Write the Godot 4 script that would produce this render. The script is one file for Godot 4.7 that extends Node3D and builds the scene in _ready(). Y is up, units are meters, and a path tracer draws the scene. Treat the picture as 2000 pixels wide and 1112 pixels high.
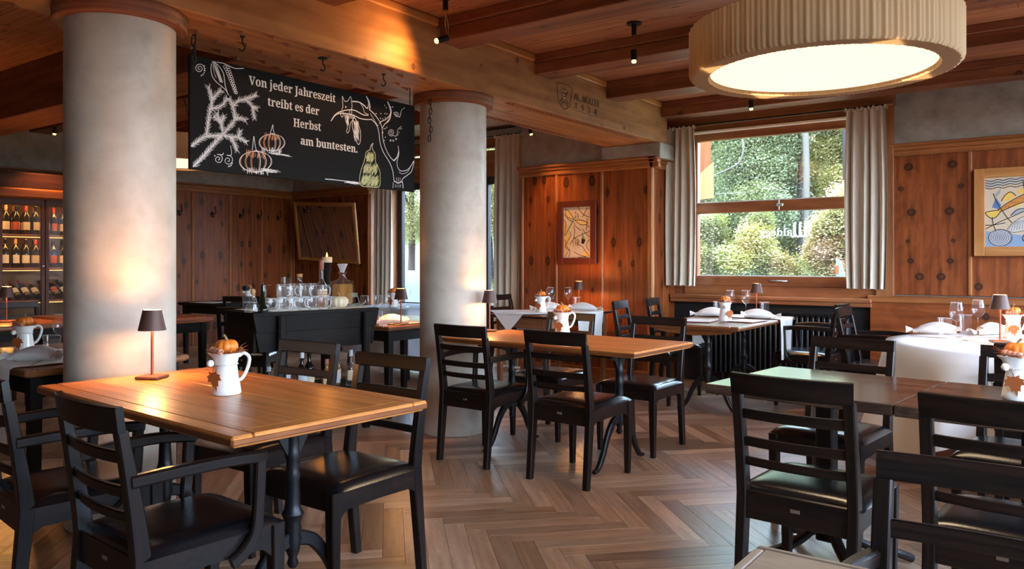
extends Node3D
# Restaurant dining room with wooden panelling. Camera looks along the beam, turned 36.2 degrees to the left of -Z.

var M := {}
var rng := RandomNumberGenerator.new()
var lift := 0


func _ready():
	rng.seed = 7
	# ---- camera
	var cam := Camera3D.new()
	cam.name = "camera"
	cam.projection = Camera3D.PROJECTION_FRUSTUM
	cam.near = 0.05
	cam.far = 300.0
	var per := 0.05 / 1534.0
	cam.size = 1112.0 * per
	cam.frustum_offset = Vector2(0.0, (511.0 - 556.0) * per)
	cam.position = Vector3(0, 1.25, 0)
	cam.rotation.y = deg_to_rad(36.2)
	add_child(cam)
	# ---- sky and exposure
	var env := Environment.new()
	var sm := ProceduralSkyMaterial.new()
	sm.sky_top_color = Color(0.68, 0.79, 0.94)
	sm.sky_horizon_color = Color(0.86, 0.92, 0.97)
	sm.ground_horizon_color = Color(0.28, 0.3, 0.27)
	sm.ground_bottom_color = Color(0.12, 0.12, 0.1)
	sm.energy_multiplier = 21.0
	var sky := Sky.new()
	sky.sky_material = sm
	env.background_mode = Environment.BG_SKY
	env.sky = sky
	env.tonemap_mode = Environment.TONE_MAPPER_LINEAR
	env.tonemap_exposure = 1.2
	env.sdfgi_enabled = true
	env.ssao_enabled = true
	env.ssil_enabled = true
	# daylight that comes in through the big window and the garden door
	for w in [[Vector3(-2.44, 1.8, -7.8), Vector2(1.7, 1.36), 0.85], [Vector3(-6.62, 1.45, -8.12), Vector2(2.6, 1.6), 0.6]]:
		var a := AreaLight3D.new()
		a.name = "window_daylight"
		a.area_size = w[1]
		a.light_color = Color(0.8, 1.0, 0.93)
		a.light_energy = w[2]
		a.area_range = 14.0
		a.shadow_enabled = true
		a.position = w[0]
		a.rotation.y = PI
		add_child(a)
	var we := WorldEnvironment.new()
	we.name = "world_environment"
	we.environment = env
	add_child(we)
	# ---- large structure, then objects
	make_materials()
	make_shell()
	make_ceiling()
	make_floor()
	make_window_wall()
	make_left_wall()
	make_hidden_walls()
	make_exterior()
	make_columns()
	make_chalkboard()
	make_drum_lamps()
	make_spots()
	make_wine_cabinet()
	make_wall_things()
	make_curtains()
	make_radiator()
	make_tables()
	make_chairs()
	make_table_lamps()
	make_trough()
	make_pitchers()
	make_tableware()


# ------------------------------------------------------------------ helpers
func ST() -> SurfaceTool:
	var s := SurfaceTool.new()
	s.begin(Mesh.PRIMITIVE_TRIANGLES)
	s.set_smooth_group(-1)
	return s


func fin(s: SurfaceTool) -> ArrayMesh:
	s.generate_normals()
	return s.commit()


func obj(called: String, shape, mat: Material, parent: Node = self) -> MeshInstance3D:
	var o := MeshInstance3D.new()
	o.name = called
	o.mesh = fin(shape) if shape is SurfaceTool else shape
	o.material_override = mat
	parent.add_child(o, true)
	return o


func tag(o: Node, label: String, category: String, group := "", kind := "") -> Node:
	if label:
		o.set_meta("label", label)
	if category:
		o.set_meta("category", category)
	if group:
		o.set_meta("group", group)
	if kind:
		o.set_meta("kind", kind)
	return o


func struct(o: Node, label := "", category := "") -> Node:
	return tag(o, label, category, "", "structure")


func base(called: String, at := Vector3.ZERO, turn := 0.0, parent: Node = self) -> Node3D:
	var o := Node3D.new()
	o.name = called
	o.position = at
	o.rotation.y = deg_to_rad(turn)
	parent.add_child(o, true)
	return o


func thing(called: String, label: String, category: String, at := Vector3.ZERO, turn := 0.0, group := "") -> Node3D:
	var o := base(called, at, turn)
	tag(o, label, category, group)
	return o


func dup(o: Node3D, label: String, at: Vector3, turn := 0.0, group := "") -> Node3D:
	var c: Node3D = o.duplicate()
	c.name = String(o.name).rstrip("0123456789").trim_suffix("_")
	add_child(c, true)
	c.position = at
	c.rotation = Vector3(0, deg_to_rad(turn), 0)
	c.set_meta("label", label)
	if group:
		c.set_meta("group", group)
	return c


func nth(i: int) -> String:
	return ["first", "second", "third", "fourth", "fifth", "sixth", "seventh", "eighth", "ninth", "tenth", "eleventh", "twelfth", "thirteenth", "fourteenth", "fifteenth", "sixteenth"][i]


func X(at: Vector3, turn := Vector3.ZERO) -> Transform3D:
	return Transform3D(Basis.from_euler(turn * PI / 180.0), at)


# a flat polygon facing out, with a uv from each point's place: u along axis g
func face(s: SurfaceTool, xf: Transform3D, pts: Array, out: Vector3, g: int, uvs: Vector2, off: Vector2, size := Vector3.ZERO):
	var n: Vector3 = (pts[1] - pts[0]).cross(pts[2] - pts[0])
	var order := [0, 1, 2] if n.dot(out) < 0 else [0, 2, 1]
	for k in range(1, pts.size() - 1):
		for i in order:
			var p: Vector3 = pts[0] if i == 0 else pts[k + i - 1]
			var b := (g + 1) % 3
			var c := (g + 2) % 3
			if size != Vector3.ZERO:
				var w := b if absf(out[b]) < 0.5 else c
				s.set_uv(Vector2(p[g] / size[g] + 0.5, p[w] / size[w] + 0.5) * uvs + off)
			elif absf(out[g]) > 0.9:
				s.set_uv(Vector2(p[b] * uvs.x * 0.2, p[c] * uvs.y) + off)
			else:
				s.set_uv(Vector2(p[g] * uvs.x, (p[b] + p[c]) * uvs.y) + off)
			s.add_vertex(xf * p)


# chamfered box; uv in metres along its longest side unless fit, when the big faces span the texture once
func cbox(s: SurfaceTool, xf: Transform3D, size: Vector3, bev := 0.0, uvs := Vector2(0.5, 2.0), off := Vector2(-1, -1), fit := false, grain := -1):
	var h := size * 0.5
	var g: int = grain if grain >= 0 else size.max_axis_index()
	if off.x < 0:
		off = Vector2(rng.randf(), rng.randf())
	var sz := size if fit else Vector3.ZERO
	var b := minf(bev, size[size.min_axis_index()] * 0.49)
	for a in 3:
		var u := (a + 1) % 3
		var v := (a + 2) % 3
		for sg in [-1.0, 1.0]:
			var out := Vector3.ZERO
			out[a] = sg
			var pts := []
			for c in [[-1, -1], [1, -1], [1, 1], [-1, 1]]:
				var p := Vector3.ZERO
				p[a] = sg * h[a]
				p[u] = c[0] * (h[u] - b)
				p[v] = c[1] * (h[v] - b)
				pts.append(p)
			face(s, xf, pts, out, g, uvs, off, sz)
	if b <= 0.0:
		return
	for a in 3:
		var u := (a + 1) % 3
		var v := (a + 2) % 3
		for su in [-1.0, 1.0]:
			for sv in [-1.0, 1.0]:
				var pts := []
				for c in [[-1.0, 0], [1.0, 0], [1.0, 1], [-1.0, 1]]:
					var p := Vector3.ZERO
					p[a] = c[0] * (h[a] - b)
					p[u] = su * (h[u] - (b if c[1] else 0.0))
					p[v] = sv * (h[v] - (0.0 if c[1] else b))
					pts.append(p)
				var out := Vector3.ZERO
				out[u] = su
				out[v] = sv
				face(s, xf, pts, out * 0.7, g, uvs, off, sz)
	for sx in [-1.0, 1.0]:
		for sy in [-1.0, 1.0]:
			for sz2 in [-1.0, 1.0]:
				var c := Vector3(sx * h.x, sy * h.y, sz2 * h.z)
				face(s, xf, [c - Vector3(0, sy * b, sz2 * b), c - Vector3(sx * b, 0, sz2 * b), c - Vector3(sx * b, sy * b, 0)], Vector3(sx, sy, sz2) * 0.5, g, uvs, off, sz)


func boxm(size: Vector3, bev := 0.0, uvs := Vector2(0.5, 2.0), fit := false) -> ArrayMesh:
	var s := ST()
	cbox(s, Transform3D(), size, bev, uvs, Vector2(-1, -1), fit)
	return fin(s)


# box from corner to corner
func span(s: SurfaceTool, a: Vector3, b: Vector3, bev := 0.0, uvs := Vector2(0.5, 2.0), fit := false):
	cbox(s, X((a + b) * 0.5), (b - a).abs(), bev, uvs, Vector2(-1, -1), fit)


func spanm(a: Vector3, b: Vector3, bev := 0.0, uvs := Vector2(0.5, 2.0), fit := false) -> ArrayMesh:
	var s := ST()
	span(s, a, b, bev, uvs, fit)
	return fin(s)


func tri(s: SurfaceTool, a: Vector3, b: Vector3, c: Vector3):
	s.set_uv(Vector2.ZERO)
	s.add_vertex(a)
	s.add_vertex(c)
	s.add_vertex(b)


# quad whose corners run counter-clockwise seen from its front
func quad(s: SurfaceTool, a: Vector3, b: Vector3, c: Vector3, d: Vector3, ua := Vector2.ZERO, ub := Vector2.ZERO, uc := Vector2.ZERO, ud := Vector2.ZERO):
	for k in [[a, ua], [c, uc], [b, ub], [a, ua], [d, ud], [c, uc]]:
		s.set_uv(k[1])
		s.add_vertex(k[0])


# profile of Vector2(radius, height), turned about y; sharp where it turns by more than 50 degrees
func lathe(s: SurfaceTool, prof: Array, seg := 20, xf := Transform3D(), wob = null):
	var grp := 1
	for k in prof.size() - 1:
		var a: Vector2 = prof[k]
		var b: Vector2 = prof[k + 1]
		if k > 0 and absf((a - prof[k - 1]).angle_to(b - a)) > 0.87:
			grp += 1
		s.set_smooth_group(grp)
		for i in seg:
			var t0 := TAU * i / seg
			var t1 := TAU * (i + 1) / seg
			var e0 := t1 if i < seg - 1 else 0.0
			var pts := [_ring(a, t0, wob), _ring(a, e0, wob), _ring(b, e0, wob), _ring(b, t0, wob)]
			var v0 := float(k) / (prof.size() - 1)
			var v1 := float(k + 1) / (prof.size() - 1)
			if b.x < 1e-5:
				for j in [0, 2, 1]:
					s.set_uv([Vector2(t0, v0), Vector2(t1, v0), Vector2(t0, v1)][j] / Vector2(TAU, 1))
					s.add_vertex(xf * pts[j])
			elif a.x < 1e-5:
				for j in [0, 3, 2]:
					s.set_uv([Vector2(t0, v0), Vector2(t1, v0), Vector2(t1, v1), Vector2(t0, v1)][j] / Vector2(TAU, 1))
					s.add_vertex(xf * pts[j])
			else:
				quad(s, xf * pts[0], xf * pts[1], xf * pts[2], xf * pts[3], Vector2(t0 / TAU, v0), Vector2(t1 / TAU, v0), Vector2(t1 / TAU, v1), Vector2(t0 / TAU, v1))
	s.set_smooth_group(-1)


func _ring(p: Vector2, t: float, wob) -> Vector3:
	var r := p.x
	if wob != null:
		r *= wob.call(t, p.y)
	return Vector3(sin(t) * r, p.y, cos(t) * r)


func lathem(prof: Array, seg := 20, wob = null) -> ArrayMesh:
	var s := ST()
	lathe(s, prof, seg, Transform3D(), wob)
	return fin(s)


func _frames(pts: Array, up: Vector3) -> Array:
	var out := []
	for i in pts.size():
		var d: Vector3 = (pts[mini(i + 1, pts.size() - 1)] - pts[maxi(i - 1, 0)]).normalized()
		var side := d.cross(up)
		if side.length() < 0.01:
			side = d.cross(Vector3(0.3, 0.1, 0.9))
		side = side.normalized()
		out.append([pts[i], side, side.cross(d).normalized()])
	return out


# round tube along points; r a number or one per point
func tube(s: SurfaceTool, pts: Array, r, seg := 8, up := Vector3(0.02, 1, 0.05), xf := Transform3D(), grp := 1):
	var fr := _frames(pts, up)
	var ring := func(i: int, k: int) -> Vector3:
		var rr: float = r[i] if r is Array else r
		var t := TAU * (k % seg) / seg
		return xf * (fr[i][0] + (fr[i][1] * cos(t) + fr[i][2] * sin(t)) * rr)
	s.set_smooth_group(grp)
	for i in pts.size() - 1:
		for k in seg:
			quad(s, ring.call(i, k), ring.call(i + 1, k), ring.call(i + 1, k + 1), ring.call(i, k + 1), Vector2(i, float(k) / seg), Vector2(i + 1, float(k) / seg), Vector2(i + 1, float(k + 1) / seg), Vector2(i, float(k + 1) / seg))
	s.set_smooth_group(grp + 1)
	for e in [0, pts.size() - 1]:
		for k in seg:
			if e == 0:
				tri(s, xf * pts[e], ring.call(e, k), ring.call(e, k + 1))
			else:
				tri(s, xf * pts[e], ring.call(e, k + 1), ring.call(e, k))
	s.set_smooth_group(-1)


# bar of rectangular section swept along points: w across (side), t along up; chamfer b
func bar(s: SurfaceTool, pts: Array, w, t, up: Vector3, b := 0.003, xf := Transform3D()):
	var fr := _frames(pts, up)
	var off := Vector2(rng.randf(), rng.randf())
	var run := [0.0]
	for i in range(1, pts.size()):
		run.append(run[-1] + pts[i].distance_to(pts[i - 1]))
	var ring := func(i: int) -> Array:
		var hw: float = (w[i] if w is Array else w) * 0.5
		var ht: float = (t[i] if t is Array else t) * 0.5
		var out := []
		for c in [[-hw + b, -ht], [hw - b, -ht], [hw, -ht + b], [hw, ht - b], [hw - b, ht], [-hw + b, ht], [-hw, ht - b], [-hw, -ht + b]]:
			out.append(xf * (fr[i][0] + fr[i][1] * c[0] + fr[i][2] * c[1]))
		return out
	for i in pts.size() - 1:
		var a: Array = ring.call(i)
		var c: Array = ring.call(i + 1)
		for k in 8:
			s.set_smooth_group(10 + k)
			var k2 := (k + 1) % 8
			var v0 := k * 0.3 + off.y
			var v1 := (k + 1) * 0.3 + off.y
			var u0: float = run[i] * 0.7 + off.x
			var u1: float = run[i + 1] * 0.7 + off.x
			quad(s, a[k], c[k], c[k2], a[k2], Vector2(u0, v0), Vector2(u1, v0), Vector2(u1, v1), Vector2(u0, v1))
	s.set_smooth_group(-1)
	for e in [0, pts.size() - 1]:
		var a: Array = ring.call(e)
		for k in range(1, 7):
			s.set_uv(off)
			if e == 0:
				tri(s, a[0], a[k], a[k + 1])
			else:
				tri(s, a[0], a[k + 1], a[k])


# flat outline (Vector2 list) given thickness along z
func slab(s: SurfaceTool, poly: PackedVector2Array, th: float, xf := Transform3D(), uvs := 1.0):
	if Geometry2D.is_polygon_clockwise(poly):
		poly.reverse()
	var idx := Geometry2D.triangulate_polygon(poly)
	for z in [th * 0.5, -th * 0.5]:
		for k in range(0, idx.size(), 3):
			var p := []
			for j in 3:
				p.append(Vector3(poly[idx[k + j]].x, poly[idx[k + j]].y, z))
			face(s, xf, p, Vector3(0, 0, signf(z)), 0, Vector2(uvs, uvs), Vector2.ZERO)
	for i in poly.size():
		var a := poly[i]
		var b := poly[(i + 1) % poly.size()]
		quad(s, xf * Vector3(a.x, a.y, -th * 0.5), xf * Vector3(b.x, b.y, -th * 0.5), xf * Vector3(b.x, b.y, th * 0.5), xf * Vector3(a.x, a.y, th * 0.5))


# surface of points f(u, v); seen from the side where u runs right and v runs up
func grid(s: SurfaceTool, nu: int, nv: int, f: Callable):
	s.set_smooth_group(1)
	var row := []
	for j in nv + 1:
		var r := []
		for i in nu + 1:
			r.append(f.call(float(i) / nu, float(j) / nv))
		row.append(r)
	for j in nv:
		for i in nu:
			quad(s, row[j][i], row[j][i + 1], row[j + 1][i + 1], row[j + 1][i], Vector2(i, j) / 8.0, Vector2(i + 1, j) / 8.0, Vector2(i + 1, j + 1) / 8.0, Vector2(i, j + 1) / 8.0)
	s.set_smooth_group(-1)


# chalk or paint line on the xy plane; tapers to w1
func stroke(s: SurfaceTool, pts: Array, w: float, col: Color, w1 := -1.0, z := 0.0):
	if w1 < 0:
		w1 = w
	s.set_color(col)
	for i in pts.size() - 1:
		var a: Vector2 = pts[i]
		var b: Vector2 = pts[i + 1]
		var d := (b - a).normalized()
		var n := Vector2(-d.y, d.x)
		var wa: float = lerpf(w, w1, float(i) / (pts.size() - 1)) * 0.5
		var wb: float = lerpf(w, w1, float(i + 1) / (pts.size() - 1)) * 0.5
		var e := d * minf(minf(wa, 0.0015), a.distance_to(b) * 0.3)
		lift = (lift + 1) % 12
		var zz := z + lift * 0.00004
		var p := [a - n * wa - e, b - n * wb + e, b + n * wb + e, a + n * wa - e]
		quad(s, Vector3(p[0].x, p[0].y, zz), Vector3(p[1].x, p[1].y, zz), Vector3(p[2].x, p[2].y, zz), Vector3(p[3].x, p[3].y, zz))


func fill(s: SurfaceTool, pts: Array, col: Color, z := 0.0):
	var poly := PackedVector2Array(pts)
	if Geometry2D.is_polygon_clockwise(poly):
		poly.reverse()
	var idx := Geometry2D.triangulate_polygon(poly)
	s.set_color(col)
	for k in range(0, idx.size(), 3):
		var p := []
		for j in 3:
			p.append(Vector3(poly[idx[k + j]].x, poly[idx[k + j]].y, z))
		if (p[1] - p[0]).cross(p[2] - p[0]).z > 0:
			tri(s, p[0], p[1], p[2])
		else:
			tri(s, p[0], p[2], p[1])


# smooth curve through points
func curve(pts: Array, n := 6) -> Array:
	var out := []
	for i in pts.size() - 1:
		var p0 = pts[maxi(i - 1, 0)]
		var p3 = pts[mini(i + 2, pts.size() - 1)]
		for k in n:
			out.append(pts[i].cubic_interpolate(pts[i + 1], p0, p3, float(k) / n))
	out.append(pts[-1])
	return out


func V2(list: Array, k := 0.001) -> Array:
	var out := []
	for i in range(0, list.size(), 2):
		out.append(Vector2(list[i], list[i + 1]) * k)
	return out


func text(called: String, what: String, size: float, depth: float, mat: Material, parent: Node, at: Vector3, bold := true, serif := true) -> MeshInstance3D:
	var t := TextMesh.new()
	var f := SystemFont.new()
	f.font_names = PackedStringArray(["Droid Serif" if serif else "Droid Sans"])
	f.font_weight = 700 if bold else 400
	t.font = f
	t.text = what
	t.font_size = 64
	t.pixel_size = size / 64.0
	t.depth = depth
	t.horizontal_alignment = HORIZONTAL_ALIGNMENT_LEFT
	t.vertical_alignment = VERTICAL_ALIGNMENT_BOTTOM
	var o := obj(called, t, mat, parent)
	o.position = at
	return o


# ------------------------------------------------------------------ materials
func C(r: int, g: int, b: int) -> Color:
	return Color(r / 255.0, g / 255.0, b / 255.0)


func mat(called: String, col: Color, rough := 0.6, metal := 0.0) -> StandardMaterial3D:
	var m := StandardMaterial3D.new()
	m.resource_name = called
	m.albedo_color = col
	m.roughness = rough
	m.metallic = metal
	M[called] = m
	return m


func streaks(w: int, h: int, cell: int, freq: float, sd: int) -> PackedByteArray:
	var n := FastNoiseLite.new()
	n.noise_type = FastNoiseLite.TYPE_SIMPLEX_SMOOTH
	n.seed = sd
	n.frequency = freq
	n.fractal_octaves = 2
	var im := n.get_seamless_image(maxi(w / cell, 2), h)
	im.convert(Image.FORMAT_L8)
	im.resize(w, h, Image.INTERPOLATE_CUBIC)
	return im.get_data()


# wood: u runs along the grain. knots: number of knots (pairs when mirrored across the middle of the board)
func wood(w: int, h: int, ca: Color, cb: Color, sd: int, knots := 0, mirrored := false, rings := 6.0, fine := 0.35, knot_r := 0.05, kc := Color(0.13, 0.07, 0.05)) -> ImageTexture:
	var a := streaks(w, h, 24, 0.04, sd)
	var b := streaks(w, h, 12, 0.3, sd + 1)
	var c := streaks(w, h, 3, 0.012, sd + 2)
	var d := PackedByteArray()
	d.resize(w * h * 3)
	var r0 := ca.r * 255.0
	var g0 := ca.g * 255.0
	var b0 := ca.b * 255.0
	var dr := cb.r * 255.0 - r0
	var dg := cb.g * 255.0 - g0
	var db := cb.b * 255.0 - b0
	var i := 0
	for y in h:
		var yy := float(y) / h
		if mirrored:
			yy = absf(yy - 0.5) * 2.0
		var yk := yy * rings
		for x in w:
			var cc := c[i] / 255.0
			var f: float = 0.5 + (a[i] / 255.0 - 0.5) * 0.8 + (b[i] / 255.0 - 0.5) * fine + sin((yk + cc * 2.6) * TAU) * 0.08 + (cc - 0.5) * 0.3
			f = clampf(f, 0.0, 1.0)
			d[i * 3] = int(r0 + dr * f)
			d[i * 3 + 1] = int(g0 + dg * f)
			d[i * 3 + 2] = int(b0 + db * f)
			i += 1
	var rr := RandomNumberGenerator.new()
	rr.seed = sd
	for k in knots:
		var kx := (k + rr.randf_range(0.15, 0.85)) / knots * w
		var off := rr.randf_range(0.07, 0.4)
		var rad: float = knot_r * h * rr.randf_range(0.3, 1.05)
		for side in ([-1, 1] if mirrored else [1]):
			var ky: float = (0.5 + side * off) * h if mirrored else rr.randf() * h
			var rx := rad * 1.15
			for y in range(maxi(0, int(ky - rad * 3)), mini(h, int(ky + rad * 3))):
				for x in range(maxi(0, int(kx - rx * 4)), mini(w, int(kx + rx * 4))):
					var q := Vector2((x - kx) / rx, (y - ky) / rad)
					var l := q.length()
					var dark := 0.0
					if l < 1.0:
						dark = 0.5 + 0.4 * smoothstep(0.55, 0.95, l)
					else:
						dark = maxf(0.85 * exp(-(l - 1.0) * 6.0), 0.28 * exp(-(absf(q.y) - 0.6) * 2.0 - absf(q.x) * 0.55))
					dark = minf(dark, 0.92)
					var j := (y * w + x) * 3
					d[j] = int(lerpf(d[j], kc.r * 255.0, dark))
					d[j + 1] = int(lerpf(d[j + 1], kc.g * 255.0, dark))
					d[j + 2] = int(lerpf(d[j + 2], kc.b * 255.0, dark))
	var im := Image.create_from_data(w, h, false, Image.FORMAT_RGB8, d)
	return ImageTexture.create_from_image(im)


func wmat(called: String, tex: Texture2D, rough: float, spec := 0.5, coat := 0.0) -> StandardMaterial3D:
	var m := mat(called, Color.WHITE, rough)
	m.albedo_texture = tex
	m.metallic_specular = spec
	if coat > 0:
		m.clearcoat_enabled = true
		m.clearcoat = coat
		m.clearcoat_roughness = 0.28
	return m


func noise_tex(sd: int, freq: float, ramp: Array, size := 512, as_normal := false, bump := 4.0) -> NoiseTexture2D:
	var n := FastNoiseLite.new()
	n.seed = sd
	n.frequency = freq
	n.fractal_octaves = 5
	var t := NoiseTexture2D.new()
	t.width = size
	t.height = size
	t.seamless = true
	t.noise = n
	t.as_normal_map = as_normal
	t.bump_strength = bump
	if ramp:
		var g := Gradient.new()
		g.offsets = PackedFloat32Array(range(ramp.size()).map(func(i): return float(i) / (ramp.size() - 1)))
		g.colors = PackedColorArray(ramp)
		t.color_ramp = g
	return t


func glass_mat(called: String, a: float, tint := Color.WHITE) -> StandardMaterial3D:
	var m := mat(called, Color(tint.r, tint.g, tint.b, a), 0.02)
	m.transparency = BaseMaterial3D.TRANSPARENCY_ALPHA
	return m


func glow(called: String, col: Color, e: float) -> StandardMaterial3D:
	var m := mat(called, Color(0.9, 0.85, 0.75), 0.5)
	m.emission_enabled = true
	m.emission = col
	m.emission_energy_multiplier = e
	return m


func make_materials():
	var pa := C(106, 50, 22)
	var pb := C(164, 88, 42)
	for k in 5:
		wmat("panel_%d" % k, wood(768, 256, pa, pb, 20 + k * 7, 7, true, 2.0, 0.25, 0.05), 0.42, 0.4)
	for k in 3:
		wmat("ceil_%d" % k, wood(768, 256, C(136, 84, 54), C(190, 136, 100), 80 + k * 5, 9, false, 3.0, 0.08, 0.035, Color(0.25, 0.14, 0.1)), 0.5, 0.4)
	wmat("beam", wood(1024, 256, C(148, 96, 58), C(194, 140, 92), 110, 8, false, 3.0, 0.15, 0.022, Color(0.3, 0.18, 0.1)), 0.5, 0.4)
	wmat("joist", wood(1024, 256, C(104, 58, 36), C(154, 98, 66), 117, 5, false, 3.0, 0.25, 0.03, Color(0.2, 0.1, 0.07)), 0.5, 0.4)
	wmat("trim", wood(512, 128, C(130, 72, 36), C(180, 114, 64), 121, 0, false, 2.0, 0.25), 0.4, 0.4)
	wmat("window_wood", wood(512, 128, C(118, 66, 38), C(172, 110, 68), 125, 0, false, 3.0, 0.3), 0.35, 0.45)
	wmat("oak", wood(1024, 512, C(160, 94, 42), C(218, 142, 74), 131, 0, false, 5.0, 0.4), 0.36, 0.45, 0.22)
	wmat("oak_edge", wood(512, 128, C(90, 46, 20), C(150, 88, 44), 137, 0, false, 3.0, 0.4), 0.32, 0.45, 0.3)
	for k in 3:
		var fm := wmat("floor_%d" % k, wood(512, 96, [C(142, 106, 80), C(160, 124, 98), C(118, 86, 62)][k], [C(184, 146, 114), C(200, 166, 134), C(164, 126, 96)][k], 141 + k * 3, 0, false, 1.5, 0.5), 0.31, 0.85)
		fm.vertex_color_use_as_albedo = true
	wmat("ebony", wood(512, 128, C(12, 9, 8), C(40, 25, 18), 151, 0, false, 3.0, 0.8), 0.3, 0.4)
	wmat("wenge", wood(1024, 256, C(58, 40, 30), C(100, 74, 58), 157, 0, false, 6.0, 0.6), 0.17, 0.5)
	wmat("greyoak", wood(1024, 256, C(104, 84, 68), C(142, 118, 98), 163, 0, false, 5.0, 0.5), 0.45, 0.4)
	wmat("brown_table", wood(512, 256, C(104, 64, 38), C(160, 110, 74), 167, 0, false, 4.0, 0.4), 0.32, 0.5)
	wmat("red_table", wood(512, 256, C(120, 54, 22), C(176, 92, 42), 171, 0, false, 4.0, 0.4), 0.35, 0.45)
	wmat("black_wood", wood(512, 128, C(16, 13, 11), C(34, 27, 22), 175, 0, false, 4.0, 0.6), 0.7, 0.3)
	wmat("cabinet", wood(512, 128, C(64, 34, 20), C(104, 58, 34), 179, 0, false, 2.0, 0.3), 0.45, 0.4)
	wmat("cabinet_light", wood(512, 128, C(116, 62, 28), C(164, 94, 46), 183, 0, false, 2.0, 0.3), 0.45, 0.4)
	wmat("pale_frame", wood(512, 128, C(164, 104, 52), C(206, 146, 86), 187, 0, false, 2.0, 0.3), 0.45, 0.4)
	wmat("cork", wood(128, 64, C(170, 120, 70), C(210, 160, 100), 191), 0.8, 0.3)
	var p := mat("plaster", Color.WHITE, 0.82)
	p.albedo_texture = noise_tex(3, 0.012, [C(136, 126, 114), C(160, 149, 136), C(174, 164, 152), C(150, 140, 126)])
	p.uv1_triplanar = true
	p.uv1_world_triplanar = true
	p.uv1_scale = Vector3.ONE * 0.45
	p.normal_enabled = true
	p.normal_texture = noise_tex(4, 0.03, [], 512, true, 3.0)
	p.normal_scale = 0.5
	var cm := mat("column", Color.WHITE, 0.46)
	cm.albedo_texture = noise_tex(5, 0.014, [C(170, 158, 140), C(188, 178, 162), C(202, 192, 176), C(180, 168, 150)])
	cm.uv1_triplanar = true
	cm.uv1_world_triplanar = true
	cm.uv1_scale = Vector3.ONE * 0.5
	cm.normal_enabled = true
	cm.normal_texture = noise_tex(6, 0.02, [], 512, true, 2.0)
	cm.normal_scale = 0.35
	var le := mat("leather", C(12, 13, 15), 0.22)
	le.metallic_specular = 0.6
	le.uv1_triplanar = true
	le.uv1_scale = Vector3.ONE * 6.0
	le.normal_enabled = true
	le.normal_texture = noise_tex(8, 0.06, [], 256, true, 2.0)
	le.normal_scale = 0.15
	var cl := mat("linen", C(226, 222, 216), 0.9)
	cl.rim_enabled = true
	cl.rim = 0.2
	var bl := mat("linen_cream", C(214, 196, 166), 0.9)
	bl.rim_enabled = true
	bl.rim = 0.2
	mat("linen_blue", C(176, 186, 196), 0.9)
	var ct := mat("curtain", C(214, 200, 180), 0.9)
	ct.backlight_enabled = true
	ct.backlight = Color(0.25, 0.22, 0.18)
	mat("iron", C(26, 25, 26), 0.38, 0.3)
	mat("black_metal", C(20, 20, 21), 0.45, 0.4)
	mat("dark_frame", C(52, 50, 52), 0.5, 0.2)
	mat("brass", C(150, 110, 60), 0.35, 0.9)
	mat("steel", C(190, 190, 190), 0.25, 1.0)
	mat("copper", C(150, 84, 56), 0.4, 0.75)
	mat("shade_brown", C(84, 58, 48), 0.5, 0.2)
	mat("shade_inner", C(250, 236, 214), 0.6)
	mat("porcelain", C(236, 232, 224), 0.16)
	mat("pompom", C(240, 236, 230), 0.95)
	mat("pumpkin", C(226, 122, 34), 0.5)
	mat("pumpkin_white", C(226, 208, 172), 0.55)
	mat("dried_flower", C(206, 140, 112), 0.9)
	glass_mat("frosted", 0.35)
	mat("stem", C(150, 120, 80), 0.8)
	mat("leaf_rust", C(172, 92, 40), 0.7)
	mat("moss", C(150, 86, 44), 0.95)
	mat("twig", C(92, 62, 44), 0.9)
	mat("board_black", C(17, 17, 18), 0.75).metallic_specular = 0.3
	var ch := mat("chalk", Color.WHITE, 0.9)
	ch.vertex_color_use_as_albedo = true
	mat("chalk_text", C(226, 220, 212), 0.9)
	glass_mat("glass_edge", 0.3)
	mat("carving", C(84, 50, 30), 0.7)
	mat("carving_light", C(222, 190, 150), 0.6)
	mat("radiator", C(24, 25, 27), 0.35, 0.2)
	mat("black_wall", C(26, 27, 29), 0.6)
	var sh := mat("drum_shade", C(184, 150, 110), 0.8)
	sh.backlight_enabled = true
	sh.backlight = Color(0.5, 0.42, 0.32)
	glow("diffuser", C(255, 234, 206), 1.0)
	glow("bulb", Color(1.0, 0.72, 0.4), 5.0)
	glow("lamp_bulb", Color(1.0, 0.68, 0.36), 3.0)
	glow("led", Color(1.0, 0.74, 0.36), 2.2)
	glow("flame", Color(1.0, 0.66, 0.26), 6.0)
	mat("wax", C(232, 206, 166), 0.5).subsurf_scatter_enabled = true
	M.wax.subsurf_scatter_strength = 0.3
	glass_mat("pane", 0.01)
	glass_mat("glass", 0.012)
	glass_mat("smoked", 0.2, C(60, 50, 40))
	glass_mat("amber", 0.4, C(200, 140, 50))
	glass_mat("rose", 0.55, C(214, 150, 90))
	glass_mat("water", 0.1)
	mat("bottle_black", C(16, 16, 14), 0.08)
	mat("bottle_green", C(20, 26, 16), 0.08)
	mat("label_white", C(222, 206, 172), 0.7)
	mat("label_red", C(180, 84, 56), 0.7)
	mat("label_grey", C(190, 200, 206), 0.7)
	mat("capsule_red", C(150, 36, 30), 0.4)
	mat("capsule_pink", C(170, 110, 90), 0.4)
	mat("shelf_back", C(120, 88, 50), 0.7)
	mat("mirror", C(170, 168, 164), 0.03, 1.0)
	mat("menu_red", C(104, 40, 44), 0.6)
	mat("paper", C(228, 222, 212), 0.8)
	var lw := mat("letter_white", C(236, 238, 236), 0.7)
	lw.backlight_enabled = true
	lw.backlight = Color(0.85, 0.85, 0.85)
	mat("ring_wood", C(196, 152, 100), 0.6)
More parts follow.
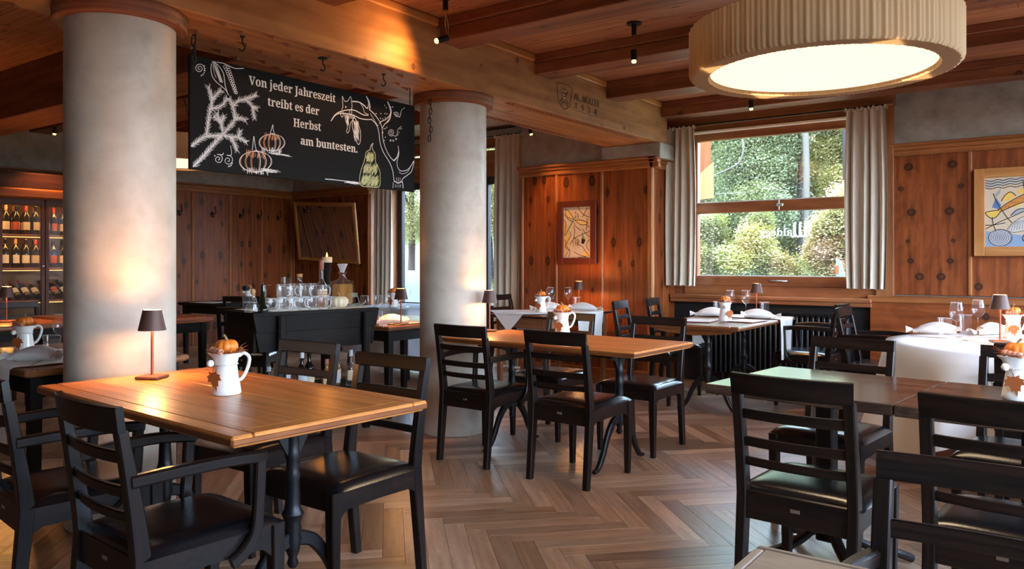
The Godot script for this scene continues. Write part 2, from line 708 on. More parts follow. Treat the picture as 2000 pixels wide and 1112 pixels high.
	var pr := mat("print", Color.WHITE, 0.4)
	pr.vertex_color_use_as_albedo = true
	mat("canvas_paper", C(212, 188, 158), 0.6)
	mat("frame_red", C(92, 34, 16), 0.5)


# ------------------------------------------------------------------ room shell
const CEIL := 2.87
const JOIST_Z := [-7.46, -6.33, -5.2, -4.07, -2.94, -1.81, -0.68, 0.45, 1.58]


# a board from corner to corner with one knotty bookmatched texture across its big face
func board(called: String, a: Vector3, b: Vector3, parent: Node, bev := 0.004, kind := "panel_"):
	var s := ST()
	var flip := Vector2(-1 if rng.randf() < 0.5 else 1, -1 if rng.randf() < 0.5 else 1)
	var n := 5 if kind == "panel_" else 3
	cbox(s, X((a + b) * 0.5), (b - a).abs(), bev, flip * Vector2(rng.randf_range(0.7, 0.95), 1.0), Vector2(0, 0), true)
	var size := (b - a).abs()
	var o := obj(called, s, M[kind + str(rng.randi() % n)], parent)
	return o


func make_shell():
	# slab and outer shell with thickness
	var f := struct(base("floor"))
	obj("subfloor", spanm(Vector3(-10.0, -0.2, -8.4), Vector3(1.65, -0.022, 2.6)), M.black_wood, f)


func make_ceiling():
	var c := struct(base("ceiling"))
	obj("roof_slab", spanm(Vector3(-10.0, CEIL + 0.03, -8.4), Vector3(1.65, CEIL + 0.25, 2.6)), M.joist, c)
	# ceiling boards of every bay between the joists, three wide boards to a bay
	for side in [[-9.75, -4.0], [-3.6, 1.4]]:
		for j in range(JOIST_Z.size() - 1):
			var z0: float = JOIST_Z[j]
			var z1: float = JOIST_Z[j + 1]
			var x0: float = side[0]
			var n := 3
			for k in n:
				var a := z0 + (z1 - z0) * k / n + 0.001
				var b := z0 + (z1 - z0) * (k + 1) / n - 0.001
				var cuts: Array = [x0, lerpf(x0, side[1], 0.34 + 0.06 * (k % 2)), lerpf(x0, side[1], 0.7 - 0.05 * (k % 2)), side[1]]
				for i in 3:
					board("ceiling_board", Vector3(cuts[i] + 0.001, CEIL, a), Vector3(cuts[i + 1] - 0.001, CEIL + 0.03 - 0.001 * (k % 2), b), c, 0.004, "ceil_")
	# main beam along the columns
	var mb := struct(base("main_beam"), "deep pale pine beam running over the two round columns, carved along its underside", "beam")
	obj("timber", spanm(Vector3(-4.11, 2.46, -7.5), Vector3(-3.5, 2.9, 2.4), 0.006, Vector2(0.35, 1.0)), M.beam, mb)
	# carved chips along the underside: small raised wedges in rows
	var s := ST()
	var z := -6.9
	while z < 1.0:
		var far := z < -4.6
		var step := 0.058 if far else 0.15
		for x in ([-3.56, -4.04] if far else [-3.56, -3.8, -4.04]):
			if absf(z + 4.44) < 0.36 or absf(z + 1.96) < 0.36:
				continue
			var p := Vector3(x + (0.0 if far else (0.03 if int(z / step) % 2 else -0.03)), 2.4605, z)
			var l := 0.032 if far else 0.05
			var w := 0.022 if far else 0.02
			var a := p + Vector3(-w, 0, -l)
			var b := p + Vector3(w, 0, -l * 0.2)
			var d := p + Vector3(-w * 0.2, 0, l)
			var e := p + Vector3(0, -0.018, -l * 0.35)
			for t in [[a, b, e], [b, d, e], [d, a, e]]:
				face(s, Transform3D(), t, Vector3(0, -1, 0), 2, Vector2(0.5, 2), Vector2.ZERO)
		z += step
	obj("carved_chip", s, M.joist, mb).set_meta("kind", "stuff")
	for row in [-3.53, -3.59, -4.01, -4.07]:
		obj("carved_groove", spanm(Vector3(row - 0.002, 2.4585, -6.95), Vector3(row + 0.002, 2.461, -4.8)), M.carving, mb)
	make_carving(mb)
	# joists of the right-hand bay and the left-hand bay
	for k in JOIST_Z.size() - 1:
		for side in 2:
			if k == 0 and side == 1:
				continue
			if side == 1 and k == 4:
				continue
			var x0: float = [-3.5, -9.7][side]
			var x1: float = [1.4, -4.11][side]
			var j := struct(base("ceiling_joist"), "stepped pine ceiling joist in the %s bay, %s from the window wall" % [["lamp", "wine cabinet"][side], nth(k)], "joist")
			var zz: float = JOIST_Z[k]
			obj("lower_timber", spanm(Vector3(x0, 2.72, zz - 0.11), Vector3(x1, 2.81, zz + 0.11), 0.004, Vector2(0.35, 1.0)), M.joist, j)
			obj("upper_timber", spanm(Vector3(x0, 2.81, zz - 0.14), Vector3(x1, CEIL, zz + 0.14), 0.004, Vector2(0.35, 1.0)), M.joist, j)
	var cb := struct(base("cross_beam"), "deep dark cross beam between the left column and the wine cabinet wall", "beam")
	obj("timber", spanm(Vector3(-9.7, 2.46, -3.21), Vector3(-4.11, CEIL, -2.83), 0.006, Vector2(0.35, 1.0)), M.joist, cb)
	# pale strip under the ceiling along the main beam, one length to a bay
	for k in JOIST_Z.size() - 1:
		var t := struct(base("trim_%d" % (k + 1)), "pale strip along the top of the main beam in ceiling bay %s from the window" % nth(k), "trim")
		obj("strip", spanm(Vector3(-3.5, 2.815, JOIST_Z[k] + 0.145), Vector3(-3.47, CEIL, JOIST_Z[k + 1] - 0.145), 0.008), M.pale_frame, t)


# coat of arms, name and year cut into the right face of the main beam
func make_carving(parent: Node):
	var o := base("carving", Vector3(-3.4985, 0, 0), 90, parent)
	var s := ST()
	var dk := Color(0.1, 0.05, 0.03)
	var lt := Color(0.75, 0.55, 0.38)
	# local x runs along the beam away from the camera (z = -x), y is height
	var sh := [Vector2(5.405, 2.712), Vector2(5.412, 2.62), Vector2(5.442, 2.555), Vector2(5.510, 2.515), Vector2(5.593, 2.55), Vector2(5.618, 2.62), Vector2(5.637, 2.705)]
	stroke(s, curve(sh), 0.007, dk)
	stroke(s, curve([Vector2(5.637, 2.705), Vector2(5.585, 2.722), Vector2(5.495, 2.726), Vector2(5.405, 2.712)]), 0.007, dk)
	stroke(s, [Vector2(5.513, 2.695), Vector2(5.513, 2.635)], 0.01, dk)
	stroke(s, [Vector2(5.483, 2.675), Vector2(5.546, 2.675)], 0.008, dk)
	stroke(s, [Vector2(5.483, 2.668), Vector2(5.546, 2.668)], 0.005, lt)
	stroke(s, curve([Vector2(5.477, 2.648), Vector2(5.492, 2.615), Vector2(5.480, 2.59), Vector2(5.453, 2.572)]), 0.012, dk)
	stroke(s, curve([Vector2(5.570, 2.665), Vector2(5.537, 2.635), Vector2(5.537, 2.605), Vector2(5.555, 2.58), Vector2(5.579, 2.565)]), 0.011, dk)
	stroke(s, [Vector2(5.487, 2.632), Vector2(5.540, 2.632)], 0.006, lt)
	stroke(s, [Vector2(5.487, 2.608), Vector2(5.540, 2.608)], 0.006, lt)
	stroke(s, curve([Vector2(5.468, 2.545), Vector2(5.492, 2.57), Vector2(5.513, 2.575), Vector2(5.540, 2.565), Vector2(5.561, 2.545)]), 0.01, dk)
	stroke(s, [Vector2(5.458, 2.668), Vector2(5.465, 2.66)], 0.007, dk)
	obj("coat_of_arms", s, M.chalk, o)
	var f := ST()
	stroke(f, [Vector2(5.68, 2.535), Vector2(6.05, 2.535)], 0.005, dk)
	stroke(f, [Vector2(5.68, 2.54), Vector2(6.05, 2.54)], 0.004, lt)
	stroke(f, [Vector2(6.05, 2.52), Vector2(6.05, 2.61)], 0.004, dk)
	obj("underline", f, M.chalk, o)
	text("lettering", "AL. MÜLLER", 0.08, 0.002, M.carving, o, Vector3(5.672, 2.6, 0), false, false)
	for k in 4:
		text("numeral", "1934"[k], 0.075, 0.002, M.carving, o, Vector3(5.68 + 0.108 * k, 2.525, 0), false, false)


func make_floor():
	var f := get_node("floor")
	var w := 0.095
	var l := 0.665
	var items := []
	var r := RandomNumberGenerator.new()
	r.seed = 11
	var z0 := -2.89
	for i in range(-140, 140):
		for j in range(-16, 16):
			for v in 2:
				var a0 := i * w + j * l + (l if v else 0.0)
				var b0 := i * w - j * l + (w - l if v else 0.0)
				var ca := a0 + (w if v else l) * 0.5
				var cb := b0 + (l if v else w) * 0.5
				var x := (ca + cb) * 0.70711 - 2.4
				var z := -(ca - cb) * 0.70711 + z0
				if x < -9.9 or x > 1.5 or z < -8.2 or z > 2.4:
					continue
				var d := -0.5906 * x - 0.807 * z
				var side := (0.807 * x - 0.5906 * z) / maxf(d, 0.1)
				var seen := d > 2.0 and absf(side) < 0.66
				items.append([d if seen else 99.0 + absf(d), x, z, v])
	items.sort_custom(func(p, q): return p[0] < q[0])
	var kinds := []
	for m in 3:
		for t in 3:
			var s := ST()
			var tint: float = [0.72, 0.95, 1.2][t]
			s.set_color(Color(tint, tint * 0.98, tint * 0.95))
			cbox(s, Transform3D(), Vector3(l - 0.0012, 0.02, w - 0.0012), 0.0005, Vector2(1.2, 6.0))
			kinds.append([fin(s), M["floor_%d" % m]])
	var rest := [ST(), ST(), ST()]
	for k in items.size():
		var it: Array = items[k]
		var xf := Transform3D(Basis(Vector3.UP, PI / 4 if it[3] == 0 else -PI / 4), Vector3(it[1], -0.01 + r.randf_range(-0.0005, 0.0003), it[2]))
		var pick := r.randi() % 9
		if k < 300:
			var o := obj("plank", kinds[pick][0], kinds[pick][1], f)
			o.transform = xf
		else:
			var tint: float = [0.72, 0.95, 1.2][pick % 3]
			rest[pick / 3].set_color(Color(tint, tint * 0.98, tint * 0.95))
			cbox(rest[pick / 3], xf, Vector3(l - 0.0012, 0.02, w - 0.0012), 0.0, Vector2(1.2, 6.0))
	for m in 3:
		obj("parquet", rest[m], M["floor_%d" % m], f).set_meta("kind", "stuff")


# panelling along a wall: boards, battens, cornice. axis 0: wall runs along x facing +z; axis 2: runs along z facing +x
func panelling(parent: Node, cuts: Array, face_at: float, y0: float, y1: float, axis: int, th := 0.03):
	for k in cuts.size() - 1:
		var a: Vector3
		var b: Vector3
		if axis == 0:
			a = Vector3(cuts[k] + 0.001, y0, face_at - th)
			b = Vector3(cuts[k + 1] - 0.001, y1, face_at - 0.012)
		else:
			a = Vector3(face_at - th, y0, cuts[k] + 0.001)
			b = Vector3(face_at - 0.012, y1, cuts[k + 1] - 0.001)
		board("panel_board", a, b, parent)
	for k in cuts.size():
		var c: float = cuts[k]
		var s := ST()
		if axis == 0:
			span(s, Vector3(c - 0.018, y0, face_at - 0.02), Vector3(c + 0.018, y1, face_at + 0.004), 0.01)
		else:
			span(s, Vector3(face_at - 0.02, y0, c - 0.018), Vector3(face_at + 0.004, y1, c + 0.018), 0.01)
		obj("batten", s, M.trim, parent)


func cornice(parent: Node, a: float, b: float, face_at: float, y: float, axis: int):
	for k in 3:
		var d: float = [0.012, 0.03, 0.055][k]
		var ya: float = y + [-0.05, 0.0, 0.035][k]
		var yb: float = y + [0.0, 0.035, 0.06][k]
		if axis == 0:
			obj("cornice", spanm(Vector3(a, ya, face_at - 0.05), Vector3(b, yb, face_at + d), 0.006), M.trim, parent)
		else:
			obj("cornice", spanm(Vector3(face_at - 0.05, ya, a), Vector3(face_at + d, yb, b), 0.006), M.trim, parent)


func make_window_wall():
	var w := struct(base("wall_back"))
	# masonry with openings (outer face -8.35)
	var zo := -8.35
	var s := ST()
	for b in [
		[Vector3(-10.0, 0, zo), Vector3(-8.2, CEIL, -7.67)], [Vector3(-5.22, 0, zo), Vector3(-3.62, CEIL, -7.36)], [Vector3(-8.2, 2.78, zo), Vector3(-5.22, CEIL, -7.67)],
		[Vector3(-1.42, 0, zo), Vector3(1.65, CEIL, -7.85)], [Vector3(-3.62, 2.76, zo), Vector3(-1.42, CEIL, -7.83)], [Vector3(-3.62, 0, zo), Vector3(-1.42, 0.87, -7.9)],
	]:
		span(s, b[0], b[1])
	obj("masonry", s, M.plaster, w)
	# right of the big window
	obj("plaster", spanm(Vector3(-1.42, 2.2, -7.86), Vector3(1.4, CEIL, -7.8)), M.plaster, w)
	panelling(w, [-1.43, -0.815, -0.2, 0.42, 1.04, 1.39], -7.8, 0.95, 2.24, 0)
	cornice(w, -1.45, 1.4, -7.8, 2.25, 0)
	for k in 2:
		board("bench_panel", Vector3(-1.6 + k * 1.5 + 0.002, 0.0, -7.8), Vector3(-1.6 + (k + 1) * 1.5 - 0.002, 0.88, -7.72), w)
	obj("bench_rail", spanm(Vector3(-1.62, 0.88, -7.82), Vector3(1.4, 0.94, -7.7), 0.008), M.trim, w)
	# projecting panelled pier under the beam end
	panelling(w, [-5.2, -4.74, -4.163, -3.59], -7.3, 0.1, 2.24, 0)
	cornice(w, -5.24, -3.5, -7.3, 2.26, 0)
	for k in 3:
		var d: float = [0.012, 0.03, 0.055][k]
		obj("cornice", spanm(Vector3(-3.6, 2.26 + [-0.05, 0.0, 0.035][k], -7.82), Vector3(-3.57 + d, 2.26 + [0.0, 0.035, 0.06][k], -7.3 + d), 0.006), M.trim, w)
	board("panel_board", Vector3(-3.62, 0.0, -7.84), Vector3(-3.575, 2.24, -7.345), w)
	var cp := ST()
	tube(cp, [Vector3(-3.605, 0.0, -7.335), Vector3(-3.605, 2.22, -7.335)], 0.036, 14, Vector3(1, 0, 0))
	obj("corner_post", cp, M.pale_frame, w)
	obj("skirting", spanm(Vector3(-5.22, 0, -7.35), Vector3(-3.57, 0.12, -7.285), 0.005), M.trim, w)
	obj("plaster", spanm(Vector3(-5.22, 2.25, -7.45), Vector3(-3.56, CEIL, -7.33)), M.plaster, w)
	obj("plaster", spanm(Vector3(-4.15, 2.3, -7.8), Vector3(-3.47, 2.458, -7.27), 0.006), M.plaster, w)
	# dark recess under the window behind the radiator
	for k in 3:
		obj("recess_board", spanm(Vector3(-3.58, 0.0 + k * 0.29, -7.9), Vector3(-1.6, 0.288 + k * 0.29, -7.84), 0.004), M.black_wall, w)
	# far left: panelled stretch with the mirror
	panelling(w, [-9.68, -9.1, -8.58, -8.07], -7.63, 0.1, 2.22, 0)
	cornice(w, -9.7, -8.04, -7.63, 2.24, 0)
	obj("plaster", spanm(Vector3(-9.8, 2.2, -7.7), Vector3(-8.05, CEIL, -7.64)), M.plaster, w)
	obj("skirting", spanm(Vector3(-9.7, 0, -7.66), Vector3(-8.05, 0.12, -7.61), 0.005), M.trim, w)
	# left reveal of the garden door opening, pale knotty boards
	var rv := obj("reveal_board", spanm(Vector3(-8.1, 0.0, -8.3), Vector3(-8.045, 2.74, -7.66), 0.004, Vector2(1, 1), true), M.ceil_1, w)
	rv.set_meta("label", "pale knotty board lining the door opening")
	obj("reveal_board", spanm(Vector3(-5.26, 0.0, -8.3), Vector3(-5.21, 2.74, -7.4), 0.004, Vector2(1, 1), true), M.panel_1, w)
	# header boards over both openings
	obj("header_board", spanm(Vector3(-8.08, 2.66, -7.76), Vector3(-5.2, CEIL, -7.68), 0.004), M.window_wood, w)
	obj("header_board", spanm(Vector3(-8.08, 2.36, -8.28), Vector3(-5.22, 2.72, -8.2), 0.004), M.window_wood, w)
	obj("header_board", spanm(Vector3(-3.6, 2.66, -7.9), Vector3(-1.4, 2.8, -7.68), 0.006), M.window_wood, w)
	obj("jamb_board", spanm(Vector3(-1.56, 0.9, -7.92), Vector3(-1.41, 2.72, -7.765), 0.004), M.window_wood, w)
	obj("jamb_board", spanm(Vector3(-3.6, 0.9, -7.92), Vector3(-3.4, 2.72, -7.86), 0.004), M.window_wood, w)
	# ---- big window
	var win := struct(base("window_1"), "wide two-part timber window with a lettered lower pane", "window")
	var fr: Material = M.window_wood
	var zg := -7.87
	obj("top_rail", spanm(Vector3(-3.42, 2.51, zg - 0.04), Vector3(-1.48, 2.585, zg + 0.04), 0.006), fr, win)
	obj("head_board", spanm(Vector3(-3.45, 2.60, zg - 0.06), Vector3(-1.45, 2.70, zg + 0.06), 0.006), fr, win)
	obj("curtain_track", spanm(Vector3(-3.5, 2.585, zg + 0.02), Vector3(-1.45, 2.61, zg + 0.09), 0.004), M.shade_inner, win)
	var mid := obj("mid_rail", spanm(Vector3(-3.42, 1.752, zg - 0.04), Vector3(-1.48, 1.86, zg + 0.045), 0.008), fr, win)
	obj("bottom_rail", spanm(Vector3(-3.42, 1.0, zg - 0.04), Vector3(-1.48, 1.1, zg + 0.04), 0.006), fr, win)
	obj("apron_board", spanm(Vector3(-3.45, 0.9, zg - 0.05), Vector3(-1.45, 1.0, zg + 0.055), 0.004), fr, win)
	for x in [-3.365, -1.51]:
		obj("stile", spanm(Vector3(x - 0.055, 1.0, zg - 0.038), Vector3(x + 0.055, 2.585, zg + 0.038), 0.006), fr, win)
	for y in [[1.1, 1.752], [1.86, 2.51]]:
		obj("pane", spanm(Vector3(-3.32, y[0], zg - 0.004), Vector3(-1.56, y[1], zg + 0.004)), M.pane, win)
		obj("glazing_bead", spanm(Vector3(-3.315, y[0], zg + 0.006), Vector3(-1.56, y[0] + 0.008, zg + 0.04)), M.linen, win)
	var h := base("mid_handle", Vector3(-2.46, 1.81, zg + 0.05), 0, win)
	obj("handle_plate", spanm(Vector3(-0.012, -0.05, 0), Vector3(0.012, 0.05, 0.012), 0.003), M.steel, h)
	obj("lever", spanm(Vector3(-0.01, -0.012, 0.01), Vector3(0.055, 0.012, 0.04), 0.006), M.steel, h)
	var h2 := base("bottom_handle", Vector3(-2.45, 1.055, zg + 0.045), 0, win)
	var hs := ST()
	tube(hs, [Vector3(-0.08, 0, 0.0), Vector3(-0.08, 0, 0.03), Vector3(0.08, 0, 0.03), Vector3(0.08, 0, 0.0)], 0.009, 8)
	obj("grip", hs, M.steel, h2)
	# lettering on the outside of the lower pane, mirrored as seen from inside
	var lt := base("window_lettering", Vector3(-2.255, 1.53, zg - 0.008), 0, win)
	lt.scale = Vector3(-1, 1, 1)
	text("lettering", "aldegg", 0.1, 0.002, M.letter_white, lt, Vector3(0.085, -0.05, 0))
	var ws := ST()
	var wc := Color(0.8, 0.82, 0.8)
	for k in 3:
		var x := -0.05 + k * 0.052
		stroke(ws, [Vector2(x, 0.105), Vector2(x + 0.012, 0.09), Vector2(x + 0.012, -0.02), Vector2(x, -0.035)], 0.024, wc)
		stroke(ws, [Vector2(x + 0.012, -0.02), Vector2(x + 0.03, -0.042), Vector2(x + 0.05, -0.02)], 0.014, wc)
	stroke(ws, curve([Vector2(-0.05, 0.1), Vector2(-0.085, 0.09), Vector2(-0.09, 0.04), Vector2(-0.07, 0.01), Vector2(-0.085, -0.03)]), 0.02, wc)
	obj("initial_letter", ws, M.letter_white, lt)
	var sill := struct(base("trim_20"), "long varnished wooden window sill above the radiator", "window sill")
	obj("sill_board", spanm(Vector3(-3.56, 0.868, -7.88), Vector3(-1.58, 0.908, -7.68), 0.008), M.window_wood, sill)
	obj("sill_nosing", spanm(Vector3(-3.56, 0.83, -7.72), Vector3(-1.58, 0.868, -7.69), 0.006), M.window_wood, sill)
	# ---- garden door: dark metal frames with panes
	var door := struct(base("door_1"), "dark grey glazed garden door behind the right-hand column", "door")
	var dz := -8.22
	for x in [-8.0, -7.1, -6.43, -5.86, -5.3]:
		obj("stile", spanm(Vector3(x - 0.045, 0.05, dz - 0.035), Vector3(x + 0.045, 2.36, dz + 0.035), 0.004), M.dark_frame, door)
	for y in [0.08, 0.62, 2.32]:
		obj("rail", spanm(Vector3(-8.05, y - 0.05, dz - 0.03), Vector3(-5.26, y + 0.05, dz + 0.03), 0.004), M.dark_frame, door)
	obj("kick_panel", spanm(Vector3(-8.0, 0.1, dz - 0.015), Vector3(-5.3, 0.6, dz + 0.015)), M.dark_frame, door)
	for p in [[-7.96, -7.14], [-7.06, -6.47], [-6.39, -5.9], [-5.82, -5.34]]:
		obj("pane", spanm(Vector3(p[0], 0.66, dz - 0.004), Vector3(p[1], 2.28, dz + 0.004)), M.pane, door)
	var dh := ST()
	tube(dh, [Vector3(-6.43, 1.4, dz + 0.03), Vector3(-6.43, 1.4, dz + 0.07), Vector3(-6.43, 1.27, dz + 0.07)], 0.009, 8, Vector3(1, 0, 0))
	obj("handle", dh, M.steel, door)


func make_left_wall():
	var w := struct(base("wall_left"))
	obj("masonry", spanm(Vector3(-10.0, 0, -8.3), Vector3(-9.75, CEIL, 2.5)), M.plaster, w)
	obj("plaster", spanm(Vector3(-9.76, 2.2, -7.7), Vector3(-9.7, CEIL, 2.4)), M.plaster, w)
	panelling(w, [-7.62, -7.09, -6.56, -5.99, -5.45, -4.9], -9.7, 0.1, 2.22, 2)
	panelling(w, [-1.6, -1.05, -0.5, 0.1, 0.7, 1.3, 1.9, 2.3], -9.7, 0.1, 2.22, 2)
	cornice(w, -7.65, 2.4, -9.7, 2.24, 2)
	obj("skirting", spanm(Vector3(-9.72, 0, -7.62), Vector3(-9.67, 0.12, -4.9), 0.005), M.trim, w)
	# round stucco plaque with a beast above the wine cabinet, as a small framed relief
	var b := thing("wall_plaque", "small square plaster plaque on the wall above the wine cabinet", "plaque", Vector3(-9.69, 2.5, -3.42), 90)
	obj("plate", spanm(Vector3(-0.16, -0.07, 0), Vector3(0.16, 0.07, 0.012), 0.003), M.plaster, b)
	var s := ST()
	for k in 9:
		stroke(s, [Vector2(0.05 + 0.02 * cos(k * 1.9), 0.02 * sin(k * 2.3)), Vector2(0.05 + 0.045 * cos(k * 0.7), 0.05 * sin(k * 0.7))], 0.008, Color(0.25, 0.22, 0.2), 0.004, 0.013)
	obj("relief", s, M.chalk, b)


func make_hidden_walls():
	# the sides the photograph does not show: a row of tall windows to the right, a plain wall behind the camera
	var r := struct(base("wall_right"))
	var s := ST()
	span(s, Vector3(1.4, 0, -8.3), Vector3(1.65, 0.75, 2.6))
	span(s, Vector3(1.4, 2.6, -8.3), Vector3(1.65, CEIL, 2.6))
	for z in [[-8.3, -7.4], [-5.1, -4.8], [-2.5, -2.2], [0.1, 2.6]]:
		span(s, Vector3(1.4, 0.75, z[0]), Vector3(1.65, 2.6, z[1]))
	obj("masonry", s, M.plaster, r)
	var f := struct(base("wall_front"))
	s = ST()
	span(s, Vector3(-10.0, 0, 2.4), Vector3(1.65, 0.75, 2.6))
	span(s, Vector3(-10.0, 2.6, 2.4), Vector3(1.65, CEIL, 2.6))
	span(s, Vector3(-10.0, 0.75, 2.4), Vector3(1.65, 2.6, 2.6))
	obj("masonry", s, M.plaster, f)
	var n := 2
	for z in [[-7.4, -5.1], [-4.8, -2.5], [-2.2, 0.1]]:
		var wn := struct(base("window_%d" % n))
		obj("frame", window_frame(Vector3(z[1] - z[0], 1.85, 0.06)), M.window_wood, wn)
		wn.position = Vector3(1.52, 1.675, (z[0] + z[1]) * 0.5)
		wn.rotation.y = PI / 2
		n += 1


func window_frame(size: Vector3) -> ArrayMesh:
	var s := ST()
	var h := size * 0.5
	for y in [-h.y + 0.04, h.y - 0.04, 0.0]:
		cbox(s, X(Vector3(0, y, 0)), Vector3(size.x, 0.08, size.z), 0.004)
	for x in [-h.x + 0.04, h.x - 0.04]:
		cbox(s, X(Vector3(x, 0, 0)), Vector3(0.08, size.y, size.z), 0.004)
	return fin(s)


# ------------------------------------------------------------------ outside
func leaf_spray(sd: int, n: int, size: float) -> ArrayMesh:
	var s := ST()
	var r := RandomNumberGenerator.new()
	r.seed = sd
	for k in n:
		var c := Vector3(r.randf_range(-1, 1), r.randf_range(-0.7, 0.7), r.randf_range(-1, 1)) * size * 3.2
		var b := Basis.from_euler(Vector3(r.randf_range(-0.9, 0.5), r.randf_range(0, TAU), r.randf_range(-0.6, 0.6)))
		var l := size * r.randf_range(0.7, 1.2)
		var w := l * 0.36
		var p := [Vector3(0, 0, 0), Vector3(w, 0.06 * l, l * 0.45), Vector3(0, -0.1 * l, l), Vector3(-w, 0.06 * l, l * 0.45)]
		for t in [[0, 1, 2], [0, 2, 3]]:
			tri(s, c + b * p[t[0]], c + b * p[t[1]], c + b * p[t[2]])
	return fin(s)


func tree(called: String, label: String, category: String, at: Vector3, crown: Array, count: int, cols: Array, leaf: Mesh, trunk_r: float, trunk_h: float, sd: int, group := "", trunk := "bark"):
	var t := thing(called, label, category, at, 0, group)
	var r := RandomNumberGenerator.new()
	r.seed = sd
	if trunk_r > 0:
		var s := ST()
		var pts := []
		var rad := []
		for k in 7:
			pts.append(Vector3(r.randf_range(-0.1, 0.1) * k * 0.4, trunk_h * k / 6.0, r.randf_range(-0.1, 0.1) * k * 0.4))
			rad.append(trunk_r * (1.0 - 0.09 * k))
		tube(s, pts, rad, 9)
		for k in 5:
			var p: Vector3 = pts[2 + k % 4]
			var q := p + Vector3(r.randf_range(-1.6, 1.6), r.randf_range(0.6, 1.6), r.randf_range(-1.2, 1.2))
			tube(s, [p, p.lerp(q, 0.5) + Vector3(0, 0.15, 0), q], [trunk_r * 0.4, trunk_r * 0.25, trunk_r * 0.1], 6)
		obj("trunk", s, M[trunk], t)
	var mm := MultiMesh.new()
	mm.transform_format = MultiMesh.TRANSFORM_3D
	mm.use_colors = true
	mm.mesh = leaf
	mm.instance_count = count
	var clumps := []
	for c in crown:
		for j in 9:
			var dir := Vector3(r.randfn(), r.randfn() * 0.8, r.randfn() + 0.3).normalized()
			clumps.append([c[0] + dir * c[1] * r.randf_range(0.45, 0.95), c[1] * r.randf_range(0.28, 0.5), r.randi() % cols.size(), r.randf_range(0.7, 1.15)])
	for k in count:
		var c: Array = clumps[r.randi() % clumps.size()]
		var dir := Vector3(r.randfn(), r.randfn(), r.randfn()).normalized()
		var p: Vector3 = c[0] + dir * c[1] * pow(r.randf(), 0.3)
		var sc := r.randf_range(0.7, 1.3)
		mm.set_instance_transform(k, Transform3D(Basis.from_euler(Vector3(r.randf_range(-0.4, 0.4), r.randf_range(0, TAU), r.randf_range(-0.4, 0.4))).scaled(Vector3.ONE * sc), p))
		var col: Color = cols[c[2] if r.randf() < 0.75 else r.randi() % cols.size()]
		mm.set_instance_color(k, col * Color(1.16, 1.03, 0.8) * r.randf_range(0.6, 0.86) * c[3])
	var mi := MultiMeshInstance3D.new()
	mi.name = "foliage"
	mi.multimesh = mm
	mi.material_override = M.foliage
	mi.set_meta("kind", "stuff")
	t.add_child(mi, true)
	return t


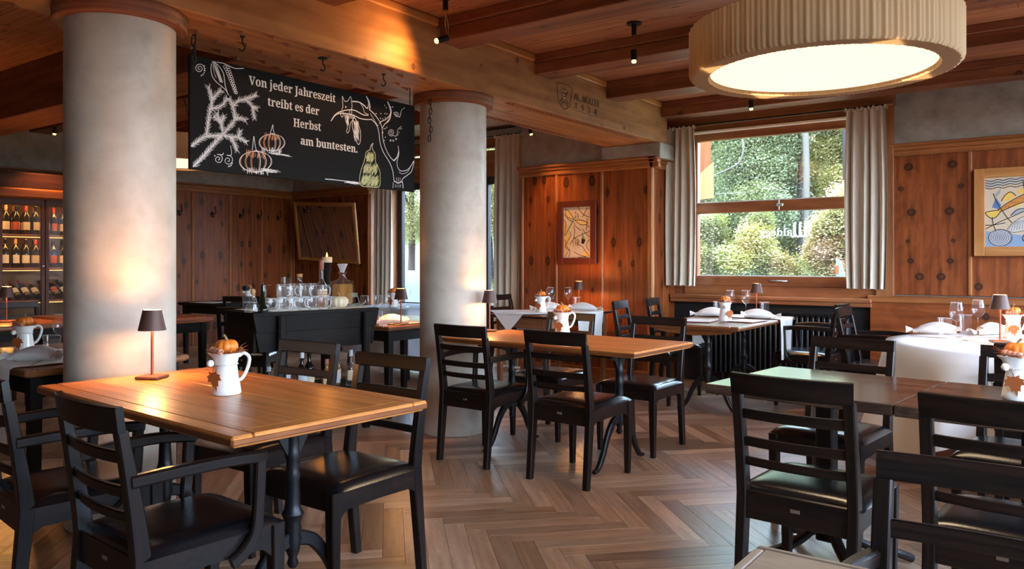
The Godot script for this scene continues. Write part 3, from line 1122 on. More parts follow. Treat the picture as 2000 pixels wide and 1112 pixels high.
func make_exterior():
	var fo := mat("foliage", Color.WHITE, 0.6)
	fo.vertex_color_use_as_albedo = true
	fo.metallic_specular = 0.2
	fo.backlight_enabled = true
	fo.backlight = Color(0.7, 0.75, 0.5)
	mat("bark", C(110, 92, 78), 0.9)
	mat("bark_pale", C(92, 86, 74), 0.85)
	mat("bark_dark", C(52, 44, 40), 0.9)
	mat("soil", C(58, 66, 42), 1.0)
	mat("ivy_bed", C(36, 60, 34), 1.0)
	mat("flag_orange", C(232, 112, 60), 0.8)
	mat("flag_yellow", C(240, 190, 120), 0.8)
	mat("post_grey", C(150, 164, 170), 0.6)
	mat("post_orange", C(220, 96, 50), 0.6)
	var g := struct(base("ground_outside"), "grassy slope outside the windows", "ground")
	var s := ST()
	grid(s, 24, 16, func(u, v): return Vector3(-46 + u * 64, -0.35 + 4.5 * pow(v, 1.7), -8.4 - v * 34))
	obj("slope", s, M.soil, g)
	var lf := leaf_spray(1, 16, 0.04)
	var lm := leaf_spray(2, 16, 0.05)
	var grn := [Color(0.42, 0.48, 0.28), Color(0.5, 0.54, 0.3), Color(0.58, 0.6, 0.34), Color(0.68, 0.64, 0.36), Color(0.38, 0.45, 0.32), Color(0.7, 0.58, 0.34)]
	var dkg := [Color(0.32, 0.41, 0.3), Color(0.36, 0.45, 0.32), Color(0.44, 0.5, 0.34), Color(0.3, 0.38, 0.3)]
	var yel := [Color(0.58, 0.57, 0.3), Color(0.66, 0.6, 0.32), Color(0.46, 0.52, 0.3), Color(0.54, 0.56, 0.32)]
	var pnk := [Color(0.74, 0.62, 0.44), Color(0.7, 0.62, 0.36), Color(0.62, 0.62, 0.36), Color(0.78, 0.6, 0.5)]
	# ivy bank, low hedge
	tree("ivy_bank", "dark ivy bank along the bottom of the big window", "ivy", Vector3(-4.6, 0.0, -14.6), [[Vector3(-3.6, 0.7, 0), 0.8], [Vector3(-2.4, 0.7, 0), 0.8], [Vector3(-1.2, 0.65, 0), 0.8], [Vector3(0.0, 0.65, 0), 0.8], [Vector3(1.2, 0.7, 0), 0.85], [Vector3(2.4, 0.7, 0), 0.85], [Vector3(3.6, 0.8, 0), 0.9]], 14000, dkg, lf, 0.0, 0, 31)
	tree("undergrowth", "dense green undergrowth at the foot of the trees behind the ivy bank", "undergrowth", Vector3(-6.0, 0.2, -18.2), [[Vector3(-5, 0.9, 0), 1.2], [Vector3(-3, 0.9, 0), 1.2], [Vector3(-1.2, 0.9, 0), 1.2], [Vector3(0.6, 0.9, 0), 1.2], [Vector3(2.4, 0.9, 0), 1.2], [Vector3(4.2, 1.0, 0), 1.3], [Vector3(-7, 1.0, 0), 1.3]], 16000, dkg + grn, lm, 0.0, 0, 34)
	tree("blush_bush", "large pale pink and cream autumn bush at the right of the window", "bush", Vector3(-2.7, -0.1, -13.2), [[Vector3(-0.5, 1.95, 0), 0.45], [Vector3(-0.1, 2.2, 0), 0.55], [Vector3(-0.65, 1.55, 0.1), 0.3], [Vector3(0.3, 1.8, 0), 0.5], [Vector3(0.2, 2.7, -0.1), 0.42], [Vector3(0.8, 2.3, 0), 0.6], [Vector3(-0.25, 1.45, 0.1), 0.35], [Vector3(0.45, 1.45, 0), 0.35]], 11000, pnk, lf, 0.0, 2.0, 32)
	tree("yellow_shrub", "yellow-green shrub in front of the ivy at the left of the window", "bush", Vector3(-4.6, -0.1, -12.6), [[Vector3(-0.4, 1.4, 0), 0.4], [Vector3(0.2, 1.35, 0.1), 0.45], [Vector3(0.7, 1.1, 0), 0.35], [Vector3(-0.6, 1.85, 0), 0.3], [Vector3(0.3, 1.8, -0.1), 0.3], [Vector3(-0.9, 1.2, 0), 0.4]], 8000, grn + yel, lf, 0.0, 1.2, 33)
	var spots := [
		[-5.5, -16.0, 0, "dense dark green tree left of centre in the big window", dkg, [[Vector3(0, 2.6, 0), 1.0], [Vector3(0.5, 3.4, 0), 0.9], [Vector3(-0.5, 3.7, 0), 0.9], [Vector3(0.3, 1.7, 0.3), 0.8]]],
		[-7.3, -17.2, 1, "light green tree at the left edge of the big window", grn, [[Vector3(0, 2.4, 0), 1.0], [Vector3(0.6, 3.4, 0), 1.0], [Vector3(0.2, 4.4, 0), 1.0], [Vector3(-0.9, 3.4, 0), 1.1], [Vector3(0.5, 1.4, 0.3), 0.8]]],
		[-3.6, -17.0, 1, "leafy yellow-green tree behind the pale bush", yel + grn, [[Vector3(0.0, 3.0, 0), 0.9], [Vector3(0.8, 3.6, 0), 0.9], [Vector3(-0.5, 4.2, 0), 0.8], [Vector3(0.4, 4.4, 0), 0.9], [Vector3(0.0, 2.0, 0), 0.8]]],
		[-6.4, -20.5, 2, "tall woodland tree behind the middle of the window", grn, [[Vector3(0, 2.2, 0), 1.5], [Vector3(1.2, 3.8, 0), 1.5], [Vector3(-1.2, 4.2, 0), 1.5], [Vector3(0.2, 5.4, 0), 1.6], [Vector3(1.8, 2.2, 0), 1.4]]],
		[-9.6, -22.0, 2, "tall woodland tree deep behind the left pane", dkg + grn, [[Vector3(0, 2.5, 0), 1.8], [Vector3(1.4, 4.2, 0), 1.7], [Vector3(-1.4, 4.6, 0), 1.7], [Vector3(0.6, 6.0, 0), 1.8]]],
		[-13.6, -17.5, 1, "green tree seen through the garden door beside the column", grn, [[Vector3(0, 2.2, 0), 1.5], [Vector3(1.2, 3.4, 0), 1.5], [Vector3(-1.2, 3.8, 0), 1.5]]],
		[-2.6, -20.5, 2, "woodland tree behind the right end of the window", grn + yel, [[Vector3(0, 2.6, 0), 1.5], [Vector3(-1.3, 4.0, 0), 1.5], [Vector3(1.2, 4.4, 0), 1.5], [Vector3(-0.5, 5.6, 0), 1.6]]],
		[-18.5, -19.5, 1, "green tree further along outside the garden door", dkg + grn, [[Vector3(0, 2.6, 0), 2.0], [Vector3(1.5, 4.2, 0), 1.9], [Vector3(-1.5, 4.4, 0), 1.9]]],
	]
	var k := 0
	for p in spots:
		tree("tree", p[3], "tree", Vector3(p[0], 0.2 + (-p[1] - 12) * 0.1, p[1]), p[5], 13000, p[4], lm, 0.13, 6.0, 50 + k, "trees outside the windows", "bark_dark")
		k += 1
	# bare trunks
	for q in [[-4.36, -15.4, 0.06, "bark_pale", "pale straight tree trunk in the middle of the upper pane"], [-4.62, -15.9, 0.04, "bark_dark", "thin dark tree trunk just left of the pale trunk"], [-3.65, -15.7, 0.13, "bark_dark", "dark tree trunk right of centre in the upper pane"]]:
		s = ST()
		tube(s, [Vector3.ZERO, Vector3(0.05, 3, 0), Vector3(-0.03, 6, 0.05), Vector3(0.04, 9, 0)], [q[2] * 1.2, q[2], q[2] * 0.9, q[2] * 0.8], 10)
		var o := obj("bare_tree", s, M[q[3]])
		o.position = Vector3(q[0], 0.0, q[1])
		tag(o, q[4], "tree trunk", "trunks outside the window")
	s = ST()
	tube(s, curve([Vector3(-4.116, 3.062, -11.4), Vector3(-4.100, 2.909, -11.4), Vector3(-4.165, 2.719, -11.4), Vector3(-4.303, 2.643, -11.4), Vector3(-4.510, 2.565, -11.4)], 5), 0.014, 6)
	tag(obj("bare_branch", s, M.bark_pale), "pale curved bare branch hanging in the upper left of the window", "branch")
	# flag and post outside
	var fl := thing("flag", "orange and yellow flag hanging outside at the left edge of the window", "flag", Vector3(-3.95, 0, -8.9))
	s = ST()
	grid(s, 10, 12, func(u, v): return Vector3(-0.5 + u * 0.86, 2.25 + v * 1.0 + (1 - u) * -0.1, 0.04 * sin(u * 9.0)))
	obj("cloth", s, M.flag_orange, fl)
	s = ST()
	grid(s, 10, 8, func(u, v): return Vector3(-0.5 + u * 0.9, 1.9 + v * (0.36 + 0.1 * sin(u * 7.0)) + u * 0.1, 0.04 * sin(u * 9.0) + 0.012))
	obj("lower_stripe", s, M.flag_yellow, fl)
	s = ST()
	tube(s, [Vector3(-0.52, -0.3, 0), Vector3(-0.52, 3.6, 0)], 0.025, 8, Vector3(1, 0, 0))
	obj("flagpole", s, M.post_grey, fl)
	var po := thing("marker_post", "small grey and orange marker post below the pale bush outside", "post", Vector3(-2.45, -0.1, -10.2))
	s = ST()
	slab(s, PackedVector2Array([Vector2(-0.045, -0.2), Vector2(0.05, -0.2), Vector2(0.045, 1.2), Vector2(0.0, 1.36), Vector2(-0.045, 1.39)]), 0.07)
	obj("blade", s, M.post_grey, po)
	obj("sign_face", spanm(Vector3(-0.046, 1.2, 0.03), Vector3(-0.012, 1.3, 0.04)), M.post_orange, po)


# ------------------------------------------------------------------ columns, chalkboard, lamps, cabinet
func make_columns():
	var k := 0
	for z in [-1.96, -4.44]:
		var c := struct(base("column", Vector3(-3.79, 0, z)), ["broad round plastered column beside the lamp-lit front table", "round plastered column at the right end of the chalkboard"][k], "column")
		obj("shaft", lathem([Vector2(0.24, 0.0), Vector2(0.246, 0.01), Vector2(0.246, 2.39)], 48), M.column, c)
		obj("capital_ring", lathem([Vector2(0.24, 2.385), Vector2(0.292, 2.385), Vector2(0.297, 2.39), Vector2(0.297, 2.456), Vector2(0.292, 2.46), Vector2(0.1, 2.46)], 48), M.joist, c)
		k += 1


# chalk needles on both sides of a twig
func needles(s: SurfaceTool, pts: Array, col: Color):
	for i in pts.size() - 1:
		var a: Vector2 = pts[i]
		var b: Vector2 = pts[i + 1]
		var d := (b - a).normalized()
		var n := maxi(2, int(a.distance_to(b) / 0.0036))
		for k in n:
			var p := a.lerp(b, float(k) / n)
			for sg in [-1.0, 1.0]:
				var e := d.rotated(sg * rng.randf_range(0.45, 0.9)) * rng.randf_range(0.016, 0.03)
				stroke(s, [p, p + e], 0.0022, col, 0.001)
	stroke(s, pts, 0.004, col)


# n strokes about len mm long scattered between two corners
func hatch(s: SurfaceTool, box: Array, n: int, length: float, ang: float, col: Color):
	var v := V2(box)
	for k in n:
		var p := Vector2(lerpf(v[0].x, v[1].x, rng.randf()), lerpf(v[0].y, v[1].y, rng.randf()))
		var d := Vector2.RIGHT.rotated(ang + rng.randf_range(-0.15, 0.15)) * length * 0.001 * rng.randf_range(0.5, 1.0)
		stroke(s, [p - d * 0.5, p + d * 0.5], 0.0028, col, 0.0014)


func make_chalkboard():
	var b := thing("chalkboard", "long black chalkboard with German autumn verse hanging under the beam between the columns", "chalkboard", Vector3(-3.79, 1.74, -2.33), 90)
	obj("panel", spanm(Vector3(-0.007, -0.005, -0.02), Vector3(1.7, 0.597, -0.001), 0.003), M.board_black, b)
	var lines := [["Von jeder Jahreszeit", 0.351, 0.979, 0.503], ["treibt es der", 0.476, 0.851, 0.404], ["Herbst", 0.657, 0.864, 0.309], ["am buntesten.", 0.711, 1.163, 0.209]]
	for l in lines:
		var t := text("lettering", l[0], 0.068, 0.0012, M.chalk_text, b, Vector3(l[1], l[3] - 0.016, 0.0))
		var bb := t.mesh.get_aabb()
		t.scale.x = (l[2] - l[1]) / bb.size.x
		t.position.x = l[1] - bb.position.x * t.scale.x
	var cw := Color(0.78, 0.76, 0.72)
	var co := Color(0.62, 0.3, 0.16)
	var cg := Color(0.6, 0.62, 0.3)
	var cg2 := Color(0.22, 0.32, 0.16)
	var cy := Color(0.7, 0.6, 0.26)
	var s := ST()
	stroke(s, curve(V2([51, 532, 50, 529, 47, 527, 42, 527, 39, 530, 39, 535, 43, 541, 50, 544, 58, 543, 63, 537, 62, 528, 55, 519, 44, 515, 33, 517, 26, 526, 28, 538, 37, 550, 53, 556, 67, 553, 76, 541, 74, 525]), 5), 0.0032, cw)
	stroke(s, V2([77, 552, 76, 550, 75, 549, 73, 550, 73, 551, 73, 552, 75, 553, 76, 553, 77, 552]), 0.0035, cw)
	stroke(s, V2([81, 539, 80, 538, 79, 537, 77, 537, 77, 538, 77, 540, 79, 540, 80, 540, 81, 539]), 0.0035, cw)
	stroke(s, V2([81, 527, 80, 525, 79, 525, 77, 525, 77, 526, 77, 527, 79, 528, 80, 528, 81, 527]), 0.0035, cw)
	stroke(s, V2([77, 515, 76, 514, 75, 513, 73, 513, 73, 514, 73, 516, 75, 516, 76, 516, 77, 515]), 0.0035, cw)
	stroke(s, V2([70, 504, 69, 503, 68, 502, 66, 502, 66, 504, 66, 505, 68, 506, 69, 506, 70, 504]), 0.0035, cw)
	stroke(s, V2([61, 497, 60, 496, 59, 495, 57, 495, 57, 496, 57, 498, 59, 499, 60, 498, 61, 497]), 0.0035, cw)
	stroke(s, curve(V2([158, 61, 160, 60, 164, 61, 167, 64, 168, 70, 164, 74, 156, 76, 148, 72, 143, 64, 143, 55, 151, 48, 163, 46, 176, 52, 183, 64, 182, 78, 171, 88, 153, 89, 185, 91, 189, 101]), 5), 0.0032, cw)
	stroke(s, curve(V2([217, 60, 220, 58, 225, 59, 228, 63, 229, 69, 224, 74, 216, 76, 207, 72, 201, 63, 201, 53, 210, 45, 224, 43, 238, 50, 246, 63, 245, 78, 232, 89, 212, 91, 240, 97, 235, 144]), 5), 0.0032, cw)
	stroke(s, V2([140, 80, 140, 78, 138, 78, 137, 78, 136, 79, 137, 81, 138, 81, 140, 81, 140, 80]), 0.0035, cw)
	stroke(s, V2([224, 30, 223, 29, 222, 28, 220, 29, 220, 30, 220, 31, 222, 32, 223, 31, 224, 30]), 0.0035, cw)
	stroke(s, V2([233, 33, 232, 32, 230, 31, 229, 31, 228, 33, 229, 34, 230, 35, 232, 34, 233, 33]), 0.0035, cw)
	stroke(s, V2([241, 39, 241, 37, 239, 37, 237, 37, 237, 38, 237, 40, 239, 41, 241, 40, 241, 39]), 0.0035, cw)
	stroke(s, V2([246, 50, 246, 49, 244, 48, 243, 48, 242, 50, 243, 51, 244, 52, 246, 51, 246, 50]), 0.0035, cw)
	obj("swirl_drawing", s, M.chalk, b).set_meta("kind", "stuff")
	s = ST()
	stroke(s, curve(V2([118, 571, 115, 540, 124, 504, 149, 478, 184, 459, 208, 442, 220, 422]), 5), 0.0040, cw)
	stroke(s, curve(V2([136, 584, 163, 568, 189, 536, 198, 493, 203, 463, 220, 422]), 5), 0.0040, cw)
	stroke(s, curve(V2([128, 561, 133, 531, 145, 502]), 5), 0.0025, cw)
	stroke(s, curve(V2([152, 587, 194, 588, 233, 579, 269, 576, 317, 586]), 5), 0.0040, cw)
	stroke(s, V2([134, 584, 132, 580, 129, 578, 125, 578, 123, 581, 125, 585, 129, 587, 132, 587, 134, 584]), 0.0026, cw)
	stroke(s, V2([144, 583, 143, 579, 139, 577, 135, 578, 133, 581, 135, 585, 139, 587, 143, 586, 144, 583]), 0.0026, cw)
	stroke(s, V2([137, 576, 136, 572, 132, 570, 128, 570, 127, 573, 128, 577, 132, 579, 136, 579, 137, 576]), 0.0026, cw)
	stroke(s, V2([148, 575, 146, 572, 142, 569, 139, 570, 137, 573, 139, 577, 142, 579, 146, 578, 148, 575]), 0.0026, cw)
	stroke(s, V2([141, 568, 139, 564, 136, 562, 132, 563, 130, 566, 132, 569, 136, 571, 139, 571, 141, 568]), 0.0026, cw)
	stroke(s, V2([151, 567, 150, 564, 146, 562, 142, 562, 141, 565, 142, 569, 146, 571, 150, 570, 151, 567]), 0.0026, cw)
	stroke(s, V2([144, 560, 143, 556, 139, 554, 136, 555, 134, 558, 136, 561, 139, 563, 143, 563, 144, 560]), 0.0026, cw)
	stroke(s, V2([155, 559, 153, 556, 150, 554, 146, 554, 145, 557, 146, 561, 150, 563, 153, 562, 155, 559]), 0.0026, cw)
	stroke(s, V2([148, 552, 146, 548, 143, 546, 139, 547, 138, 550, 139, 553, 143, 555, 146, 554, 148, 552]), 0.0026, cw)
	stroke(s, V2([158, 551, 157, 548, 153, 546, 150, 547, 148, 549, 150, 553, 153, 555, 157, 554, 158, 551]), 0.0026, cw)
	stroke(s, V2([151, 544, 150, 540, 146, 539, 143, 539, 142, 542, 143, 545, 146, 547, 150, 546, 151, 544]), 0.0026, cw)
	stroke(s, V2([162, 543, 160, 540, 157, 538, 154, 539, 152, 541, 154, 545, 157, 546, 160, 546, 162, 543]), 0.0026, cw)
	stroke(s, V2([155, 536, 153, 533, 150, 531, 147, 531, 145, 534, 147, 537, 150, 539, 153, 538, 155, 536]), 0.0026, cw)
	stroke(s, V2([165, 535, 164, 532, 160, 530, 157, 531, 156, 533, 157, 537, 160, 538, 164, 538, 165, 535]), 0.0026, cw)
	stroke(s, V2([158, 528, 157, 525, 154, 523, 151, 523, 149, 526, 151, 529, 154, 531, 157, 530, 158, 528]), 0.0026, cw)
	stroke(s, V2([168, 527, 167, 524, 164, 522, 161, 523, 160, 525, 161, 528, 164, 530, 167, 530, 168, 527]), 0.0026, cw)
	stroke(s, V2([161, 520, 160, 517, 157, 515, 154, 516, 153, 518, 154, 521, 157, 522, 160, 522, 161, 520]), 0.0026, cw)
	stroke(s, V2([172, 519, 171, 516, 168, 515, 165, 515, 163, 517, 165, 520, 168, 522, 171, 521, 172, 519]), 0.0026, cw)
	stroke(s, V2([165, 511, 164, 509, 161, 507, 158, 508, 157, 510, 158, 513, 161, 514, 164, 514, 165, 511]), 0.0026, cw)
	stroke(s, V2([175, 511, 174, 508, 171, 507, 168, 507, 167, 509, 168, 512, 171, 514, 174, 513, 175, 511]), 0.0026, cw)
	stroke(s, V2([168, 503, 167, 501, 164, 499, 162, 500, 161, 502, 162, 505, 164, 506, 167, 506, 168, 503]), 0.0026, cw)
	stroke(s, V2([179, 503, 178, 500, 175, 499, 172, 499, 171, 501, 172, 504, 175, 506, 178, 505, 179, 503]), 0.0026, cw)
	stroke(s, V2([172, 495, 171, 493, 168, 491, 165, 492, 164, 494, 165, 496, 168, 498, 171, 497, 172, 495]), 0.0026, cw)
	stroke(s, V2([182, 495, 181, 492, 179, 491, 176, 491, 175, 493, 176, 496, 179, 497, 181, 497, 182, 495]), 0.0026, cw)
	stroke(s, V2([175, 487, 174, 485, 172, 483, 169, 484, 168, 486, 169, 488, 172, 490, 174, 489, 175, 487]), 0.0026, cw)
	stroke(s, V2([186, 487, 185, 484, 182, 483, 180, 483, 179, 485, 180, 488, 182, 489, 185, 489, 186, 487]), 0.0026, cw)
	stroke(s, V2([209, 574, 206, 568, 200, 564, 193, 565, 191, 570, 193, 576, 200, 580, 206, 579, 209, 574]), 0.0026, cw)
	stroke(s, V2([226, 574, 223, 567, 217, 564, 210, 565, 208, 570, 210, 576, 217, 580, 223, 579, 226, 574]), 0.0026, cw)
	stroke(s, V2([216, 563, 213, 556, 207, 553, 201, 554, 198, 559, 201, 565, 207, 569, 213, 568, 216, 563]), 0.0026, cw)
	stroke(s, V2([232, 562, 230, 556, 223, 552, 217, 553, 214, 558, 217, 565, 223, 568, 230, 567, 232, 562]), 0.0026, cw)
	stroke(s, V2([222, 551, 219, 545, 213, 542, 207, 543, 204, 548, 207, 554, 213, 557, 219, 556, 222, 551]), 0.0026, cw)
	stroke(s, V2([238, 550, 235, 544, 229, 541, 222, 542, 220, 547, 222, 553, 229, 556, 235, 555, 238, 550]), 0.0026, cw)
	stroke(s, V2([228, 539, 225, 534, 219, 530, 213, 531, 210, 536, 213, 542, 219, 545, 225, 544, 228, 539]), 0.0026, cw)
	stroke(s, V2([243, 539, 240, 533, 234, 529, 228, 530, 225, 535, 228, 541, 234, 545, 240, 544, 243, 539]), 0.0026, cw)
	stroke(s, V2([233, 528, 231, 522, 225, 519, 219, 520, 216, 525, 219, 530, 225, 534, 231, 533, 233, 528]), 0.0026, cw)
	stroke(s, V2([247, 527, 245, 521, 239, 518, 233, 519, 230, 523, 233, 529, 239, 533, 245, 532, 247, 527]), 0.0026, cw)
	stroke(s, V2([239, 516, 236, 510, 230, 507, 225, 508, 222, 513, 225, 519, 230, 522, 236, 521, 239, 516]), 0.0026, cw)
	stroke(s, V2([252, 515, 250, 509, 244, 506, 238, 507, 235, 512, 238, 517, 244, 521, 250, 520, 252, 515]), 0.0026, cw)
	stroke(s, V2([244, 504, 242, 499, 236, 496, 230, 497, 228, 501, 230, 507, 236, 510, 242, 509, 244, 504]), 0.0026, cw)
	stroke(s, V2([257, 503, 254, 497, 249, 494, 243, 495, 240, 500, 243, 505, 249, 509, 254, 508, 257, 503]), 0.0026, cw)
	stroke(s, V2([249, 493, 247, 487, 241, 484, 236, 485, 234, 490, 236, 495, 241, 498, 247, 497, 249, 493]), 0.0026, cw)
	stroke(s, V2([261, 491, 259, 486, 253, 482, 248, 483, 245, 488, 248, 493, 253, 497, 259, 495, 261, 491]), 0.0026, cw)
	stroke(s, V2([255, 481, 252, 476, 247, 473, 241, 474, 239, 478, 241, 483, 247, 486, 252, 485, 255, 481]), 0.0026, cw)
	stroke(s, V2([266, 479, 263, 474, 258, 471, 252, 472, 250, 476, 252, 481, 258, 484, 263, 483, 266, 479]), 0.0026, cw)
	stroke(s, V2([260, 469, 258, 464, 252, 461, 247, 462, 245, 466, 247, 471, 252, 474, 258, 473, 260, 469]), 0.0026, cw)
	stroke(s, V2([270, 467, 268, 462, 263, 459, 257, 460, 255, 464, 257, 469, 263, 472, 268, 471, 270, 467]), 0.0026, cw)
	stroke(s, V2([265, 457, 263, 452, 258, 449, 252, 450, 250, 454, 252, 459, 258, 462, 263, 461, 265, 457]), 0.0026, cw)
	stroke(s, V2([275, 455, 272, 450, 267, 447, 262, 448, 260, 452, 262, 457, 267, 460, 272, 459, 275, 455]), 0.0026, cw)
	stroke(s, V2([270, 445, 268, 440, 263, 437, 258, 438, 256, 443, 258, 447, 263, 450, 268, 449, 270, 445]), 0.0026, cw)
	stroke(s, V2([279, 443, 277, 438, 272, 435, 266, 436, 264, 440, 266, 445, 272, 448, 277, 447, 279, 443]), 0.0026, cw)
	obj("corn_drawing", s, M.chalk, b)
	s = ST()
	needles(s, curve(V2([10, 8, 60, 59, 114, 120, 163, 175, 191, 207, 233, 254, 262, 296, 255, 339, 244, 375, 226, 401]), 5), cw)
	needles(s, curve(V2([0, 113, 40, 148, 80, 174, 128, 187, 177, 190]), 5), cw)
	needles(s, curve(V2([87, 181, 97, 235, 104, 291, 111, 329, 121, 368, 114, 404, 100, 444]), 5), cw)
	needles(s, curve(V2([111, 329, 156, 342, 191, 367, 212, 402]), 5), cw)
	needles(s, curve(V2([121, 374, 138, 402, 177, 439]), 5), cw)
	needles(s, curve(V2([255, 365, 284, 401, 336, 419, 403, 453]), 5), cw)
	needles(s, curve(V2([336, 410, 373, 383, 388, 314]), 5), cw)
	needles(s, V2([369, 383, 407, 376]), cw)
	needles(s, curve(V2([262, 296, 291, 307, 332, 300]), 5), cw)
	needles(s, curve(V2([184, 216, 180, 253, 166, 276, 152, 311]), 5), cw)
	needles(s, V2([166, 276, 131, 289]), cw)
	needles(s, V2([177, 265, 194, 305]), cw)
	needles(s, curve(V2([191, 195, 233, 194, 284, 197, 336, 178]), 5), cw)
	needles(s, V2([284, 200, 295, 237]), cw)
	needles(s, curve(V2([230, 193, 255, 168, 273, 123]), 5), cw)
	obj("pine_branch_drawing", s, M.chalk, b)
	s = ST()
	stroke(s, curve(V2([506, 244, 472, 236, 444, 222, 425, 204, 419, 185, 425, 168, 444, 155, 472, 148, 506, 148]), 5), 0.0040, cw)
	stroke(s, curve(V2([475, 238, 449, 224, 432, 206, 426, 186, 432, 168, 449, 153]), 5), 0.0026, co)
	stroke(s, curve(V2([506, 244, 540, 244, 570, 238, 589, 224, 596, 207, 589, 187, 570, 169, 540, 155, 506, 148]), 5), 0.0040, cw)
	stroke(s, curve(V2([537, 246, 564, 239, 582, 225, 589, 206, 582, 185, 564, 167]), 5), 0.0026, co)
	stroke(s, curve(V2([506, 246, 484, 239, 465, 226, 453, 208, 448, 189, 453, 170, 465, 155, 484, 146, 506, 145]), 5), 0.0030, co)
	stroke(s, curve(V2([486, 240, 470, 227, 459, 209, 455, 189, 459, 171, 470, 156]), 5), 0.0026, co)
	stroke(s, curve(V2([506, 246, 529, 245, 548, 237, 561, 222, 565, 203, 561, 183, 548, 165, 529, 152, 506, 145]), 5), 0.0030, cw)
	stroke(s, curve(V2([526, 245, 543, 236, 554, 221, 558, 202, 554, 182, 543, 164]), 5), 0.0026, co)
	stroke(s, curve(V2([506, 249, 496, 244, 487, 231, 482, 213, 480, 192, 482, 172, 487, 156, 496, 145, 506, 142]), 5), 0.0030, co)
	stroke(s, curve(V2([499, 241, 492, 230, 488, 213, 487, 193, 488, 174, 492, 158]), 5), 0.0026, co)
	stroke(s, curve(V2([506, 249, 516, 246, 525, 236, 531, 219, 533, 199, 531, 178, 525, 160, 516, 148, 506, 142]), 5), 0.0030, cw)
	stroke(s, curve(V2([514, 243, 520, 233, 524, 217, 526, 198, 524, 179, 520, 162]), 5), 0.0026, co)
	stroke(s, curve(V2([493, 244, 502, 271, 512, 299, 514, 273, 524, 244]), 5), 0.0035, cw)
	hatch(s, [436, 143, 578, 159], 46, 26, PI * 0.5, cw)
	hatch(s, [453, 222, 560, 236], 30, 40, PI * 0.45, co)
	hatch(s, [504, 139, 618, 130], 26, 60, 0.04, cw)
	stroke(s, curve(V2([396, 133, 355, 124, 321, 108, 299, 87, 291, 64, 299, 43, 321, 27, 355, 17, 396, 17]), 5), 0.0040, cw)
	stroke(s, curve(V2([358, 128, 326, 111, 305, 89, 298, 65, 305, 42, 326, 24]), 5), 0.0026, co)
	stroke(s, curve(V2([396, 133, 437, 133, 472, 124, 496, 108, 504, 86, 496, 63, 472, 41, 437, 25, 396, 17]), 5), 0.0040, cw)
	stroke(s, curve(V2([434, 137, 467, 127, 490, 109, 497, 85, 490, 60, 467, 38]), 5), 0.0026, co)
	stroke(s, curve(V2([396, 136, 369, 129, 347, 113, 332, 92, 326, 68, 332, 45, 347, 27, 369, 16, 396, 14]), 5), 0.0030, co)
	stroke(s, curve(V2([372, 130, 351, 114, 338, 93, 333, 68, 338, 45, 351, 27]), 5), 0.0026, co)
	stroke(s, curve(V2([396, 136, 423, 135, 446, 124, 462, 105, 467, 82, 462, 58, 446, 36, 423, 21, 396, 14]), 5), 0.0030, cw)
	stroke(s, curve(V2([420, 135, 441, 124, 455, 105, 460, 82, 455, 57, 441, 35]), 5), 0.0026, co)
	stroke(s, curve(V2([396, 140, 384, 133, 373, 118, 366, 97, 364, 72, 366, 47, 373, 27, 384, 14, 396, 10]), 5), 0.0030, co)
	stroke(s, curve(V2([386, 132, 378, 117, 373, 96, 371, 72, 373, 49, 378, 29]), 5), 0.0026, co)
	stroke(s, curve(V2([396, 140, 408, 136, 419, 123, 426, 103, 428, 78, 426, 53, 419, 31, 408, 16, 396, 10]), 5), 0.0030, cw)
	stroke(s, curve(V2([405, 134, 414, 121, 419, 101, 421, 78, 419, 53, 414, 32]), 5), 0.0026, co)
	stroke(s, curve(V2([373, 137, 379, 177, 384, 216, 390, 178, 400, 140]), 5), 0.0035, cw)
	hatch(s, [312, 13, 482, 29], 46, 26, PI * 0.5, cw)
	hatch(s, [333, 109, 461, 123], 30, 40, PI * 0.45, co)
	hatch(s, [457, 42, 544, 22], 30, 60, 0.06, cw)
	obj("pumpkin_drawing", s, M.chalk, b)
	s = ST()
	stroke(s, curve(V2([1041, 484, 1039, 507, 1036, 553, 1054, 526, 1080, 531, 1104, 562, 1113, 529, 1117, 499, 1110, 480]), 5), 0.0040, cw)
	stroke(s, V2([1041, 484, 1030, 468]), 0.0030, cw)
	stroke(s, curve(V2([1027, 459, 1023, 435, 1034, 421, 1042, 431, 1041, 457]), 5), 0.0035, cw)
	stroke(s, curve(V2([1097, 473, 1095, 452, 1107, 451, 1115, 462, 1111, 476]), 5), 0.0035, cw)
	stroke(s, curve(V2([1054, 443, 1065, 401, 1080, 366, 1071, 338, 1080, 327, 1093, 344, 1104, 389, 1138, 438]), 5), 0.0035, cw)
	stroke(s, V2([1060, 441, 1065, 417]), 0.0025, cw)
	stroke(s, V2([1067, 443, 1072, 418]), 0.0025, cw)
	stroke(s, V2([1074, 444, 1079, 419]), 0.0025, cw)
	stroke(s, V2([1081, 445, 1086, 421]), 0.0025, cw)
	stroke(s, V2([1088, 446, 1093, 422]), 0.0025, cw)
	stroke(s, V2([1095, 447, 1101, 423]), 0.0025, cw)
	stroke(s, V2([1102, 448, 1108, 424]), 0.0025, cw)
	stroke(s, V2([1110, 449, 1115, 425]), 0.0025, cw)
	stroke(s, V2([1117, 450, 1122, 426]), 0.0025, cw)
	stroke(s, V2([1124, 451, 1129, 427]), 0.0025, cw)
	stroke(s, V2([1131, 452, 1136, 428]), 0.0025, cw)
	stroke(s, curve(V2([1127, 430, 1120, 375, 1138, 323, 1165, 268, 1186, 281, 1189, 350, 1165, 401, 1138, 435]), 5), 0.0040, cw)
	hatch(s, [1134, 404, 1173, 293], 120, 34, -1.2, cw)
	hatch(s, [1071, 428, 1089, 384], 40, 26, -1.3, cw)
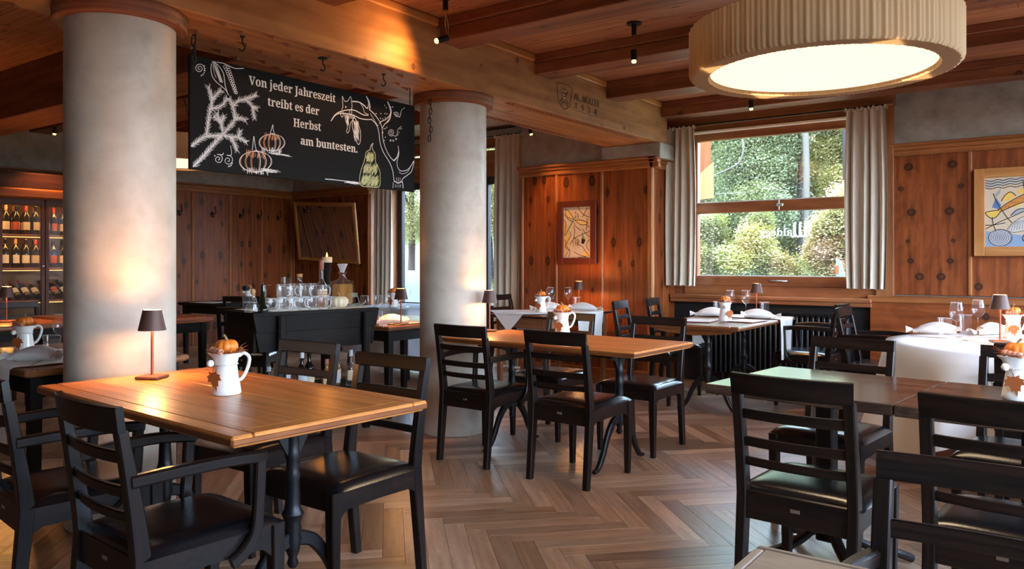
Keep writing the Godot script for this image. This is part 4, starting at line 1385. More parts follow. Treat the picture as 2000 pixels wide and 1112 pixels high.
	stroke(s, V2([1069, 490, 1067, 488, 1064, 486, 1061, 487, 1060, 489, 1061, 492, 1064, 493, 1067, 493, 1069, 490]), 0.0035, cw)
	obj("fox_drawing", s, M.chalk, b)
	s = ST()
	stroke(s, curve(V2([944, 384, 976, 426, 1023, 455, 1093, 476, 1147, 479, 1211, 463, 1258, 466]), 5), 0.0050, cw)
	stroke(s, curve(V2([944, 384, 988, 431, 1058, 448, 1138, 445, 1184, 435, 1239, 436, 1288, 443]), 5), 0.0050, cw)
	stroke(s, curve(V2([1288, 443, 1334, 411, 1353, 365, 1363, 303, 1392, 243, 1451, 178, 1481, 124, 1493, 60]), 5), 0.0050, cw)
	stroke(s, curve(V2([1267, 505, 1315, 479, 1363, 437, 1382, 397, 1387, 341, 1412, 273, 1451, 221, 1491, 193]), 5), 0.0050, cw)
	stroke(s, curve(V2([1491, 193, 1522, 221, 1538, 263, 1533, 298]), 5), 0.0090, cw, 0.0030)
	stroke(s, curve(V2([1533, 298, 1540, 245, 1522, 185, 1537, 143, 1573, 131, 1635, 151, 1689, 213]), 5), 0.0050, cw)
	stroke(s, curve(V2([1691, 210, 1667, 141, 1625, 108, 1583, 82, 1568, 59]), 5), 0.0050, cw)
	stroke(s, curve(V2([1683, 202, 1657, 170, 1625, 130, 1573, 112, 1542, 122]), 5), 0.0030, cw)
	stroke(s, curve(V2([1120, 534, 1175, 539, 1221, 525, 1249, 510, 1260, 546, 1241, 586]), 5), 0.0080, cw, 0.0040)
	stroke(s, curve(V2([1241, 586, 1264, 557, 1272, 528, 1269, 505]), 5), 0.0080, cw)
	stroke(s, curve(V2([1184, 538, 1211, 511, 1225, 479, 1258, 473]), 5), 0.0030, cw)
	stroke(s, curve(V2([1358, 425, 1372, 441, 1421, 466, 1461, 515, 1433, 583]), 5), 0.0050, cw)
	stroke(s, curve(V2([1433, 583, 1465, 537, 1463, 501, 1446, 459, 1407, 429, 1382, 397]), 5), 0.0090, cw, 0.0040)
	stroke(s, curve(V2([1456, 493, 1436, 458, 1412, 433]), 5), 0.0030, cw)
	stroke(s, curve(V2([1277, 480, 1334, 418, 1348, 413]), 5), 0.0030, cw)
	stroke(s, curve(V2([1493, 57, 1532, 45, 1573, 56, 1581, 15]), 5), 0.0060, cw)
	stroke(s, V2([1487, 45, 1483, 8]), 0.0040, cw)
	stroke(s, V2([1506, 31, 1506, 15]), 0.0030, cw)
	stroke(s, V2([1524, 33, 1524, 16]), 0.0030, cw)
	stroke(s, V2([1542, 34, 1542, 17]), 0.0030, cw)
	stroke(s, V2([1557, 35, 1557, 19]), 0.0030, cw)
	stroke(s, V2([1517, 80, 1519, 52]), 0.0030, cw)
	stroke(s, V2([1534, 82, 1536, 53]), 0.0030, cw)
	stroke(s, V2([1552, 83, 1554, 55]), 0.0030, cw)
	obj("antler_drawing", s, M.chalk, b)
	s = ST()
	stroke(s, curve(V2([1518, 507, 1521, 508, 1522, 511, 1521, 514, 1517, 515, 1511, 514, 1506, 510, 1504, 505, 1507, 500, 1516, 497, 1526, 500, 1534, 507, 1537, 516, 1531, 523, 1518, 526, 1503, 522, 1492, 512, 1547, 499, 1565, 545, 1599, 570]), 5), 0.0032, cw)
	stroke(s, curve(V2([1471, 380, 1474, 381, 1476, 384, 1475, 387, 1470, 389, 1463, 388, 1457, 383, 1455, 377, 1459, 371, 1468, 369, 1479, 372, 1488, 379, 1491, 389, 1484, 397, 1471, 400, 1455, 396, 1443, 385, 1441, 373, 1450, 362, 1467, 358, 1488, 364, 1517, 365, 1532, 410, 1563, 436]), 5), 0.0032, cw)
	stroke(s, V2([1467, 328, 1465, 325, 1461, 323, 1457, 323, 1455, 326, 1457, 330, 1461, 331, 1465, 331, 1467, 328]), 0.0035, cw)
	stroke(s, V2([1492, 329, 1491, 326, 1486, 324, 1482, 325, 1480, 328, 1482, 331, 1486, 333, 1491, 332, 1492, 329]), 0.0035, cw)
	stroke(s, V2([1520, 344, 1518, 340, 1514, 339, 1509, 339, 1507, 342, 1509, 345, 1514, 347, 1518, 347, 1520, 344]), 0.0035, cw)
	stroke(s, V2([1409, 555, 1409, 554, 1407, 553, 1405, 553, 1404, 554, 1405, 556, 1407, 557, 1409, 556, 1409, 555]), 0.0035, cw)
	stroke(s, V2([1424, 543, 1423, 541, 1421, 540, 1420, 541, 1419, 542, 1420, 543, 1421, 544, 1423, 544, 1424, 543]), 0.0035, cw)
	stroke(s, V2([1464, 553, 1463, 551, 1461, 550, 1459, 551, 1459, 552, 1459, 553, 1461, 554, 1463, 554, 1464, 553]), 0.0035, cw)
	stroke(s, V2([1484, 556, 1483, 555, 1481, 554, 1479, 554, 1479, 556, 1479, 557, 1481, 558, 1483, 558, 1484, 556]), 0.0035, cw)
	stroke(s, V2([1330, 488, 1329, 486, 1327, 486, 1325, 486, 1325, 487, 1325, 488, 1327, 489, 1329, 489, 1330, 488]), 0.0035, cw)
	stroke(s, V2([1373, 494, 1372, 493, 1371, 492, 1369, 492, 1368, 494, 1369, 495, 1371, 496, 1372, 496, 1373, 494]), 0.0035, cw)
	stroke(s, V2([1411, 500, 1410, 499, 1409, 498, 1407, 498, 1406, 499, 1407, 501, 1409, 502, 1410, 501, 1411, 500]), 0.0035, cw)
	stroke(s, V2([1429, 502, 1428, 500, 1426, 499, 1425, 500, 1424, 501, 1425, 502, 1426, 503, 1428, 503, 1429, 502]), 0.0035, cw)
	stroke(s, V2([1370, 462, 1369, 461, 1368, 460, 1366, 460, 1365, 462, 1366, 463, 1368, 464, 1369, 463, 1370, 462]), 0.0035, cw)
	stroke(s, V2([1392, 462, 1391, 460, 1389, 460, 1387, 460, 1387, 461, 1387, 463, 1389, 463, 1391, 463, 1392, 462]), 0.0035, cw)
	stroke(s, V2([1414, 474, 1413, 472, 1412, 471, 1410, 472, 1409, 473, 1410, 474, 1412, 475, 1413, 475, 1414, 474]), 0.0035, cw)
	stroke(s, V2([1402, 398, 1402, 396, 1400, 395, 1398, 396, 1397, 397, 1398, 398, 1400, 399, 1402, 399, 1402, 398]), 0.0035, cw)
	stroke(s, V2([1417, 402, 1416, 400, 1415, 400, 1413, 400, 1412, 401, 1413, 402, 1415, 403, 1416, 403, 1417, 402]), 0.0035, cw)
	stroke(s, V2([1429, 410, 1428, 409, 1426, 408, 1425, 409, 1424, 410, 1425, 411, 1426, 412, 1428, 412, 1429, 410]), 0.0035, cw)
	stroke(s, V2([1392, 371, 1391, 370, 1389, 369, 1387, 370, 1387, 371, 1387, 372, 1389, 373, 1391, 373, 1392, 371]), 0.0035, cw)
	stroke(s, V2([1414, 342, 1413, 341, 1412, 340, 1410, 341, 1409, 342, 1410, 343, 1412, 344, 1413, 344, 1414, 342]), 0.0035, cw)
	stroke(s, V2([1404, 320, 1404, 319, 1402, 318, 1400, 318, 1399, 319, 1400, 321, 1402, 321, 1404, 321, 1404, 320]), 0.0035, cw)
	stroke(s, V2([1532, 374, 1532, 373, 1530, 372, 1528, 372, 1527, 373, 1528, 375, 1530, 376, 1532, 375, 1532, 374]), 0.0035, cw)
	stroke(s, V2([1543, 391, 1542, 390, 1540, 389, 1538, 390, 1537, 391, 1538, 392, 1540, 393, 1542, 393, 1543, 391]), 0.0035, cw)
	stroke(s, V2([1555, 417, 1554, 416, 1552, 415, 1550, 415, 1550, 416, 1550, 418, 1552, 419, 1554, 418, 1555, 417]), 0.0035, cw)
	stroke(s, V2([1567, 422, 1567, 421, 1565, 420, 1563, 420, 1562, 422, 1563, 423, 1565, 424, 1567, 424, 1567, 422]), 0.0035, cw)
	stroke(s, V2([1550, 500, 1549, 498, 1547, 497, 1545, 498, 1545, 499, 1545, 500, 1547, 501, 1549, 501, 1550, 500]), 0.0035, cw)
	stroke(s, V2([1560, 523, 1559, 521, 1557, 521, 1556, 521, 1555, 522, 1556, 523, 1557, 524, 1559, 524, 1560, 523]), 0.0035, cw)
	obj("dot_swirl_drawing", s, M.chalk, b)
	s = ST()
	stroke(s, curve(V2([1277, 244, 1239, 222, 1225, 169, 1193, 97, 1182, 41, 1198, 1, 1277, -1, 1353, 6, 1365, 57, 1358, 119, 1324, 165, 1319, 221, 1296, 246]), 5), 0.0040, cg)
	stroke(s, curve(V2([1272, 243, 1281, 269, 1300, 288, 1291, 263, 1298, 245]), 5), 0.0040, cw)
	hatch(s, [1249, 213, 1305, 177], 30, 50, 1.1, cg)
	hatch(s, [1249, 213, 1305, 177], 30, 50, 1.0, cy)
	hatch(s, [1249, 213, 1305, 177], 30, 50, 1.2, cg2)
	hatch(s, [1221, 141, 1334, 96], 45, 50, 1.1, cg)
	hatch(s, [1221, 141, 1334, 96], 45, 50, 1.0, cy)
	hatch(s, [1221, 141, 1334, 96], 45, 50, 1.2, cg2)
	hatch(s, [1202, 63, 1348, 20], 60, 50, 1.1, cg)
	hatch(s, [1202, 63, 1348, 20], 60, 50, 1.0, cy)
	hatch(s, [1202, 63, 1348, 20], 60, 50, 1.2, cg2)
	hatch(s, [1067, 18, 1165, 9], 30, 70, -0.06, cw)
	stroke(s, curve(V2([899, 19, 1006, 20, 1175, 20]), 5), 0.0050, cw, 0.0030)
	obj("squash_drawing", s, M.chalk, b)
	s = ST()
	for x in [0.03, 1.66]:
		var hs := ST()
		tube(hs, [Vector3(x, 0.59, -0.01), Vector3(x, 0.655, -0.01), Vector3(x, 0.722, -0.01)], 0.004, 6, Vector3(1, 0, 0))
		obj("hanger", hs, M.black_metal, b)
	# hooks screwed into the beam and the two chains
	var k := 0
	for p in [[-3.66, -2.55, "black hook in the beam above the corn drawing"], [-3.66, -3.1, "black hook on a round plate above the word Jahreszeit"], [-3.66, -3.6, "black hook in the beam above the fox drawing"]]:
		var h := thing("ceiling_hook", p[2], "hook", Vector3(p[0], 2.46, p[1]), 60, "hooks under the beam")
		obj("plate", lathem([Vector2(0, -0.005), Vector2(0.03 if k == 1 else 0.014, -0.005), Vector2(0.03 if k == 1 else 0.014, 0.0), Vector2(0, 0)], 14), M.black_metal, h)
		var hs := ST()
		tube(hs, curve3([Vector3(0, 0, 0), Vector3(0, -0.035, 0), Vector3(0.012, -0.055, 0), Vector3(0.002, -0.078, 0), Vector3(-0.018, -0.068, 0)]), 0.004, 8, Vector3(0, 0, 1))
		obj("hook", hs, M.black_metal, h)
		k += 1
	chain("hanging_chain", "black chain hanging loose at the right end of the chalkboard", Vector3(-3.72, 2.4, -4.11), 9, 0.032)
	chain("hanging_chain", "short black chain and clip at the left end of the chalkboard", Vector3(-3.72, 2.42, -2.3), 4, 0.045)


func curve3(pts: Array, n := 5) -> Array:
	var out := []
	for i in pts.size() - 1:
		for k in n:
			out.append(pts[i].cubic_interpolate(pts[i + 1], pts[maxi(i - 1, 0)], pts[mini(i + 2, pts.size() - 1)], float(k) / n))
	out.append(pts[-1])
	return out


func chain(called: String, label: String, at: Vector3, n: int, step: float):
	var c := thing(called, label, "chain", at, 20, "chains at the chalkboard")
	var s := ST()
	var pts := []
	for k in 13:
		var t := TAU * k / 12.0
		pts.append(Vector3(sin(t) * 0.0095, cos(t) * step * 0.72, 0))
	tube(s, pts, 0.0032, 6, Vector3(0, 0, 1))
	var m := fin(s)
	for k in n:
		var o := obj("link", m, M.black_metal, c)
		o.position = Vector3(0.006 * sin(k * 1.3), -0.03 - step * k, 0)
		o.rotation.y = PI / 2 * (k % 2) + 0.4


func make_drum_lamps():
	var pleat := func(t, _y): return 1.0 + 0.006 * sin(t * 150.0) + 0.004 * sin(t * 67.0 + 2.0 * sin(t * 9.0))
	var k := 0
	for p in [[Vector3(-0.907, 2.04, -3.425), "large round pleated fabric drum lamp over the right-hand tables"], [Vector3(-6.3, 2.08, -3.7), "drum lamp partly hidden between the left column and the chalkboard"]]:
		var l := thing("drum_lamp", p[1], "lamp", p[0], 0, "pleated drum lamps")
		var r := 0.53
		obj("shade", lathem([Vector2(r - 0.02, 0.205), Vector2(r, 0.2), Vector2(r, 0.012), Vector2(r - 0.012, 0.0)].map(func(v): return v), 600 if k == 0 else 150, pleat), M.drum_shade, l)
		obj("bottom_ring", lathem([Vector2(r - 0.012, 0.0), Vector2(0.452, 0.0), Vector2(0.45, 0.03), Vector2(0.45, 0.05)], 600 if k == 0 else 150, pleat), M.drum_shade, l)
		obj("top_cover", lathem([Vector2(0.05, 0.206), Vector2(r - 0.02, 0.205)], 60), M.drum_shade, l)
		obj("diffuser", lathem([Vector2(0.0, 0.014), Vector2(0.445, 0.018), Vector2(0.447, 0.026), Vector2(0.0, 0.026)], 72), M.diffuser, l)
		for a in 3:
			var s := ST()
			var q := Vector3(sin(a * TAU / 3) * 0.2, 0, cos(a * TAU / 3) * 0.2)
			tube(s, [q + Vector3(0, 0.2, 0), Vector3(0, 2.86 - p[0].y, 0) + q * 0.2], 0.003, 6)
			obj("suspension_wire", s, M.black_metal, l)
		obj("ceiling_rose", lathem([Vector2(0, 2.83 - p[0].y), Vector2(0.06, 2.83 - p[0].y), Vector2(0.06, 2.87 - p[0].y)], 20), M.black_metal, l)
		var a := AreaLight3D.new()
		a.name = "drum_light"
		a.area_size = Vector2(0.74, 0.74)
		a.light_color = Color(1.0, 0.86, 0.68)
		a.light_energy = 1.4 if k == 0 else 0.15
		a.area_range = 12.0
		a.shadow_enabled = true
		a.rotation.x = -PI / 2
		a.position = Vector3(0, 0.008, 0)
		l.add_child(a)
		k += 1


func make_spots():
	# [ceiling point, bulb point, aim, label]
	var list := [
		[Vector3(-3.16, 2.87, -3.63), Vector3(-3.27, 2.62, -3.66), Vector3(-0.55, -0.35, 0.75), "black ceiling spotlight tilted towards the main beam"],
		[Vector3(-2.48, 2.87, -4.79), Vector3(-2.48, 2.6, -4.79), Vector3(0.02, -1, 0), "black ceiling spotlight hanging straight down left of the drum lamp"],
		[Vector3(-2.41, 2.87, -6.9), Vector3(-2.41, 2.6, -6.9), Vector3(0.05, -1, -0.1), "black ceiling spotlight in front of the big window"],
		[Vector3(-4.78, 2.87, -6.88), Vector3(-4.78, 2.6, -6.88), Vector3(0.1, -1, -0.35), "small ceiling spotlight lighting the plaster above the pier"],
		[Vector3(-8.87, 2.87, -3.87), Vector3(-8.87, 2.6, -3.87), Vector3(-0.2, -1, 0), "small ceiling spotlight in front of the wine cabinet wall"],
	]
	var e := [0.4, 1.3, 1.0, 1.0, 1.2]
	for k in 5:
		var p: Vector3 = list[k][0]
		var q: Vector3 = list[k][1]
		var aim: Vector3 = list[k][2].normalized()
		var l := thing("spotlight", list[k][3], "spotlight", p, 0, "ceiling spotlights")
		obj("canopy", lathem([Vector2(0, -0.012), Vector2(0.05, -0.012), Vector2(0.052, 0.0), Vector2(0, 0)], 20), M.black_metal, l)
		obj("stem", lathem([Vector2(0, -0.085), Vector2(0.017, -0.085), Vector2(0.017, -0.012), Vector2(0, -0.012)], 16), M.black_metal, l)
		var h := q - p - aim * 0.085
		for w in [-1.0, 1.0]:
			var s := ST()
			tube(s, curve3([Vector3(0.005 * w, -0.085, 0), Vector3(0, -0.085, 0).lerp(h, 0.5) + Vector3(-0.006 * w, 0, 0.006 * w), h]), 0.0028, 6, Vector3(1, 0, 0.2))
			obj("cord", s, M.brass, l)
		var b := Basis(Quaternion(Vector3.DOWN, aim))
		var head := obj("head", lathem([Vector2(0.012, -0.068), Vector2(0.021, -0.07), Vector2(0.021, 0.0), Vector2(0.012, 0.004), Vector2(0, 0.004)], 18), M.black_metal, l)
		head.transform = Transform3D(b, h)
		var bulb := obj("bulb", lathem([Vector2(0, -0.09), Vector2(0.012, -0.087), Vector2(0.017, -0.078), Vector2(0.014, -0.066), Vector2(0, -0.064)], 14), M.bulb, l)
		bulb.transform = Transform3D(b, h)
		var sp := SpotLight3D.new()
		sp.name = "spot_beam"
		sp.light_color = Color(1.0, 0.72, 0.42)
		sp.light_energy = e[k]
		sp.spot_range = 8.0
		sp.spot_angle = 84.0 if k == 0 else 40.0
		sp.spot_attenuation = 2.0
		sp.light_size = 0.02
		sp.shadow_enabled = true
		sp.position = q - p + aim * 0.012
		l.add_child(sp)
		sp.basis = Basis.looking_at(aim, Vector3(0.3, 0.1, 1))


func bottle_shape(h: float, r: float, shoulder := 0.62, neck := 0.3) -> Array:
	var n := r * neck * 1.15
	return [Vector2(0, 0), Vector2(r * 0.9, 0), Vector2(r, 0.006), Vector2(r, h * shoulder), Vector2(r * 0.86, h * (shoulder + 0.06)), Vector2(n * 1.25, h * (shoulder + 0.15)), Vector2(n, h * (shoulder + 0.2)), Vector2(n, h * 0.94), Vector2(n * 1.15, h * 0.945), Vector2(n * 1.15, h * 0.985), Vector2(n * 0.9, h), Vector2(0, h)]


# a bottle thing with capsule and label parts
func bottle(called: String, label: String, at: Vector3, h: float, r: float, glass: Material, lab: Material, cap: Material, group := "", lean := Vector3.ZERO, shoulder := 0.62) -> Node3D:
	var b := thing(called, label, "bottle", at, 0, group)
	b.rotation_degrees = lean
	obj("glass_body", lathem(bottle_shape(h, r, shoulder), 20), glass, b)
	if lab:
		var s := ST()
		grid(s, 10, 2, func(u, v): return Vector3(sin((u - 0.5) * 2.4) * (r + 0.0008), h * (0.16 + 0.28 * v), cos((u - 0.5) * 2.4) * (r + 0.0008)))
		obj("paper_label", s, lab, b)
	if cap:
		var n := r * 0.38
		obj("capsule", lathem([Vector2(n, h * 0.82), Vector2(n * 1.08, h * 0.83), Vector2(n * 1.1, h * 1.002), Vector2(0, h * 1.004)], 14), cap, b)
	return b


func make_wine_cabinet():
	var x := -9.12
	var z0 := -2.1
	var z1 := -4.79
	var c := thing("wine_cabinet", "tall dark wood wine cabinet with glass doors and lit shelves along the left wall", "cabinet", Vector3(x, 0, 0))
	var back := -0.56
	var s := ST()
	span(s, Vector3(back, 0, z1), Vector3(-0.02, 0.08, z0))
	span(s, Vector3(back, 1.9, z1), Vector3(-0.02, 1.95, z0))
	span(s, Vector3(back, 0.08, z1), Vector3(-0.02, 1.9, z1 + 0.04))
	span(s, Vector3(back, 0.08, z0 - 0.04), Vector3(-0.02, 1.9, z0))
	obj("carcass", s, M.cabinet, c)
	obj("back_panel", spanm(Vector3(back, 0.08, z1), Vector3(back + 0.012, 1.9, z0)), M.shelf_back, c)
	obj("fascia", spanm(Vector3(-0.02, 1.92, z1 - 0.04), Vector3(0.05, 2.03, z0 + 0.04), 0.02), M.cabinet_light, c)
	obj("fascia", spanm(Vector3(back, 2.03, z1 - 0.04), Vector3(0.0, 2.2, z0 + 0.04), 0.01), M.cabinet, c)
	obj("plinth", spanm(Vector3(-0.02, 0, z1), Vector3(0.0, 0.1, z0)), M.cabinet, c)
	for y in [0.47, 0.83, 1.18, 1.54]:
		obj("shelf", spanm(Vector3(back + 0.02, y - 0.022, z1 + 0.04), Vector3(-0.06, y, z0 - 0.04), 0.003), M.cabinet_light, c)
	for y in [1.885, 1.515, 1.155, 0.805]:
		var led := obj("led_strip", spanm(Vector3(-0.1, y - 0.006, z1 + 0.06), Vector3(-0.085, y, z0 - 0.06)), M.led, c)
		led.set_meta("label", "thin warm light strip under the shelf")
	# three doors with panes
	var edges := [z1, -4.335, -3.88, -3.425, -2.97, -2.515, z0]
	for k in 6:
		var a: float = edges[k] + 0.003
		var b: float = edges[k + 1] - 0.003
		var d := base("door", Vector3(0, 0, 0), 0, c)
		var f := ST()
		for zz in [a + 0.019, b - 0.019]:
			cbox(f, X(Vector3(0, 1.0, zz)), Vector3(0.03, 1.8, 0.038), 0.004)
		for yy in [0.14, 1.885]:
			cbox(f, X(Vector3(0, yy, (a + b) * 0.5)), Vector3(0.029, 0.07, b - a - 0.01), 0.004)
		obj("door_frame", f, M.cabinet, d)
		obj("pane", spanm(Vector3(-0.006, 0.17, a + 0.036), Vector3(0.002, 1.86, b - 0.036)), M.pane, d)
		var kn := ST()
		lathe(kn, [Vector2(0, 0), Vector2(0.012, 0.0), Vector2(0.01, 0.012), Vector2(0, 0.016)], 12, X(Vector3(0.015, 1.2, a + 0.02), Vector3(0, 0, -90)))
		obj("knob", kn, M.steel, d)
	for y in [1.86, 1.49, 1.13]:
		var al := AreaLight3D.new()
		al.name = "shelf_light"
		al.area_size = Vector2(2.3, 0.03)
		al.light_color = Color(1.0, 0.74, 0.38)
		al.light_energy = 0.9 if y > 1.6 else (0.6 if y > 1.3 else 0.1)
		al.shadow_enabled = true
		al.position = Vector3(-0.11, y, (z0 + z1) * 0.5)
		c.add_child(al)
		al.rotation = Vector3(-PI / 2 + 0.25, PI / 2, 0)
	# bottles of the two shelves in view and the display bottles below
	var r := RandomNumberGenerator.new()
	r.seed = 5
	var names := ["top", "middle", "bottom"]
	for row in 3:
		var y: float = [1.54, 1.18, 0.83][row] + 0.002
		var n := 0
		for k in 22:
			# two staggered rows on the standing shelves, one row of display bottles below
			var back_row := k >= 12
			if row == 2 and back_row:
				continue
			var z := -3.475 - 0.098 * (k % 12) - (0.049 if back_row else 0.0)
			if z < -4.72:
				continue
			var lab: Material = [M.label_white, M.label_white, M.label_red, M.label_white][r.randi() % 4]
			var cap: Material = [M.bottle_black, M.bottle_black, M.capsule_red, M.capsule_pink][r.randi() % 4]
			var h := r.randf_range(0.29, 0.32)
			var dx := (-0.36 if back_row else -0.2) + r.randf_range(-0.02, 0.02)
			var desc: String = "%s label, %s cap" % ["orange" if lab == M.label_red else "cream", "red" if cap == M.capsule_red else ("pink" if cap == M.capsule_pink else "black")]
			var b := bottle("wine_bottle", "wine bottle with %s, %s from left, %s of %s shelf" % [desc, nth(n), "back row" if back_row else "front row", names[row]], Vector3(x + dx, y, z), h, 0.037, M.bottle_black, lab, cap, "wine bottles in the cabinet", Vector3(0, 90 + r.randf_range(-25, 25), 0))
			if row == 2:
				b.rotation_degrees = Vector3(-58, 90, 0)
				b.position += Vector3(0.08, 0.035, 0)
			n += 1
			if k == 11:
				n = 0


func make_wall_things():
	# coat hooks on the left wall
	var k := 0
	for z in [-5.78, -6.28, -6.72, -7.02, -7.36]:
		var h := thing("coat_hook", "%s black wrought coat hook from the left on the dark panelled wall" % nth(k), "coat hook", Vector3(-9.705, 1.9, z), 90, "coat hooks")
		obj("plate", boxm(Vector3(0.035, 0.07, 0.008), 0.003), M.black_metal, h)
		var s := ST()
		tube(s, curve3([Vector3(0, 0.02, 0.0), Vector3(0, 0.0, 0.05), Vector3(0, 0.03, 0.09), Vector3(0, 0.085, 0.07), Vector3(0, 0.1, 0.085)]), 0.007, 8, Vector3(1, 0, 0))
		tube(s, curve3([Vector3(0, -0.02, 0.0), Vector3(0, -0.04, 0.035), Vector3(0, -0.02, 0.06)]), 0.006, 8, Vector3(1, 0, 0))
		obj("hook", s, M.black_metal, h)
		k += 1
	# leaning mirror in the far corner
	var m := thing("wall_mirror", "large wood-framed mirror tilted forward on the dark panelled corner wall", "mirror", Vector3(-8.78, 1.67, -7.49))
	m.rotation_degrees = Vector3(9, 0, -3)
	var w := 1.3
	var hh := 0.86
	for a in [[-1, 0], [1, 0]]:
		obj("frame_side", boxm(Vector3(0.055, hh, 0.04), 0.01), M.pale_frame, m).position = Vector3(a[0] * (w * 0.5 - 0.0275), 0, 0)
		obj("frame_rail", boxm(Vector3(w - 0.11, 0.055, 0.04), 0.01), M.pale_frame, m).position = Vector3(0, a[0] * (hh * 0.5 - 0.0275), 0)
	obj("mirror_glass", boxm(Vector3(w - 0.1, hh - 0.1, 0.012)), M.mirror, m)
	paintings()


func picture_frame(t: Node3D, w: float, h: float, bw: float, m: Material):
	for a in [-1, 1]:
		obj("frame_side", boxm(Vector3(bw, h, 0.03), 0.004), m, t).position = Vector3(a * (w - bw) * 0.5, 0, 0)
		obj("frame_rail", boxm(Vector3(w - 2 * bw, bw, 0.03), 0.004), m, t).position = Vector3(0, a * (h - bw) * 0.5, 0)
	obj("backing", boxm(Vector3(w - bw, h - bw, 0.01)), M.canvas_paper, t).position.z = -0.008


func paintings():
	var dk := Color(0.03, 0.02, 0.015)
	# dragonfly picture over the nook table
	var t := thing("framed_picture", "small framed ink drawing of a yellow dragonfly among reeds above the nook table", "picture", Vector3(-4.455, 1.565, -7.275))
	var w := 0.485
	var h := 0.69
	picture_frame(t, w, h, 0.07, M.frame_red)
	var s := ST()
	var q := func(list: Array) -> Array:   # picture coordinates 0..1000 over the sheet
		var o := []
		for i in range(0, list.size(), 2):
			o.append(Vector2((list[i] / 1000.0 - 0.5) * 0.34, (0.5 - list[i + 1] / 1000.0) * 0.55))
		return o
	fill(s, q.call([0, 250, 180, 400, 250, 600, 160, 800, 0, 1000]), Color(0.7, 0.45, 0.16))
	fill(s, q.call([560, 620, 760, 700, 860, 860, 500, 960, 380, 900]), Color(0.62, 0.5, 0.38))
	fill(s, q.call([700, 900, 860, 870, 960, 960, 760, 980]), Color(0.75, 0.48, 0.14), 0.0003)
	fill(s, curve(q.call([60, 30, 200, 80, 360, 210, 300, 230, 120, 170, 60, 30])), Color(0.76, 0.52, 0.16), 0.0003)
	fill(s, curve(q.call([430, 260, 640, 260, 880, 310, 860, 350, 640, 350, 430, 260])), Color(0.74, 0.52, 0.18), 0.0003)
	for l in [[60, 30, 200, 80, 360, 210, 300, 230, 120, 170, 60, 30], [430, 260, 640, 260, 880, 310, 860, 350, 640, 350, 430, 260], [20, 120, 180, 240, 350, 280], [390, 300, 460, 380, 600, 440, 660, 460], [500, 130, 560, 180, 520, 230], [440, 130, 470, 90], [0, 240, 90, 320, 40, 560], [380, 370, 420, 470, 380, 620, 420, 600], [240, 480, 280, 560, 180, 640, 100, 760, 200, 820, 240, 900, 180, 980], [40, 640, 90, 700, 60, 780, 220, 860], [980, 480, 700, 540, 420, 610, 300, 680, 240, 740], [700, 430, 820, 520, 980, 600], [860, 380, 840, 470, 880, 240], [540, 0, 640, 90, 760, 160, 960, 210], [880, 20, 800, 110, 700, 200], [560, 740, 700, 780, 800, 860, 940, 960], [400, 880, 540, 930, 700, 960, 840, 980, 560, 990], [980, 640, 880, 700, 860, 780, 940, 860], [60, 980, 160, 880]]:
		stroke(s, curve(q.call(l), 4), 0.006, dk, -1, 0.0007)
	stroke(s, curve(q.call([470, 170, 400, 240, 300, 320, 180, 440, 60, 560]), 4), 0.02, Color(0.28, 0.34, 0.16), 0.012, 0.0005)
	for k in 8:
		var p: Vector2 = q.call([450 - k * 50, 190 + k * 48])[0]
		stroke(s, [p + Vector2(-0.008, -0.006), p + Vector2(0.008, 0.006)], 0.003, dk, -1, 0.0008)
	fill(s, q.call([700, 450, 740, 560, 800, 640, 720, 700, 660, 680, 690, 560]), Color(0.2, 0.3, 0.18), 0.0004)
	fill(s, q.call([680, 620, 820, 650, 760, 730, 660, 720]), dk, 0.0005)
	for k in 26:
		var a: Vector2 = q.call([330 + rng.randi() % 230, 630 + rng.randi() % 60])[0]
		stroke(s, [a, a + Vector2(rng.randf_range(-0.01, 0.02), -rng.randf_range(0.03, 0.09))], 0.003, dk if k % 3 else Color(0.45, 0.3, 0.2), 0.001, 0.0008)
	stroke(s, curve(q.call([340, 650, 440, 620, 560, 650, 600, 720]), 4), 0.008, Color(0.3, 0.2, 0.12), -1, 0.0006)
	fill(s, q.call([880, 370, 930, 370, 940, 400, 900, 410]), Color(0.3, 0.08, 0.05), 0.0006)
	var d := obj("drawing", s, M.print, t)
	d.position.z = -0.002
	# fish picture on the right wall
	t = thing("framed_picture", "framed picture of a yellow spotted fish over shells and blue water on the right wall", "picture", Vector3(-0.41, 1.667, -7.765))
	picture_frame(t, 0.74, 0.745, 0.08, M.pale_frame)
	s = ST()
	var g := func(list: Array) -> Array:   # hundredths of a picture 0.57 x 0.63, from its left top corner
		var o := []
		for i in range(0, list.size(), 2):
			o.append(Vector2(list[i] * 0.00095 - 0.285, 0.29 - list[i + 1] * 0.00083))
		return o
	var blue := Color(0.1, 0.2, 0.42)
	var gry := Color(0.36, 0.38, 0.4)
	fill(s, g.call([0, 540, 120, 560, 330, 600, 460, 580, 600, 640, 600, 700, 0, 700]), Color(0.26, 0.36, 0.5))
	fill(s, g.call([50, 300, 80, 200, 120, 280, 100, 320]), blue, 0.0003)
	fill(s, g.call([280, 640, 320, 560, 430, 570, 480, 620, 420, 660]), blue, 0.0003)
	fill(s, curve(g.call([190, 390, 240, 330, 320, 320, 260, 370, 190, 390])), gry, 0.0003)
	fill(s, g.call([70, 170, 120, 100, 110, 160, 80, 200]), gry, 0.0003)
	fill(s, g.call([0, 20, 100, 30, 220, 10, 400, 0, 600, 0, 600, 40, 300, 60, 120, 80, 0, 110]), Color(0.5, 0.48, 0.44))
	for k in 4:
		var wv := []
		for i in 14:
			wv.append_array([i * 46, 22 + k * 26 + 14 * (i % 2) - i * 2])
		stroke(s, curve(g.call(wv), 3), 0.006, dk, -1, 0.0006)
